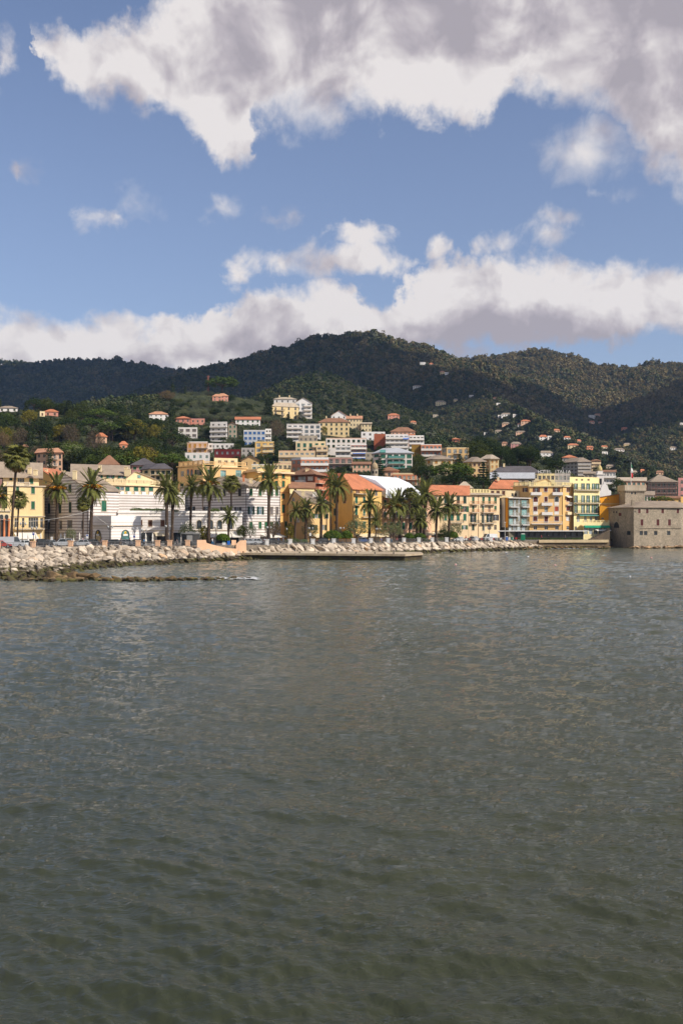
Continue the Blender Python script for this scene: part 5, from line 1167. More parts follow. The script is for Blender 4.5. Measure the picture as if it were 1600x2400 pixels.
# ------------------------------------------------------------------ scattered houses on the hills: column, foot row, width, height, wall, roof, description
FAR = [
 (20, 965, 44, 15, 'bright_white', 'slate', 'white villa with broad roof on the ridge at the photo edge'), (121, 976, 32, 18, 'pink', 'terracotta', 'pink villa with red roof on the wooded ridge'), (100, 977, 12, 12, 'cream', None, 'cream house end beside the pink ridge villa'),
 (372, 985, 46, 22, 'bright_white', 'pink_tile', 'white villa with hipped roof among cypresses'), (238, 1040, 26, 26, 'peach', 'terracotta', 'peach flats half hidden by umbrella pines'), (290, 1054, 18, 20, 'salmon', 'terracotta', 'small orange roofed house deep in the dark trees'), (60, 1052, 12, 10, 'cream', 'brown_tile', 'tiny cream house between cypresses'),
 (509, 940, 22, 17, 'pink', 'pink_tile', 'pink hilltop house left wing above the olive grove'), (522, 941, 26, 20, 'pink', 'pink_tile', 'pink hilltop house with three windows beside the umbrella pine'),
 (922, 983, 27, 15, 'pink', 'terracotta', 'pink house alone on the green flank'), (968, 994, 13, 8, 'peach', 'terracotta', 'small orange roofed hut below the pink house'),
 (990, 856, 14, 7, 'bright_white', None, 'tiny white house high on the dark mountain'), (1010, 855, 9, 5, 'pink', 'terracotta', 'tiny pink house high beside the white one'), (1036, 877, 11, 8, 'yellow', 'pink_tile', 'tiny yellow house high on the spur'), (1046, 878, 9, 5, 'white', None, 'tiny white house beside the high yellow one'),
 (978, 910, 22, 8, 'white', 'slate', 'long grey white house on the shaded slope'), (1032, 951, 24, 13, 'cream', 'slate', 'cream farmhouse on the shaded mountain terrace'), (1067, 942, 10, 8, 'yellow', 'slate', 'small yellow house right of the cream farmhouse'), (1104, 931, 10, 5, 'white', None, 'small white house on the shaded ridge'),
 (1158, 937, 9, 7, 'peach', 'terracotta', 'orange house on the spur crest'), (1167, 949, 9, 4, 'white', None, 'white hut just under the spur crest'), (1187, 976, 26, 9, 'bright_white', 'slate', 'long white villa on the spur'), (1206, 977, 10, 6, 'white', None, 'white cottage beside the long white villa'), (1170, 979, 8, 6, 'white', None, 'white hut left of the long white villa'),
 (1185, 998, 18, 9, 'peach', 'slate', 'peach terraced house below the white villa'), (1219, 999, 13, 8, 'bright_white', 'pink_tile', 'white cottage with pink roof on the spur'), (1231, 994, 22, 11, 'peach', 'terracotta', 'pink two storey villa on the spur'), (1168, 1014, 18, 7, 'concrete', 'slate', 'grey long house on the olive terraces'), (1221, 1017, 26, 8, 'peach', 'slate', 'long beige house on the olive terraces'),
 (1272, 1032, 18, 13, 'bright_white', 'terracotta', 'white house with red roof above the white modern villa'), (1287, 1030, 10, 8, 'white', None, 'white cottage beside the red roofed house'), (1182, 1047, 13, 12, 'peach', 'brown_tile', 'peach square house among olives'), (1208, 1050, 24, 15, 'rose', 'slate', 'pink long house with terrace on the low slope'), (1138, 1019, 9, 5, 'white', None, 'small white hut in the olives'), (1020, 978, 12, 6, 'concrete', None, 'grey hut on the shaded slope'),
 (1278, 1074, 34, 18, 'bright_white', 'slate', 'white modern villa with flat terraces above the hotels'), (1386, 980, 16, 7, 'white', None, 'pale house on the shaded east slope'), (1400, 975, 16, 6, 'peach', 'pink_tile', 'peach house on the shaded east slope'), (1386, 993, 12, 7, 'peach', 'terracotta', 'small orange house on the east slope'), (1406, 993, 10, 5, 'peach', 'pink_tile', 'small pink hut on the east slope'),
 (1465, 1007, 20, 6, 'salmon', 'terracotta', 'low salmon house among east slope trees'), (1303, 1013, 15, 8, 'peach', 'terracotta', 'orange roofed cottage on the spur end'), (1328, 1030, 15, 8, 'white', 'terracotta', 'white cottage with orange roof on the spur end'), (1342, 1050, 25, 11, 'cream', 'terracotta', 'cream villa with orange roof on the low spur'), (1355, 1038, 10, 8, 'peach', 'terracotta', 'narrow peach house beside the cream spur villa'),
 (1381, 1053, 15, 8, 'salmon', 'terracotta', 'salmon house with orange roof in the valley'), (1415, 1052, 15, 8, 'cream', 'terracotta', 'cream house with orange roof in the valley'), (1450, 1058, 24, 8, 'white', 'slate', 'long white row house in the valley'), (1468, 1046, 15, 8, 'yellow', 'slate', 'yellow house above the white valley row'), (1577, 1055, 17, 9, 'white', 'slate', 'white house in the woods near the photo edge'), (1416, 1065, 14, 6, 'white', None, 'white terrace house low in the valley'),
 (1597, 997, 10, 6, 'white', None, 'white hut at the photo edge on the east slope'), (1545, 1113, 16, 10, 'peach', 'brown_tile', 'peach house roof above the scaffolded house'), (1484, 1112, 14, 9, 'cream', 'slate', 'small cream house beside the flag'), (1505, 1106, 10, 6, 'salmon', 'terracotta', 'tiny salmon house right of the flag'), (1430, 1098, 22, 9, 'concrete', 'slate', 'beige house low in the valley behind the bell tower'),
]
HOUSES = []
for (px, py, w, h, wl, rf, lab) in FAR:
    Y = hit(px, py) or 900.0
    s1 = FPX / Y; hm = h / s1
    nf = max(1, min(3, round(hm / 3.0))); n = max(1, min(5, round(w / s1 / 3.2)))
    rise = 0 if rf is None else min(2.2, .28 * hm + .5)
    top = py - h + rise * s1
    b = Bld('hillside_house', lab, [(px - w/2, Y), (px + w/2, Y + 1.5)], top, min(9, w / s1 * .8), wl, base=Z_of(py, Y) - 2.0, cat='house', group='houses scattered on the hills')
    fh = (py - top) / nf
    for f in range(nf): grid(b, 0, px - w/2, px + w/2, n, [(top + f*fh + .25*fh, top + f*fh + .75*fh)], max(.75 * s1, w / n * .3), 'c' if (px + f) % 3 else 'd', ('green', 'brown', 'dark_green')[int(px) % 3])
    if rf: b.hip(rise, rf, .45)
    else: b.flat(.3)
    b.done(); HOUSES.append((b.L.x, b.L.y, w / s1 / 2, 6.0, px, py, w, h))

# ------------------------------------------------------------------ vegetation
def leaf_cloud(name, mat, clumps, per, leaf, seed, up=0.35, flat=1.0, aspect=0.6):
    """leaf-sized quads spread through clumps; clumps = (x, y, z, rx, ry, rz)"""
    rs = np.random.RandomState(seed); cl = np.array(clumps, float); n = len(cl) * per
    c = np.repeat(cl, per, 0); d = rs.randn(n, 3); d /= np.linalg.norm(d, axis=1)[:, None]
    r_ = (0.45 + 0.55 * rs.rand(n) ** 0.5)[:, None]
    p = c[:, :3] + d * r_ * c[:, 3:]
    nrm = d * np.array([1, 1, flat]) + rs.randn(n, 3) * 0.55 + np.array([0, 0, up]); nrm /= np.linalg.norm(nrm, axis=1)[:, None]
    t = np.cross(nrm, rs.randn(n, 3)); t /= np.linalg.norm(t, axis=1)[:, None] + 1e-9; b = np.cross(nrm, t)
    s = leaf * (0.6 + 0.8 * rs.rand(n))[:, None]
    v = np.stack([p - t*s, p - b*s*aspect, p + t*s, p + b*s*aspect], 1).reshape(-1, 3)
    return np_mesh(name, v, np.arange(4*n).reshape(-1, 4), mat)
def ring_clumps(k, rx, rz, cz, cr, seed, lo=-0.5, jit=.25):
    rs = random.Random(seed); out = []
    for i in range(k):
        f = (i + .5) / k; z = lo + (1 - lo) * f; a = i * 2.39996; rr = math.sqrt(max(0, 1 - z*z)) if z > 0 else math.sqrt(max(0, 1 - (z*z)*.8))
        s = cr * (0.7 + .6 * rs.random()); q = 1 + (rs.random() - .5) * 2 * jit
        out.append((rx*rr*math.cos(a)*q*.8, rx*rr*math.sin(a)*q*.8, cz + rz*z*.8*q, s, s, s*.8))
    return out
M_EVER = leafy('leaf_evergreen', (0.016, 0.028, 0.010, 1), (0.060, 0.080, 0.026, 1), (0.080, 0.092, 0.024, 1), .18)
M_OLIVE = leafy('leaf_olive', (0.085, 0.100, 0.056, 1), (0.190, 0.205, 0.120, 1), (0.160, 0.180, 0.090, 1), .25)
M_PINE = leafy('leaf_pine', (0.050, 0.085, 0.018, 1), (0.130, 0.175, 0.040, 1), None, .2)
M_DPINE = leafy('leaf_dark_pine', (0.022, 0.037, 0.012, 1), (0.062, 0.087, 0.025, 1), None, .15)
M_CYP = leafy('leaf_cypress', (0.022, 0.034, 0.014, 1), (0.072, 0.090, 0.034, 1), None, .1)
M_BARE = leafy('twig_brown', (0.085, 0.060, 0.036, 1), (0.19, 0.145, 0.088, 1), (0.17, 0.12, 0.065, 1), .2)
M_GOLD = leafy('leaf_gold', (0.116, 0.109, 0.019, 1), (0.264, 0.217, 0.037, 1), None, .25)
M_BUSH = leafy('leaf_bush', (0.046, 0.085, 0.016, 1), (0.139, 0.202, 0.040, 1), None, .25)
M_PALM = leafy('palm_leaf', (0.080, 0.096, 0.028, 1), (0.240, 0.235, 0.075, 1), (0.150, 0.165, 0.050, 1), .25, 2.0)
M_FAN = leafy('fan_leaf', (0.093, 0.109, 0.028, 1), (0.232, 0.217, 0.070, 1), None, .25, 2.0)
M_BARK = plain('bark', C(92, 76, 60), .95, var=.35, scale=3); M_PTRUNK = plain('palm_trunk', C(84, 68, 54), .95, var=.45, scale=4); M_BRANCH = plain('bark_grey', C(120, 104, 88), .95, var=.3, scale=3)
M_FRUIT = plain('date_cluster', C(214, 140, 30), .8, var=.3, scale=6); M_DEAD = plain('dead_leaf', C(150, 118, 74), .9, var=.3, scale=4)

def trunk_mesh(name, mat, h, r0, r1, branches=(), lean=0.0, k=7):
    b = MB(); b.tube([(0, 0, -.3), (lean*.3, 0, h*.35), (lean*.7, .02, h*.7), (lean, 0, h)], [r0*1.15, r0*.9, (r0+r1)/2, r1], k)
    for (z0, x, y, z1, r_) in branches: b.tube([(lean*z0/h, 0, z0), (x*.55, y*.55, z0 + (z1-z0)*.6), (x, y, z1)], [r_, r_*.75, r_*.35], 5)
    return b.mesh(name, mat)
def br(n, z0, z1, rad, r_, seed):
    rs = random.Random(seed); return [(z0 + rs.random()*(z1-z0)*.3, rad*math.cos(i*2.4), rad*math.sin(i*2.4), z1 + rs.random()*.1, r_) for i in range(n)]
# unit trees: about 2 tall, crown radius about 1
TREES = {
 'broad': [(trunk_mesh('trunk', M_BARK, 1.0, .09, .05, br(5, .5, 1.3, .55, .04, s)), leaf_cloud('crown', M_EVER, ring_clumps(26, .95, .85, 1.25, .34, s, -.7), 120, .052, s)) for s in (1, 2, 3, 4)],
 'gold': [(trunk_mesh('trunk', M_BARK, 1.0, .08, .05, br(5, .5, 1.3, .55, .04, 5)), leaf_cloud('crown', M_GOLD, ring_clumps(26, .95, .85, 1.2, .32, 5, -.7), 120, .05, 5))],
 'olive': [(trunk_mesh('trunk', M_BRANCH, .7, .09, .06, br(5, .35, 1.0, .5, .04, s)), leaf_cloud('crown', M_OLIVE, ring_clumps(20, .95, .7, 1.1, .34, s, -.5), 80, .06, s, aspect=.4)) for s in (11, 12, 13)],
 'pine': [(trunk_mesh('trunk', M_BARK, 1.25, .06, .04, br(8, .85, 1.5, .75, .03, s)), leaf_cloud('crown', M_PINE, [(x, y, z + .15, rx, ry, rz*.7) for x, y, z, rx, ry, rz in ring_clumps(40, 1.12, .72, 1.1, .25, s, -.12)], 85, .05, s, up=.9)) for s in (21, 22)],
 'dark_pine': [(trunk_mesh('trunk', M_BARK, 1.0, .07, .04, br(7, .6, 1.3, .7, .035, s)), leaf_cloud('crown', M_DPINE, ring_clumps(34, 1.05, .72, 1.2, .28, s, -.3), 70, .05, s, up=.7)) for s in (25, 26)],
 'cypress': [(trunk_mesh('trunk', M_BARK, .5, .05, .04), leaf_cloud('crown', M_CYP, [(0.05*math.cos(i*2.4), .05*math.sin(i*2.4), .12 + 1.85*i/19, *(3*[max(.06, .27*math.sin(math.pi*(.16 + .80*i/19)) ** .7)])) for i in range(20)], 75, .04, s, up=.6)) for s in (31, 32)],
 'bare': [(trunk_mesh('trunk', M_BRANCH, .9, .06, .03, br(12, .4, 1.6, .7, .028, s)), leaf_cloud('crown', M_BARE, ring_clumps(28, .92, .8, 1.25, .30, s, -.6), 130, .045, s, aspect=.35)) for s in (41, 42)],
 'cedar': [(trunk_mesh('trunk', M_BARK, 1.9, .06, .02), leaf_cloud('crown', M_DPINE, [(.62*(1-i/40)*math.cos(i*2.4)*(.6+.4*(i % 3)/2), .62*(1-i/40)*math.sin(i*2.4)*(.6+.4*(i % 3)/2), .45 + 1.5*(i//4)/9, .34*(1-i/55), .34*(1-i/55), .055) for i in range(38)], 75, .045, 51, up=1.2))],
 'bush': [(trunk_mesh('trunk', M_BARK, .5, .06, .04), leaf_cloud('crown', M_BUSH, ring_clumps(20, .9, .6, .75, .34, s, -.6), 80, .06, s)) for s in (61, 62)],
}
TREE_N = 0; NAMED = list(TOWN)
def tree(kind, X, Y, z, h, w, label, name=None, group=None, cat='tree', var=None):
    """h and w in metres"""
    global TREE_N; TREE_N += 1
    v = TREES[kind]; tr, cr = v[(TREE_N if var is None else var) % len(v)]
    t = thing(name or {'broad': 'evergreen_tree', 'gold': 'yellowing_tree', 'olive': 'olive_tree', 'pine': 'umbrella_pine', 'dark_pine': 'stone_pine', 'cypress': 'cypress_tree', 'bare': 'bare_tree', 'cedar': 'cedar_tree', 'bush': 'shrub'}[kind], label, cat, (X, Y, z), rnd.random() * 6.28, group)
    wr = {'cypress': .25}.get(kind, 1.0)
    t.scale = (w / 2 / wr, w / 2 / wr, h / 2)
    link('trunk', tr, t); link('crown', cr, t); return t
def tree_px(kind, px, py, hpx, wpx, label, Y=None, **kw):
    """frame column, foot row, size in frame pixels"""
    Y = Y or hit(px, py) or 560.0; NAMED.append((px, py, Y, hpx, wpx)); X = X_of(px, Y); z = min(Z_of(py, Y), ground_at(X, Y) + 1.0) if kw.pop('onground', True) else Z_of(py, Y)
    s = Y / FPX; h = hpx * s * 1.1 + max(0, (Z_of(py, Y) - z)); return tree(kind, X, Y, z - .1, h, wpx * s * 1.1, label, **kw)

# named trees of the hillside
for kind, px, py, hp, wp, lab in [
 ('pine', 236, 1000, 40, 60, 'broad umbrella pine in the wood above the long cream building'), ('pine', 216, 1022, 40, 48, 'umbrella pine lowest of the three in the dark wood'), ('pine', 264, 1034, 42, 54, 'umbrella pine with bare trunk over the peach flats'),
 ('dark_pine', 274, 990, 42, 42, 'round topped pine on the ridge left of the white villa'), ('dark_pine', 404, 1062, 50, 68, 'large dark stone pine above the shaded house'),
 ('cypress', 163, 980, 38, 20, 'stout dark cypress alone on the left ridge'), ('cypress', 232, 978, 24, 9, 'small pointed cypress on the ridge skyline'), ('cypress', 43, 1014, 34, 14, 'cypress above the bare brown tree at left'), ('cypress', 71, 1068, 52, 18, 'cypress left of the pink villa'),
 ('cypress', 98, 1058, 42, 14, 'slim cypress behind the pink villa'), ('cypress', 260, 990, 38, 12, 'cypress beside the round topped pine'), ('cypress', 326, 996, 48, 14, 'cypress just left of the white villa'), ('cypress', 343, 1004, 52, 14, 'cypress touching the white villa'),
 ('cypress', 316, 985, 36, 9, 'slim cypress in the group left of the white villa'), ('cypress', 403, 1024, 72, 19, 'tallest dark cypress beside the pink bungalow'), ('cypress', 392, 1026, 46, 14, 'cypress leaning against the tallest cypress'), ('cypress', 405, 932, 30, 10, 'pointed cypress on the olive grove skyline'), ('cypress', 434, 932, 26, 6, 'thin cypress on the olive grove skyline'),
 ('cypress', 647, 1082, 56, 13, 'cypress right of the yellow cube house'), ('cypress', 586, 1092, 30, 13, 'cypress behind the small orange gable'), ('cypress', 629, 986, 50, 22, 'broad dark cypress left of the cream hilltop palazzo'), ('cypress', 703, 986, 20, 12, 'clipped dark tree before the hilltop palazzo, right one'), ('cypress', 675, 986, 15, 10, 'clipped dark tree before the hilltop palazzo, left one'),
 ('bare', 51, 1062, 52, 40, 'bare greyish brown tree among cypresses at left'), ('bare', 166, 1060, 60, 42, 'bare brown tree with pale trunk in the wood'), ('bare', 222, 1072, 54, 40, 'round russet bare tree above the slate roofs'), ('bare', 6, 1066, 50, 36, 'bare grey tree at the photo edge'), ('bare', 391, 945, 26, 36, 'pinkish bare tree on the grove skyline'), ('bare', 648, 1040, 50, 36, 'bare tree left of the grey white flats'),
 ('gold', 316, 1040, 52, 54, 'yellowing tree in the wood below the white villa'), ('gold', 140, 1035, 36, 30, 'olive yellow tree in the left wood'), ('gold', 760, 1023, 22, 12, 'yellow shrub tree against the yellow chalet'),
 ('cedar', 890, 1128, 54, 40, 'cedar beside the domed chapel'), ('cedar', 1076, 1108, 40, 52, 'spreading cedar between the beige and orange houses')]:
    tree_px(kind, px, py, hp, wp, lab)
tree_px('pine', 521, 932, 46, 64, 'lone umbrella pine beside the pink hilltop house', Y=764, onground=False)
tree_px('cypress', 117, 1096, 76, 17, 'tall cypress standing in front of the pink villa', Y=345, onground=False)
tree_px('pine', 404, 1118, 52, 70, 'bright umbrella pine rising behind the slate roofs', Y=352, onground=False)
for (kind, px, py, hp, wp, Y, lab) in [('pine', 1062, 1150, 62, 92, 372, 'big dark umbrella pine above the orange roofed house'), ('dark_pine', 1078, 1150, 40, 84, 362, 'lower rounded pine in front of the big umbrella pine'), ('dark_pine', 1000, 1142, 52, 44, 380, 'dark round pine left of the big umbrella pine'), ('cedar', 1132, 1150, 62, 56, 380, 'tall layered cedar right of the big umbrella pine'), ('cedar', 1160, 1150, 42, 52, 386, 'lower spreading cedar beside the tall cedar'),
                                  ('broad', 980, 1140, 66, 30, 395, 'narrow dark tree between pink flats and pine'), ('dark_pine', 1448, 1162, 40, 30, 395, 'dark tree behind the scrolled church front'), ('bush', 1546, 1176, 18, 52, 372, 'clipped green hedge tree on terrace behind the castle')]:
    tree_px(kind, px, py, hp, wp, lab, Y=Y, onground=False)

def free(X, Y, r_=3.0, k=.8): return all((X-a)**2 + (Y-b)**2 > (k*c + r_)**2 for a, b, c in FOOT)
def covers(px, py, Y, hpx, wpx):
    """would a tree here hide one of the small hillside houses"""
    if any(Y < ny and abs(px - a) < (nw + wpx) * .45 and py - hpx < b - .45*nh and py > b - nh for (a, b, ny, nh, nw) in NAMED): return True
    return any(Y < hy and abs(px - a) < (w + wpx) / 2 and py - hpx < b - .2*h and py > b - h for (hx, hy, hw, hh, a, b, w, h) in HOUSES)
rs = random.Random(5)
def scatter(n, pa, pb, ya, yb, kinds, h0, h1, label, group, ratio=.9, r_=2.5, tries=14):
    made = 0
    for _ in range(n * tries):
        if made >= n: break
        Y = ya + (yb - ya) * rs.random(); px = pa + (pb - pa) * rs.random(); X = X_of(px, Y)
        if not free(X, Y, r_): continue
        h = h0 + (h1 - h0) * rs.random(); z = ground_at(X, Y); s = FPX / Y; py = HY - (z - CAM_H) * s
        if covers(px, py, Y, h*s, h*s*.8): continue
        k = rs.choice(kinds); w = h * ratio * (.8 + .5 * rs.random()) * ({'cypress': .28}.get(k, 1))
        tree(k, X, Y, z - .2, h, w, label[k] if isinstance(label, dict) else label, group=group); made += 1
KL = lambda place: {'broad': 'evergreen tree ' + place, 'dark_pine': 'dark pine ' + place, 'bare': 'bare brown tree ' + place, 'gold': 'yellowing tree ' + place, 'olive': 'grey green olive tree ' + place, 'cypress': 'dark cypress ' + place, 'bush': 'bright green shrub ' + place, 'pine': 'umbrella pine ' + place}
scatter(255, -40, 425, 352, 580, ['broad']*6 + ['dark_pine']*2 + ['olive', 'bare', 'cypress', 'cypress', 'gold', 'pine'], 7.5, 13, KL('in the dense wood above the left waterfront'), 'wood above the left waterfront', .85, 1.0)
scatter(60, -40, 330, 560, 640, ['broad', 'olive', 'olive', 'bush'], 3.5, 6, KL('on the crest of the left wooded ridge'), 'trees on the left ridge', 1.0)
scatter(70, 1085, 1320, 455, 620, ['broad']*4 + ['dark_pine']*2, 7, 11, KL('in the dark copse behind the hotel roofs'), 'copse behind the hotel roofs')
scatter(46, 1320, 1640, 430, 640, ['broad', 'olive', 'olive', 'cypress'], 4, 8, KL('in the valley behind the castle'), 'trees behind the castle')
scatter(190, 415, 1090, 365, 700, ['broad']*3 + ['olive', 'olive', 'bush', 'dark_pine', 'cypress'], 3.0, 5.5, KL('between the hillside houses'), 'garden trees between the hillside houses', .95, .6)
scatter(12, 735, 900, 352, 420, ['broad', 'bush'], 3, 5, KL('on the terraces behind the ochre house'), 'terrace plants behind the ochre house')
# olive grove in rows on the knoll
n = 0
for row in range(11):
    Y = 652 + row * 10.5
    for k in range(30):
        px = 398 + k * 8.6 + rs.uniform(-3, 3); Yj = Y + rs.uniform(-2.5, 2.5); X = X_of(px, Yj)
        if not free(X, Yj, 1.0) or px > 655 - row * 2: continue
        z = ground_at(X, Yj); s = FPX / Yj; py = HY - (z - CAM_H) * s; h = rs.uniform(3.8, 5.6)
        if covers(px, py, Yj, h*s, h*s): continue
        tree('olive' if rs.random() < .86 else 'broad', X, Yj, z - .2, h, h * rs.uniform(1.0, 1.4), 'olive tree in the terraced grove on the knoll below the lone umbrella pine', group='olive grove on the knoll'); n += 1

# ------------------------------------------------------------------ forest on the far hills (one mass)
def forest_mat(name):
    m, t, b = new_mat(name); p = wpos(t); oi = t.new('ShaderNodeObjectInfo')
    x, y, z = t.xyz(p)
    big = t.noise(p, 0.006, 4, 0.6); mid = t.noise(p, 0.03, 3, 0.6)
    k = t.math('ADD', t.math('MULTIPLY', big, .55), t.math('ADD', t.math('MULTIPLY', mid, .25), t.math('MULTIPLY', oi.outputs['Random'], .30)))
    k = t.math('ADD', k, t.rng(t.math('MULTIPLY_ADD', y, .5, x), 500, 1400, -.12, .15))      # cloud shade painted into western crowns; leafless woods take over on the eastern mountain
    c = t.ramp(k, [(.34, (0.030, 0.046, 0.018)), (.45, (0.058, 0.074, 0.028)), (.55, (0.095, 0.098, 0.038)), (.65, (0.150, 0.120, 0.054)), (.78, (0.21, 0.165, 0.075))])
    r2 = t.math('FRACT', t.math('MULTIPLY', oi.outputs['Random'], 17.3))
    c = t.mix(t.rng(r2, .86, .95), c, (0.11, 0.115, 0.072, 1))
    t.put(b.inputs['Base Color'], c); b.inputs['Roughness'].default_value = 1.0; b.inputs['Specular IOR Level'].default_value = 0.05
    return m
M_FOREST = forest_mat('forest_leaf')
protos = []
for s in range(4):
    rs_ = np.random.RandomState(70 + s)
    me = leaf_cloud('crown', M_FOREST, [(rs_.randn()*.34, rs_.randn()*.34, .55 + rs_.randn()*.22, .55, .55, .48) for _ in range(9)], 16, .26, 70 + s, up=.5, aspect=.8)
    X, Y = X_of(300 + 230 * s, 1250.0 + 60*s), 1250.0 + 60*s
    o = link('forest_tree', me); o.location = (X, Y, ground_at(X, Y)); o.scale = (4, 4, 4.5)
    tag(o, ['lone crown at the edge of the knob woods', 'crown in the middle of the mountain forest', 'crown in the forest below the high white house', 'crown in the eastern forest'][s], 'tree', 'crowns in the far forest'); protos.append(o)
shrubs = []
for s in range(2):
    rs_ = np.random.RandomState(90 + s)
    me = leaf_cloud('shrub', M_EVER if s else M_OLIVE, [(rs_.randn()*.4, rs_.randn()*.4, .4 + rs_.randn()*.15, .5, .5, .4) for _ in range(7)], 34, .13, 90 + s, up=.5)
    X, Y = X_of(640 + 60 * s, 560.0), 560.0
    o = link('garden_shrub', me); o.location = (X, Y, ground_at(X, Y)); o.scale = (1.6,) * 3
    tag(o, ('grey' if s == 0 else 'dark') + ' green shrub low among the hillside house gardens', 'shrub', 'shrubs in the gardens'); shrubs.append(o)
def instance_cloud(name, label, cat, X, Y, z, rad, protos, r_):
    n_ = len(X)
    me = bpy.data.meshes.new(name); me.vertices.add(n_); me.vertices.foreach_set('co', np.stack([X, Y, z], 1).astype(np.float32).ravel())
    a = me.attributes.new('size', 'FLOAT_VECTOR', 'POINT'); a.data.foreach_set('vector', np.stack([rad, rad, rad * r_.uniform(.9, 1.5, n_)], 1).astype(np.float32).ravel())
    a = me.attributes.new('turn', 'FLOAT', 'POINT'); a.data.foreach_set('value', (r_.rand(n_) * 6.28).astype(np.float32))
    me.update(); o = link(name, me); tag(o, label, cat, kind='stuff')
    g = bpy.data.node_groups.new(name + '_scatter', 'GeometryNodeTree')
    g.interface.new_socket('Geometry', in_out='INPUT', socket_type='NodeSocketGeometry'); g.interface.new_socket('Geometry', in_out='OUTPUT', socket_type='NodeSocketGeometry')
    n = g.nodes; l = g.links; gi = n.new('NodeGroupInput'); go = n.new('NodeGroupOutput'); ip = n.new('GeometryNodeInstanceOnPoints'); jn = n.new('GeometryNodeJoinGeometry')
    for p_ in reversed(protos):
        oi = n.new('GeometryNodeObjectInfo'); oi.inputs[0].default_value = p_; oi.inputs['As Instance'].default_value = True; l.new(oi.outputs['Geometry'], jn.inputs[0])
    sz = n.new('GeometryNodeInputNamedAttribute'); sz.data_type = 'FLOAT_VECTOR'; sz.inputs[0].default_value = 'size'
    tn = n.new('GeometryNodeInputNamedAttribute'); tn.data_type = 'FLOAT'; tn.inputs[0].default_value = 'turn'
    cb = n.new('ShaderNodeCombineXYZ'); l.new(tn.outputs[0], cb.inputs[2])
    ix = n.new('FunctionNodeRandomValue'); ix.data_type = 'INT'
    for s_ in ix.inputs:
        if s_.name == 'Max' and s_.type == 'INT': s_.default_value = len(protos) - 1
        if s_.name == 'Min' and s_.type == 'INT': s_.default_value = 0
    l.new(gi.outputs[0], ip.inputs['Points']); l.new(jn.outputs[0], ip.inputs['Instance']); ip.inputs['Pick Instance'].default_value = True
    l.new([q for q in ix.outputs if q.type == 'INT'][0], ip.inputs['Instance Index'])
    l.new(sz.outputs[0], ip.inputs['Scale']); l.new(cb.outputs[0], ip.inputs['Rotation']); l.new(ip.outputs[0], go.inputs[0])
    o.modifiers.new('scatter', 'NODES').node_group = g
def build_forest():
    r_ = np.random.RandomState(9); N = 190000
    px = r_.uniform(-120, 1720, N); Y = np.exp(r_.uniform(math.log(560), math.log(2560), N)); X = X_of(px, Y); z = terrain(X, Y)
    ang = (z - CAM_H) / Y
    # hide test against the terrain in front
    vis = np.ones(N, bool); PXs = np.arange(-160, 1761, 4.0); Ys = np.exp(np.linspace(math.log(330), math.log(2600), 260))
    G = terrain(X_of(PXs[None, :], Ys[:, None]), np.repeat(Ys[:, None], len(PXs), 1)); A = np.maximum.accumulate((G - CAM_H) / Ys[:, None], 0)
    ci = np.clip(((px + 160) / 4).astype(int), 0, len(PXs)-1); ri = np.clip(np.searchsorted(Ys, Y) - 2, 0, len(Ys)-1)
    vis &= ang > A[ri, ci] - .006
    vis &= z > ground_z(X) + 1.0
    town = (px > 395) & (px < 1110) & (Y < np.interp(px, [395, 640, 760, 900, 1000, 1110], [775, 760, 720, 660, 620, 560])); vis &= ~town
    vis &= ~((px < 395) & (Y < 600)); vis &= ~((px > 1085) & (Y < 600))
    py = HY - ang * FPX
    rad = np.interp(Y, [560, 900, 1400, 2500], [1.2, 1.6, 2.4, 3.7]) * (0.5 + 1.3 * r_.rand(N) ** 2.2) * np.clip(1 + 1.1 * fbm(X / 55, Y / 55, 2), .55, 1.7); hp = rad * 2.0 * FPX / Y
    for (hx, hy, hw, hh, a, b_, w, h) in HOUSES:
        vis &= ~((Y < hy + hw) & (np.abs(px - a) < w/2 + hp*.4) & (py > b_ - h*.9) & (py - hp < b_ - .38*h)) & ~((np.abs(X - hx) < hw + 2) & (np.abs(Y - hy - 3) < 9))
    keep = np.where(vis)[0]
    w = np.clip((Y[keep] / 1300) ** .7, .62, 1.0); keep = keep[r_.rand(len(keep)) < w]
    Xk, Yk, zk, rad = X[keep], Y[keep], z[keep], rad[keep]
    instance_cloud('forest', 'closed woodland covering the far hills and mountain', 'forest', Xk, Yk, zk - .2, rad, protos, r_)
    # undergrowth and hedges on the nearer slopes
    N = 26000; px = r_.uniform(-90, 1640, N); Y = r_.uniform(335, 760, N); X = X_of(px, Y); z = terrain(X, Y); ok = z > ground_z(X) + .8
    for a, b_, c in FOOT: ok &= (X - a) ** 2 + (Y - b_) ** 2 > (c * .78 + 1.0) ** 2
    py = HY - (z - CAM_H) * FPX / Y
    for (hx, hy, hw, hh, a, b_, w, h) in HOUSES: ok &= ~((Y < hy) & (np.abs(px - a) < w/2 + 3) & (py > b_ - h*.9) & (py - 8 < b_ - .3*h))
    k = np.where(ok)[0][:15000]; rad = .7 + 1.1 * r_.rand(len(k)) ** 2
    instance_cloud('undergrowth', 'low scrub and hedges between the hillside houses and gardens', 'undergrowth', X[k], Y[k], z[k] - .15, rad, shrubs, r_)
    return len(keep)
FOREST_N = build_forest(); print('forest crowns', FOREST_N, 'trees', TREE_N)

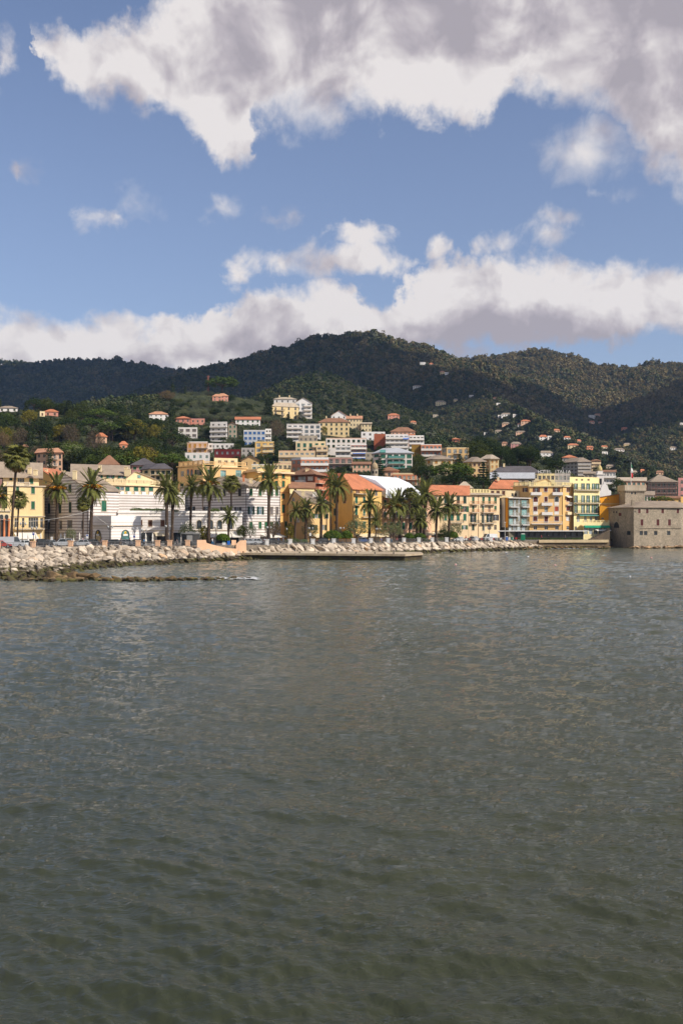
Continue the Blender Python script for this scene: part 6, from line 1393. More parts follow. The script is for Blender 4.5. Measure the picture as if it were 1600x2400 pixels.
# ------------------------------------------------------------------ palms
def frond_mesh(name, mat, L, rise, droop, seed, nl=24, ll=.5):
    """feather leaf lying along +x: arching midrib with two ranks of leaflets"""
    rs = random.Random(seed); v = []; f = []
    def pt(t): return Vector((L * (t - .12 * droop * t * t), 0, L * (rise * t - droop * t * t)))
    def quad(a, b, c, d): n = len(v); v.extend([tuple(a), tuple(b), tuple(c), tuple(d)]); f.append((n, n+1, n+2, n+3))
    for i in range(8):
        a, b = pt(i / 8), pt((i + 1) / 8); w = .016 * (1 - i / 9); quad(a + Vector((0, -w, 0)), b + Vector((0, -w, 0)), b + Vector((0, w, 0)), a + Vector((0, w, 0)))
    for i in range(nl):
        t = .10 + .9 * (i + .5) / nl; a = pt(t); tg = (pt(min(1, t + .02)) - pt(t - .02)).normalized()
        ln = ll * (math.sin(math.pi * min(1, .18 + .80 * t)) ** .6) * (.85 + .3 * rs.random())
        for sd in (-1, 1):
            d = (tg * .70 + Vector((0, sd * .62, .34 - .5 * t))).normalized() * ln; w = tg * .020
            tip = a + d + Vector((0, 0, -.10 * ln)); quad(a - w, a + w, tip + w * .35, tip - w * .35)
    return np_mesh(name, v, f, mat)
PF = [frond_mesh('frond', M_PALM, 1.0, .75, .55, 1, 30, .17), frond_mesh('frond', M_PALM, 1.0, .55, .75, 2, 30, .17), frond_mesh('frond', M_PALM, 1.0, .30, .85, 3, 30, .16), frond_mesh('frond', M_PALM, 1.0, .95, .35, 4, 30, .15)]
DRYF = frond_mesh('dry_frond', M_DEAD, 1.0, .20, .95, 8, 26, .13)
def fan_mesh(name, mat, seed, L=1.0):
    """fan leaf: stalk and a pleated hand of blades"""
    rs = random.Random(seed); b = MB(); b.quad((0, -.02, 0), (.5, -.012, .10), (.5, .012, .10), (0, .02, 0)); n = 15
    c = Vector((.5, 0, .10))
    for i in range(n):
        a = -1.75 + 3.5 * i / (n - 1); ln = .50 * (.75 + .25 * math.cos(a)); d = Vector((math.cos(a), math.sin(a), .10 - .25 * rs.random())); s = Vector((-math.sin(a), math.cos(a), 0)) * .055
        m_ = c + d * ln * .6; e = c + d * ln + Vector((0, 0, -.14 - .1 * rs.random())); b.quad(c, m_ - s, e, m_ + s)
    return b.mesh(name, mat)
FF = [fan_mesh('leaf', M_FAN, s) for s in (1, 2, 3)]; FD = [fan_mesh('leaf', M_DEAD, s) for s in (4, 5)]
def fruit_mesh():
    b = MB()
    for i in range(7): a = i * .9; b.tube([(0, 0, 0), (.45 + .1*math.cos(a), .16*math.sin(a), .16), (.62 + .14*math.cos(a), .26*math.sin(a), -.12)], [.012, .03, .05], 4)
    return b.mesh('fruit_cluster', M_FRUIT)
FRUIT = fruit_mesh()
def palm(kind, bx, tx, cy, rpx, label, dY=9.0, Y=None, fruit=0, n=62, seed=0):
    """trunk foot column, crown column, crown row, crown radius in frame pixels"""
    rs = random.Random(seed * 13 + int(bx)); Y = Y or float(shore_Y(bx)) + dY; X = X_of(bx, Y); z0 = ground_at(X, Y); zc = Z_of(cy, Y); Xc = X_of(tx, Y); r_ = rpx * Y / FPX
    t = thing('palm_tree' if kind == 'feather' else 'fan_palm', label, 'palm', (X, Y, z0), 0, 'palms along the promenade'); h = zc - z0; dx = Xc - X
    b = MB(); k = 9; tr = max(.20, min(.42, .115 * r_)) if kind == 'feather' else max(.14, .09 * r_)
    path = [(dx * (j/k) ** 1.5, 0, -.2 + (h + .1) * j / k) for j in range(k + 1)]
    rad = [tr * (1.25 - .35 * min(1, j / 3)) * (1 + .05 * ((j % 2) * 2 - 1)) for j in range(k + 1)]
    if kind == 'feather': rad[-2] = tr * 1.45; rad[-1] = tr * 1.25; path[-2] = (dx * .93, 0, h - r_ * .30)
    b.tube(path, rad, 9); b.build('trunk', M_PTRUNK, t, True)
    if kind == 'feather':
        n = int(n * rs.uniform(.8, 1.15))
        for i in range(n):
            f_ = (i + .5) / n; el = 1.15 - 2.05 * f_ ** .85; a = i * 2.39996 + rs.uniform(-.2, .2)
            o = link('frond', PF[3] if f_ < .2 else PF[rs.choice((0, 1))] if f_ < .6 else PF[rs.choice((1, 2))], t)
            o.location = (dx, 0, h - r_ * .02); s = r_ * rs.uniform(.98, 1.18) * (.86 if f_ > .85 else 1); o.scale = (s, s, s); o.rotation_euler = (rs.uniform(-.25, .25), -el * .62, a)
        for i in range(rs.choice((2, 4, 6, 7))):
            o = link('dry_frond', DRYF, t); o.location = (dx, 0, h - r_ * .12); s = r_ * rs.uniform(.6, .85); o.scale = (s, s, s); o.rotation_euler = (rs.uniform(-.3, .3), .75 + rs.uniform(-.1, .35), rs.random() * 6.28)
        for i in range(fruit):
            o = link('fruit_cluster', FRUIT, t); o.location = (dx, 0, h - r_ * .05); o.scale = (r_ * .75,) * 3; o.rotation_euler = (0, -.45, i * 6.28 / fruit + rs.random())
    else:
        m_ = max(24, int(n * .75))
        for i in range(m_):
            f_ = (i + .5) / m_; el = 1.3 - 2.3 * f_; a = i * 2.39996; o = link('leaf', FF[i % 3], t); o.location = (dx, 0, h); s = r_ * rs.uniform(.9, 1.15); o.scale = (s, s, s); o.rotation_euler = (rs.uniform(-.3, .3), -el, a)
        for i in range(7): o = link('dry_leaf', FD[i % 2], t); o.location = (dx, 0, h - r_ * .1); s = r_ * .85; o.scale = (s, s, s); o.rotation_euler = (0, 1.25, i * .9)
    return t
for i, (kind, bx, tx, cy, rp, dY, fr, lab) in enumerate([
 ('fan', 27, 40, 1076, 36, 7, 0, 'tall leaning fan palm in front of the yellow terrace house'), ('feather', -8, -3, 1166, 34, 10, 4, 'date palm cut by the photo edge in front of the arcaded house'), ('fan', 41, 45, 1172, 24, 14, 0, 'short fan palm between the tall fan palm and yellow house'),
 ('feather', 133, 136, 1148, 38, 9, 5, 'date palm with orange fruit before the shaded banded gable'), ('feather', 213, 217, 1146, 44, 10, 6, 'date palm with most orange fruit at the banded house corner'), ('fan', 195, 196, 1182, 20, 20, 0, 'small fan palm between two fruiting date palms'),
 ('feather', 391, 391, 1146, 38, 9, 0, 'taller of the paired date palms before the white terrace block'), ('feather', 403, 406, 1164, 34, 13, 0, 'lower of the paired date palms left of the kiosk'), ('feather', 446, 449, 1142, 29, 22, 0, 'slim date palm behind the dark kiosk'), ('fan', 476, 475, 1148, 15, 26, 0, 'thin fan palm close to the big date palm'),
 ('feather', 489, 492, 1138, 44, 12, 3, 'big full date palm right of the dark kiosk'), ('fan', 542, 542, 1134, 25, 22, 0, 'tall slim fan palm before the banded palazzo'), ('feather', 535, 537, 1214, 26, 12, 0, 'short young date palm beside the clipped dome'), ('feather', 629, 631, 1128, 41, 10, 0, 'tallest date palm in front of the banded palazzo shutters'),
 ('feather', 691, 693, 1201, 24, 14, 0, 'small date palm left of the gable house pair'), ('feather', 717, 717, 1197, 28, 12, 0, 'date palm before the orange gable house'), ('feather', 752, 753, 1184, 34, 9, 0, 'date palm at the gable house right corner'), ('feather', 789, 789, 1143, 34, 15, 0, 'tall date palm before the ochre house shaded wall'), ('feather', 775, 774, 1124, 22, 30, 0, 'small crowned palm peeping behind the tall ochre house palm'),
 ('feather', 865, 866, 1181, 32, 10, 0, 'date palm before the ochre house green shutters'), ('feather', 880, 880, 1222, 17, 6, 0, 'small palm between the two olive trees'), ('feather', 922, 923, 1189, 34, 12, 2, 'date palm left of the pair before the pink building'), ('feather', 936, 937, 1180, 34, 17, 2, 'date palm right of the pair before the pink building'), ('fan', 958, 961, 1157, 17, 12, 0, 'tall thin fan palm under the tarpaulin edge'),
 ('feather', 977, 977, 1190, 33, 14, 0, 'date palm left in the dense clump'), ('feather', 993, 996, 1163, 38, 18, 0, 'tallest date palm of the dense clump'), ('feather', 985, 985, 1221, 28, 7, 0, 'lowest spreading palm of the dense clump'), ('feather', 1021, 1023, 1198, 32, 8, 0, 'date palm right of the dense clump'), ('feather', 1051, 1053, 1188, 31, 9, 0, 'date palm before the orange roofed house, last on the right')]):
    palm(kind, bx, tx, cy, rp, lab, dY, fruit=fr, seed=i)

# trees, domes and shrubs of the promenade garden
def prom(kind, px, pyt, wpx, label, dY, pyb=None, name=None, cat='tree'):
    Y = float(shore_Y(px)) + dY; X = X_of(px, Y); z = ground_at(X, Y); h = Z_of(pyt, Y) - z
    return tree(kind, X, Y, z, h, wpx * Y / FPX, label, name=name, cat=cat)
for kind, px, pyt, w, dY, lab in [('olive', 838, 1212, 62, 6, 'broad olive tree before the ochre house'), ('olive', 919, 1220, 58, 6, 'olive tree before the pink building'), ('olive', 1045, 1222, 34, 12, 'grey olive tree behind the last promenade palm'), ('olive', 1068, 1224, 30, 13, 'small olive tree before the balconied house'),
 ('olive', 440, 1220, 44, 19, 'dark olive tree behind the kiosk'), ('gold', 478, 1232, 26, 14, 'yellow green tree right of the kiosk'), ('olive', 587, 1222, 26, 14, 'thin grey tree before the banded palazzo corner'), ('bare', 640, 1224, 40, 13, 'sparse leafless tree under the tallest palm'), ('gold', 680, 1226, 24, 16, 'yellowish shrub tree before the orange cornice house'),
 ('olive', 727, 1222, 40, 15, 'bushy olive tree between gable house palms'), ('olive', 790, 1234, 30, 14, 'low tree left of the ochre house'), ('broad', 566, 1232, 22, 16, 'small dark tree left of the banded palazzo'), ('olive', 166, 1234, 24, 14, 'spiky pale tree by the folded parasols'), ('broad', 1040, 1244, 36, 7, 'dark low tree at the end of the garden')]:
    prom(kind, px, pyt, w, lab, dY)
def dome_bush(px, pyt, wpx, label, dY):
    Y = float(shore_Y(px)) + dY; X = X_of(px, Y); z = ground_at(X, Y); s = Y / FPX; h = Z_of(pyt, Y) - z; w = wpx * s / 2
    t = thing('clipped_tree', label, 'topiary', (X, Y, z)); m = MB(); m.tube([(0, 0, 0), (0, 0, h * .6)], .12, 6); m.build('trunk', M_BARK, t)
    rs_ = np.random.RandomState(int(px)); d = []
    for i in range(60):
        f = (i + .5) / 60; zz = f; rr = math.sqrt(1 - zz * zz); a = i * 2.4; d.append((w*.9*rr*math.cos(a), w*.9*rr*math.sin(a), h * (.42 + .50 * zz), w*.18, w*.18, h*.09))
    for i in range(14): a = i * 2.4; d.append((w*.6*math.cos(a), w*.6*math.sin(a), h*.42, w*.3, w*.3, h*.06))
    link('crown', leaf_cloud('crown', M_BUSH, d, 46, .13, int(px), up=.5, aspect=.7), t)
for px, pyt, w, dY, lab in [(522, 1250, 33, 8, 'clipped green dome tree beside the short young palm'), (779, 1242, 44, 5, 'widest clipped green dome tree'), (811, 1243, 30, 6, 'clipped dome tree touching the widest dome'), (958, 1249, 23, 5, 'small clipped dome tree before the palm clump'), (983, 1249, 30, 4, 'clipped dome tree under the palm clump'), (1061, 1245, 24, 5, 'clipped dome near the parked white car')]: dome_bush(px, pyt, w, lab, dY)
for px, pyt, w, dY, lab in [(686, 1256, 36, 3, 'spiky dark green shrub on the promenade edge'), (712, 1258, 20, 3, 'smaller spiky shrub right of the dark one'), (1002, 1260, 22, 3, 'low yellow green shrub by the railing'), (1036, 1255, 22, 3, 'flowering shrub near the garden end')]: prom('bush', px, pyt, w, lab, dY, cat='shrub')
# planted terrace of the low white block
for px, py, hp, wp, lab in [(322, 1201, 16, 30, 'small fan leaved plant on the white terrace'), (345, 1201, 14, 26, 'rounded shrub on the white terrace, left'), (370, 1201, 14, 36, 'wide clipped shrub on the white terrace'), (410, 1201, 10, 24, 'low shrub on the white terrace behind paired palms'), (505, 1201, 14, 22, 'yellow green shrub on the white terrace, right')]:
    tree_px('bush', px, py, hp, wp, lab, Y=249.5, onground=False, cat='shrub')

# ------------------------------------------------------------------ rock armour
def rock_meshes(n, mat, seed, flat=.54):
    rs = random.Random(seed); out = []
    for i in range(n):
        bm = bmesh.new()
        for _ in range(13):
            d = Vector((rs.gauss(0, 1), rs.gauss(0, 1), rs.gauss(0, 1))).normalized(); d = Vector((d.x * 1.0, d.y * .72, d.z * flat)) * rs.uniform(.82, 1.08); bm.verts.new(d)
        r_ = bmesh.ops.convex_hull(bm, input=bm.verts); bmesh.ops.delete(bm, geom=[g for g in r_['geom_interior'] if isinstance(g, bmesh.types.BMVert)], context='VERTS')
        bmesh.ops.bevel(bm, geom=bm.edges[:], offset=.05, segments=1, affect='EDGES')
        bmesh.ops.triangulate(bm, faces=bm.faces[:])
        m = bpy.data.meshes.new('boulder'); bm.to_mesh(m); bm.free(); m.materials.append(mat); out.append(m)
    return out
M_ROCK = stone('armour_rock', C(210, 194, 172), .9, .36, joint=False, wet=.85, bump=.6)
M_REEF = stone('reef_rock', C(140, 116, 84), .9, .45, joint=False, wet=.35, bump=.6)
RK = rock_meshes(14, M_ROCK, 3); RF = rock_meshes(8, M_REEF, 4)
def armour(name, label, pts, meshes, core=None, limit=290, cat='breakwater', core_mat=M_ROCK):
    """pts: (position, size, rotation); the largest stones are parts of their own, the rest one heap"""
    c = sum((p for p, s, r_ in pts), Vector()) / len(pts); c.z = 0
    t = thing(name, label, cat, c); rs = random.Random(1)
    pts = sorted(pts, key=lambda q: -q[1] * (1.6 if q[0].z > .3 else 1.0) / q[0].y)
    V, F, off = [], [], 0
    for i, (p, s, e) in enumerate(pts):
        me = meshes[i % len(meshes)]; sc = Vector((s * rs.uniform(.9, 1.25), s * rs.uniform(.8, 1.1), s * rs.uniform(.8, 1.1)))
        if i < limit:
            o = link('boulder', me, t); o.location = p - c; o.scale = sc; o.rotation_euler = e
        else:
            M = Matrix.Translation(p - c) @ Matrix.Rotation(e[2], 4, 'Z') @ Matrix.Rotation(e[1], 4, 'Y') @ Matrix.Rotation(e[0], 4, 'X') @ Matrix.Diagonal((*sc, 1))
            V += [tuple(M @ v.co) for v in me.vertices]; F += [tuple(off + k for k in q.vertices) for q in me.polygons]; off = len(V)
    if V:
        m = bpy.data.meshes.new('rubble'); m.from_pydata(V, [], F); m.materials.append(meshes[0].materials[0]); o = link('rubble', m, t); o['kind'] = 'stuff'
    if core is not None:
        core.v = [(a - c.x, b - c.y, z - c.z) for a, b, z in core.v]; core.build('core', core_mat, t)
    return t
rs = random.Random(21)
# stretch left of the pier: foot line of the slope, frame column -> distance of the waterline
WL = [(-260, 128), (-100, 138), (0, 146), (70, 147), (130, 152), (170, 168), (215, 181), (300, 195), (400, 205), (500, 217), (570, 226), (610, 231)]
wl = lambda px: float(np.interp(px, [a for a, b in WL], [b for a, b in WL]))
top_z = lambda px: float(np.interp(px, [-300, 470, 520, 610], [3.3, 3.2, 2.3, .35]))
pts = []; core = MB(); prev = None
px = -200.0
while px < 608:
    Yw, Yt = wl(px), min(float(shore_Y(px)) - .2, float(np.interp(px, [0, 480, 610], [400, 400, 233]))); Yt = max(Yt, Yw + 2)
    L_ = Yt - Yw; zt = top_z(px); n = max(3, int(L_ / 1.2))
    for k in range(n):
        f = (k + rs.uniform(.1, .9)) / n; Y = Yw + L_ * f; pj = px + rs.uniform(-5, 5)
        wide = L_ > 24
        zf = (zt * min(1, max(0, (f - .45) / .5)) * .9 + .55 * min(1, f * 5)) if wide else zt * f ** .85
        s = (rs.uniform(.4, .95) if rs.random() < .74 else rs.uniform(1.0, 1.75)) * (1.15 if f > .5 else .9)
        pts.append((Vector((X_of(pj, Y), Y, zf - .25 * s)), s, (rs.uniform(-.5, .5), rs.uniform(-.5, .5) + .3, rs.uniform(-.7, .7) - .3)))
    row = []
    for f in (0, .25, .5, .75, 1.0):
        Y = Yw + L_ * f; zf = (zt * min(1, max(0, (f - .45) / .5)) * .9 + .55 * min(1, f * 5)) if L_ > 24 else zt * f ** .85
        row.append((X_of(px, Y), Y, zf - .75))
    if prev:
        for j in range(4): core.quad(prev[j], row[j], row[j+1], prev[j+1])
    prev = row; px += 1.5 * FPX / ((Yw + Yt) / 2)
armour('breakwater', 'pale boulder breakwater sloping from the promenade railing to the water left of the pier', pts, RK, core)
# low weedy reef in front of it
pts = []
for i in range(210):
    f = rs.random(); px = 60 + f ** .8 * 545; Y = np.interp(px, [60, 130, 300, 520, 605], [147.5, 147.5, 147.5, 150, 153]) + rs.gauss(0, .9) * (1.3 - f * .6)
    s = rs.uniform(.35, .95) * (1.15 - .75 * f ** 3); pts.append((Vector((X_of(px, Y), Y, .02 + .10 * rs.random() - .1 * f ** 3)), s, (rs.uniform(-.3, .3), rs.uniform(-.3, .3), rs.uniform(0, 6.28))))
for px, s in ((128, 2.6), (165, 2.2), (196, 1.8), (222, 1.5)): pts.append((Vector((X_of(px, 150.5), 150.5, .35)), s * .9, (0, 0, .2)))
armour('reef', 'low brown weedy reef running out from the breakwater foot', pts, RF, cat='reef')
# stretch right of the pier, stones laid leaning the same way
WR = [(540, 236), (640, 243), (800, 252), (900, 262), (985, 277), (1000, 279), (1100, 291), (1200, 305), (1250, 316), (1270, 325)]
wr = lambda px: float(np.interp(px, [a for a, b in WR], [b for a, b in WR]))
pts = []; core = MB(); prev = None; px = 560.0
while px < 1272:
    Yt = float(shore_Y(px)) - .2; Yw = min(wr(px), Yt - 3); L_ = Yt - Yw; zt = float(np.interp(px, [560, 640, 1200, 1272], [2.2, 3.0, 2.6, .9])); n = max(4, int(math.hypot(L_, zt) / 1.05))
    for k in range(n):
        f = (k + rs.uniform(.15, .85)) / n; Y = Yw + L_ * f; s = rs.uniform(.5, 1.05) if rs.random() < .7 else rs.uniform(1.05, 1.7)
        pts.append((Vector((X_of(px + rs.uniform(-4, 4), Y), Y, zt * f - .3)), s, (rs.uniform(-.2, .5), rs.uniform(.35, .8), rs.uniform(-.5, .1))))
    for k in range(2): Y = Yw - rs.uniform(0, 1.6); pts.append((Vector((X_of(px + rs.uniform(-4, 4), Y), Y, rs.uniform(-.2, .15))), rs.uniform(.5, .9), (rs.uniform(-.4, .4), rs.uniform(-.4, .4), rs.uniform(0, 6))))
    row = [(X_of(px, Yw + L_ * f), Yw + L_ * f, zt * f - .8) for f in (0, .5, 1)]
    if prev:
        for j in range(2): core.quad(prev[j], row[j], row[j+1], prev[j+1])
    prev = row; px += 1.6 * FPX / Yw
armour('breakwater', 'long pale boulder bank below the palm promenade right of the pier', pts, RK, core)
# dark rocks below the hotels and round the castle foot
pts = []
for i in range(120):
    px = rs.uniform(1225, 1425); Y = float(np.interp(px, [1225, 1255, 1280, 1425], [314, 322, 325, 329])) - abs(rs.gauss(0, 1.6)); pts.append((Vector((X_of(px, Y), Y, rs.uniform(-.3, .35))), rs.uniform(.5, 1.3), (rs.uniform(-.2, .2), rs.uniform(-.2, .2), rs.uniform(0, 6.28))))
armour('shore_rocks', 'dark flat weedy rocks at the foot of the quay below the hotels', pts, RF, cat='rocks')
pts = []
for i in range(110):
    px = rs.uniform(1428, 1640); Y = float(np.interp(px, [1425, 1484, 1594, 1640], [346, 330, 333.5, 349])) - abs(rs.gauss(0, 1.3)); w = px > 1480
    pts.append((Vector((X_of(px, Y), Y, rs.uniform(-.3, .55 if w else .0))), rs.uniform(.5, 1.25), (rs.uniform(-.3, .3), rs.uniform(-.3, .3), rs.uniform(0, 6.28))))
armour('castle_rocks', 'tumbled brown boulders around the castle foot', pts, rock_meshes(6, stone('castle_rock', C(180, 150, 116), .9, .4, joint=False, wet=.2), 9), cat='rocks')

# ------------------------------------------------------------------ pier, ramp and quay
def px_poly(pts, z): return [(X_of(a, Y), Y) for a, Y in pts]
pr = thing('pier', 'low concrete landing pier lying parallel to the promenade', 'pier', (X_of(760, 230), 230, 0))
def pp(m): m.v = [(a - pr.location.x, b - pr.location.y, c) for a, b, c in m.v]; return m
m = MB(); m.prism(px_poly([(525, 233.5), (949, 223.2), (991, 231), (985, 240), (700, 246), (525, 247)], 0), .98, 1.45); pp(m).build('deck', plaster('pier_concrete', C(196, 178, 150), .3), pr)
m = MB(); m.prism(px_poly([(527, 234.4), (948, 224.0), (989, 231.5), (983, 239.5), (700, 245), (527, 246)], 0), -1.0, .975); pp(m).build('base', stone('pier_base', C(96, 84, 66), 1.0, .6, joint=False, wet=.55), pr)
for k in range(9):
    q = Vector((X_of(560 + k * 46, 0) , 0, 0)); px = 570 + k * 44; Y = float(np.interp(px, [525, 949], [233.5, 223.2])) + .5
    m = MB(); m.tube([(X_of(px, Y), Y, 1.45), (X_of(px, Y), Y, 1.75)], .12, 6); m.tube([(X_of(px, Y) - .18, Y, 1.72), (X_of(px, Y) + .18, Y, 1.72)], .09, 6); pp(m).build('bollard', FRAME['iron'], pr)
PEACH = plaster('peach_parapet', C(228, 186, 150), .15)
m = MB()
def wall_px(m, pts, th=.5):
    """upright wall through (column, distance, top z, foot z)"""
    for (a, Ya, z1a, z0a), (b, Yb, z1b, z0b) in zip(pts, pts[1:]):
        A, B = Vector((X_of(a, Ya), Ya)), Vector((X_of(b, Yb), Yb))
        for dy, fl in ((0, 0), (th, 1)):
            q = [(A.x, A.y + dy, z0a), (B.x, B.y + dy, z0b), (B.x, B.y + dy, z1b), (A.x, A.y + dy, z1a)]; m.poly(q if not fl else q[::-1])
        m.quad((A.x, A.y, z1a), (B.x, B.y, z1b), (B.x, B.y + th, z1b), (A.x, A.y + th, z1a))
    for (a, Ya, z1, z0) in (pts[0], pts[-1]): x = X_of(a, Ya); m.quad((x, Ya, z0), (x, Ya + th, z0), (x, Ya + th, z1), (x, Ya, z1))
wall_px(m, [(462, 224.5, 4.6, 2.0), (482, 225.5, 4.6, 1.8), (484, 225.6, 3.9, 1.6), (500, 227, 3.4, 1.4), (535, 230, 2.6, 1.0), (556, 232, 2.4, .8)]); wall_px(m, [(543, 234, 4.4, 1), (553, 234.5, 4.4, 1)]); wall_px(m, [(553, 234, 3.4, 1), (562, 234.3, 4.3, 1), (577, 235, 4.4, 1)]); 
tag(m.build('ramp_parapet', PEACH), 'peach rendered parapet of the ramp leading down to the pier', 'wall')
qw = thing('quay_wall', 'cream topped quay wall and walkway below the hotels', 'wall', (X_of(1340, 329), 329, 0))
m = MB(); m.prism([(X_of(a, Y) - qw.location.x, Y - qw.location.y) for a, Y in ((1240, 325.5), (1300, 327.5), (1425, 329.8), (1425, 333), (1240, 331))], -1, 1.9); m.build('base', stone('quay_stone', C(150, 130, 104), 1.1, .45, wet=.8), qw)
m = MB(); m.prism([(X_of(a, Y) - qw.location.x, Y - qw.location.y) for a, Y in ((1262, 325.6), (1300, 326.9), (1425, 329.2), (1425, 333.2), (1262, 331.2))], 1.905, 2.75); m.build('walkway', plaster('quay_cream', C(206, 184, 146), .2), qw)

# ------------------------------------------------------------------ railing with piers along the promenade
def railing(name, label, pa, pb, step, pier_mat, dz=0.0, pier_px=None):
    t = thing(name, label, 'railing', (X_of((pa+pb)/2, float(shore_Y((pa+pb)/2))), float(shore_Y((pa+pb)/2)), 0)); L = t.location.copy()
    def q(px, z, dy=.5): Y = float(shore_Y(px)) + dy; return Vector((X_of(px, Y), Y, float(ground_z(X_of(px, Y))) + z)) - L
    ps = list(np.arange(pa, pb, 14.0)) + [pb]; m = MB()
    for z in (1.05, .72, .4): m.tube([q(p, z) for p in ps], .035, 4)
    m.build('rail', plain('rail_steel', C(140, 140, 136), .4, .5), t)
    for p in ps: m = MB(); m.tube([q(p, 0), q(p, 1.08)], .04, 5); m.build('post', plain('rail_steel', C(140, 140, 136)), t)
    for p in (pier_px or np.arange(pa + step / 2, pb, step)):
        c = q(p, 0); m = MB(); m.box(c.x-.5, c.x+.5, c.y-.3, c.y+.3, -.2 + c.z, 1.15 + c.z); m.box(c.x-.58, c.x+.58, c.y-.38, c.y+.38, 1.15 + c.z, 1.32 + c.z); m.build('pier', pier_mat, t)
railing('railing', 'steel railing with peach piers above the left boulders', -80, 460, 0, PEACH, pier_px=[-5, 78, 166, 246, 324, 370, 398, 440])
railing('railing', 'steel railing with white piers above the boulder bank right of the pier', 580, 1190, 0, FRAME['white'], pier_px=[625, 680, 733, 782, 828, 869, 909, 946, 981, 1012, 1046, 1080, 1115, 1150])

# ------------------------------------------------------------------ kiosk
Yk = 230.0; q = P(447, 1277, Yk); q.z = ground_at(q.x, Yk); kk = thing('kiosk', 'dark grey octagonal newsstand kiosk with pointed roof by the railing', 'kiosk', q); s_ = Yk / FPX
DG = plain('kiosk_grey', C(62, 64, 64), .6); oc = [(22*s_*math.cos(a), 22*s_*.7*math.sin(a)) for a in [R(-157.5 + 45*i) for i in range(8)]]
m = MB(); m.prism(oc, 0, 2.55); m.build('body', DG, kk)
m = MB(); n0 = [(x*1.14, y*1.14) for x, y in oc]; m.prism(n0, 2.555, 2.7)
for i in range(8): a, c = n0[i], n0[(i+1) % 8]; m.tri((a[0], a[1], 2.7), (c[0], c[1], 2.7), (0, 0, 3.25))
m.build('roof', plain('kiosk_roof', C(112, 110, 106), .6), kk)
for i, mt in ((0, DG), (1, plain('kiosk_shutter', C(150, 148, 142), .5)), (2, FRAME['dark'])):
    a, c = Vector(oc[i]), Vector(oc[i+1]); d = (c - a); nn = Vector((d.y, -d.x)).normalized() * .04
    m = MB(); p0, p1 = a + d*.1 + nn, a + d*.9 + nn; m.quad((p0.x, p0.y, .9), (p1.x, p1.y, .9), (p1.x, p1.y, 2.35), (p0.x, p0.y, 2.35)); m.build('panel', mt, kk)

# ------------------------------------------------------------------ vehicles
def car_mesh_parts():
    def body(prof, w, name, mat):
        m = MB(); n = len(prof); h = w / 2
        for y, s in ((-h, 1), (h, -1)): m.poly([(x, y, z) for x, z in (prof if s > 0 else prof[::-1])])
        for j in range(n): (xa, za), (xb, zb) = prof[j], prof[(j+1) % n]; m.quad((xa, -h, za), (xa, h, za), (xb, h, zb), (xb, -h, zb))
        return m
    return body
body_fn = car_mesh_parts()
CARP = {c: plain('car_' + c, v, .3, .1, .03, spec=.5) for c, v in dict(white=(.72, .72, .70), silver=(.42, .43, .44), black=(.02, .02, .022), grey=(.16, .16, .17), red=(.42, .04, .03), blue=(.05, .10, .25)).items()}
TYRE = plain('tyre', (.02, .02, .02), .9); RIM = plain('rim', (.35, .35, .36), .4, .6); LAMPR = plain('tail_light', (.5, .02, .02), .3); LAMPW = plain('head_light', (.7, .7, .65), .2)
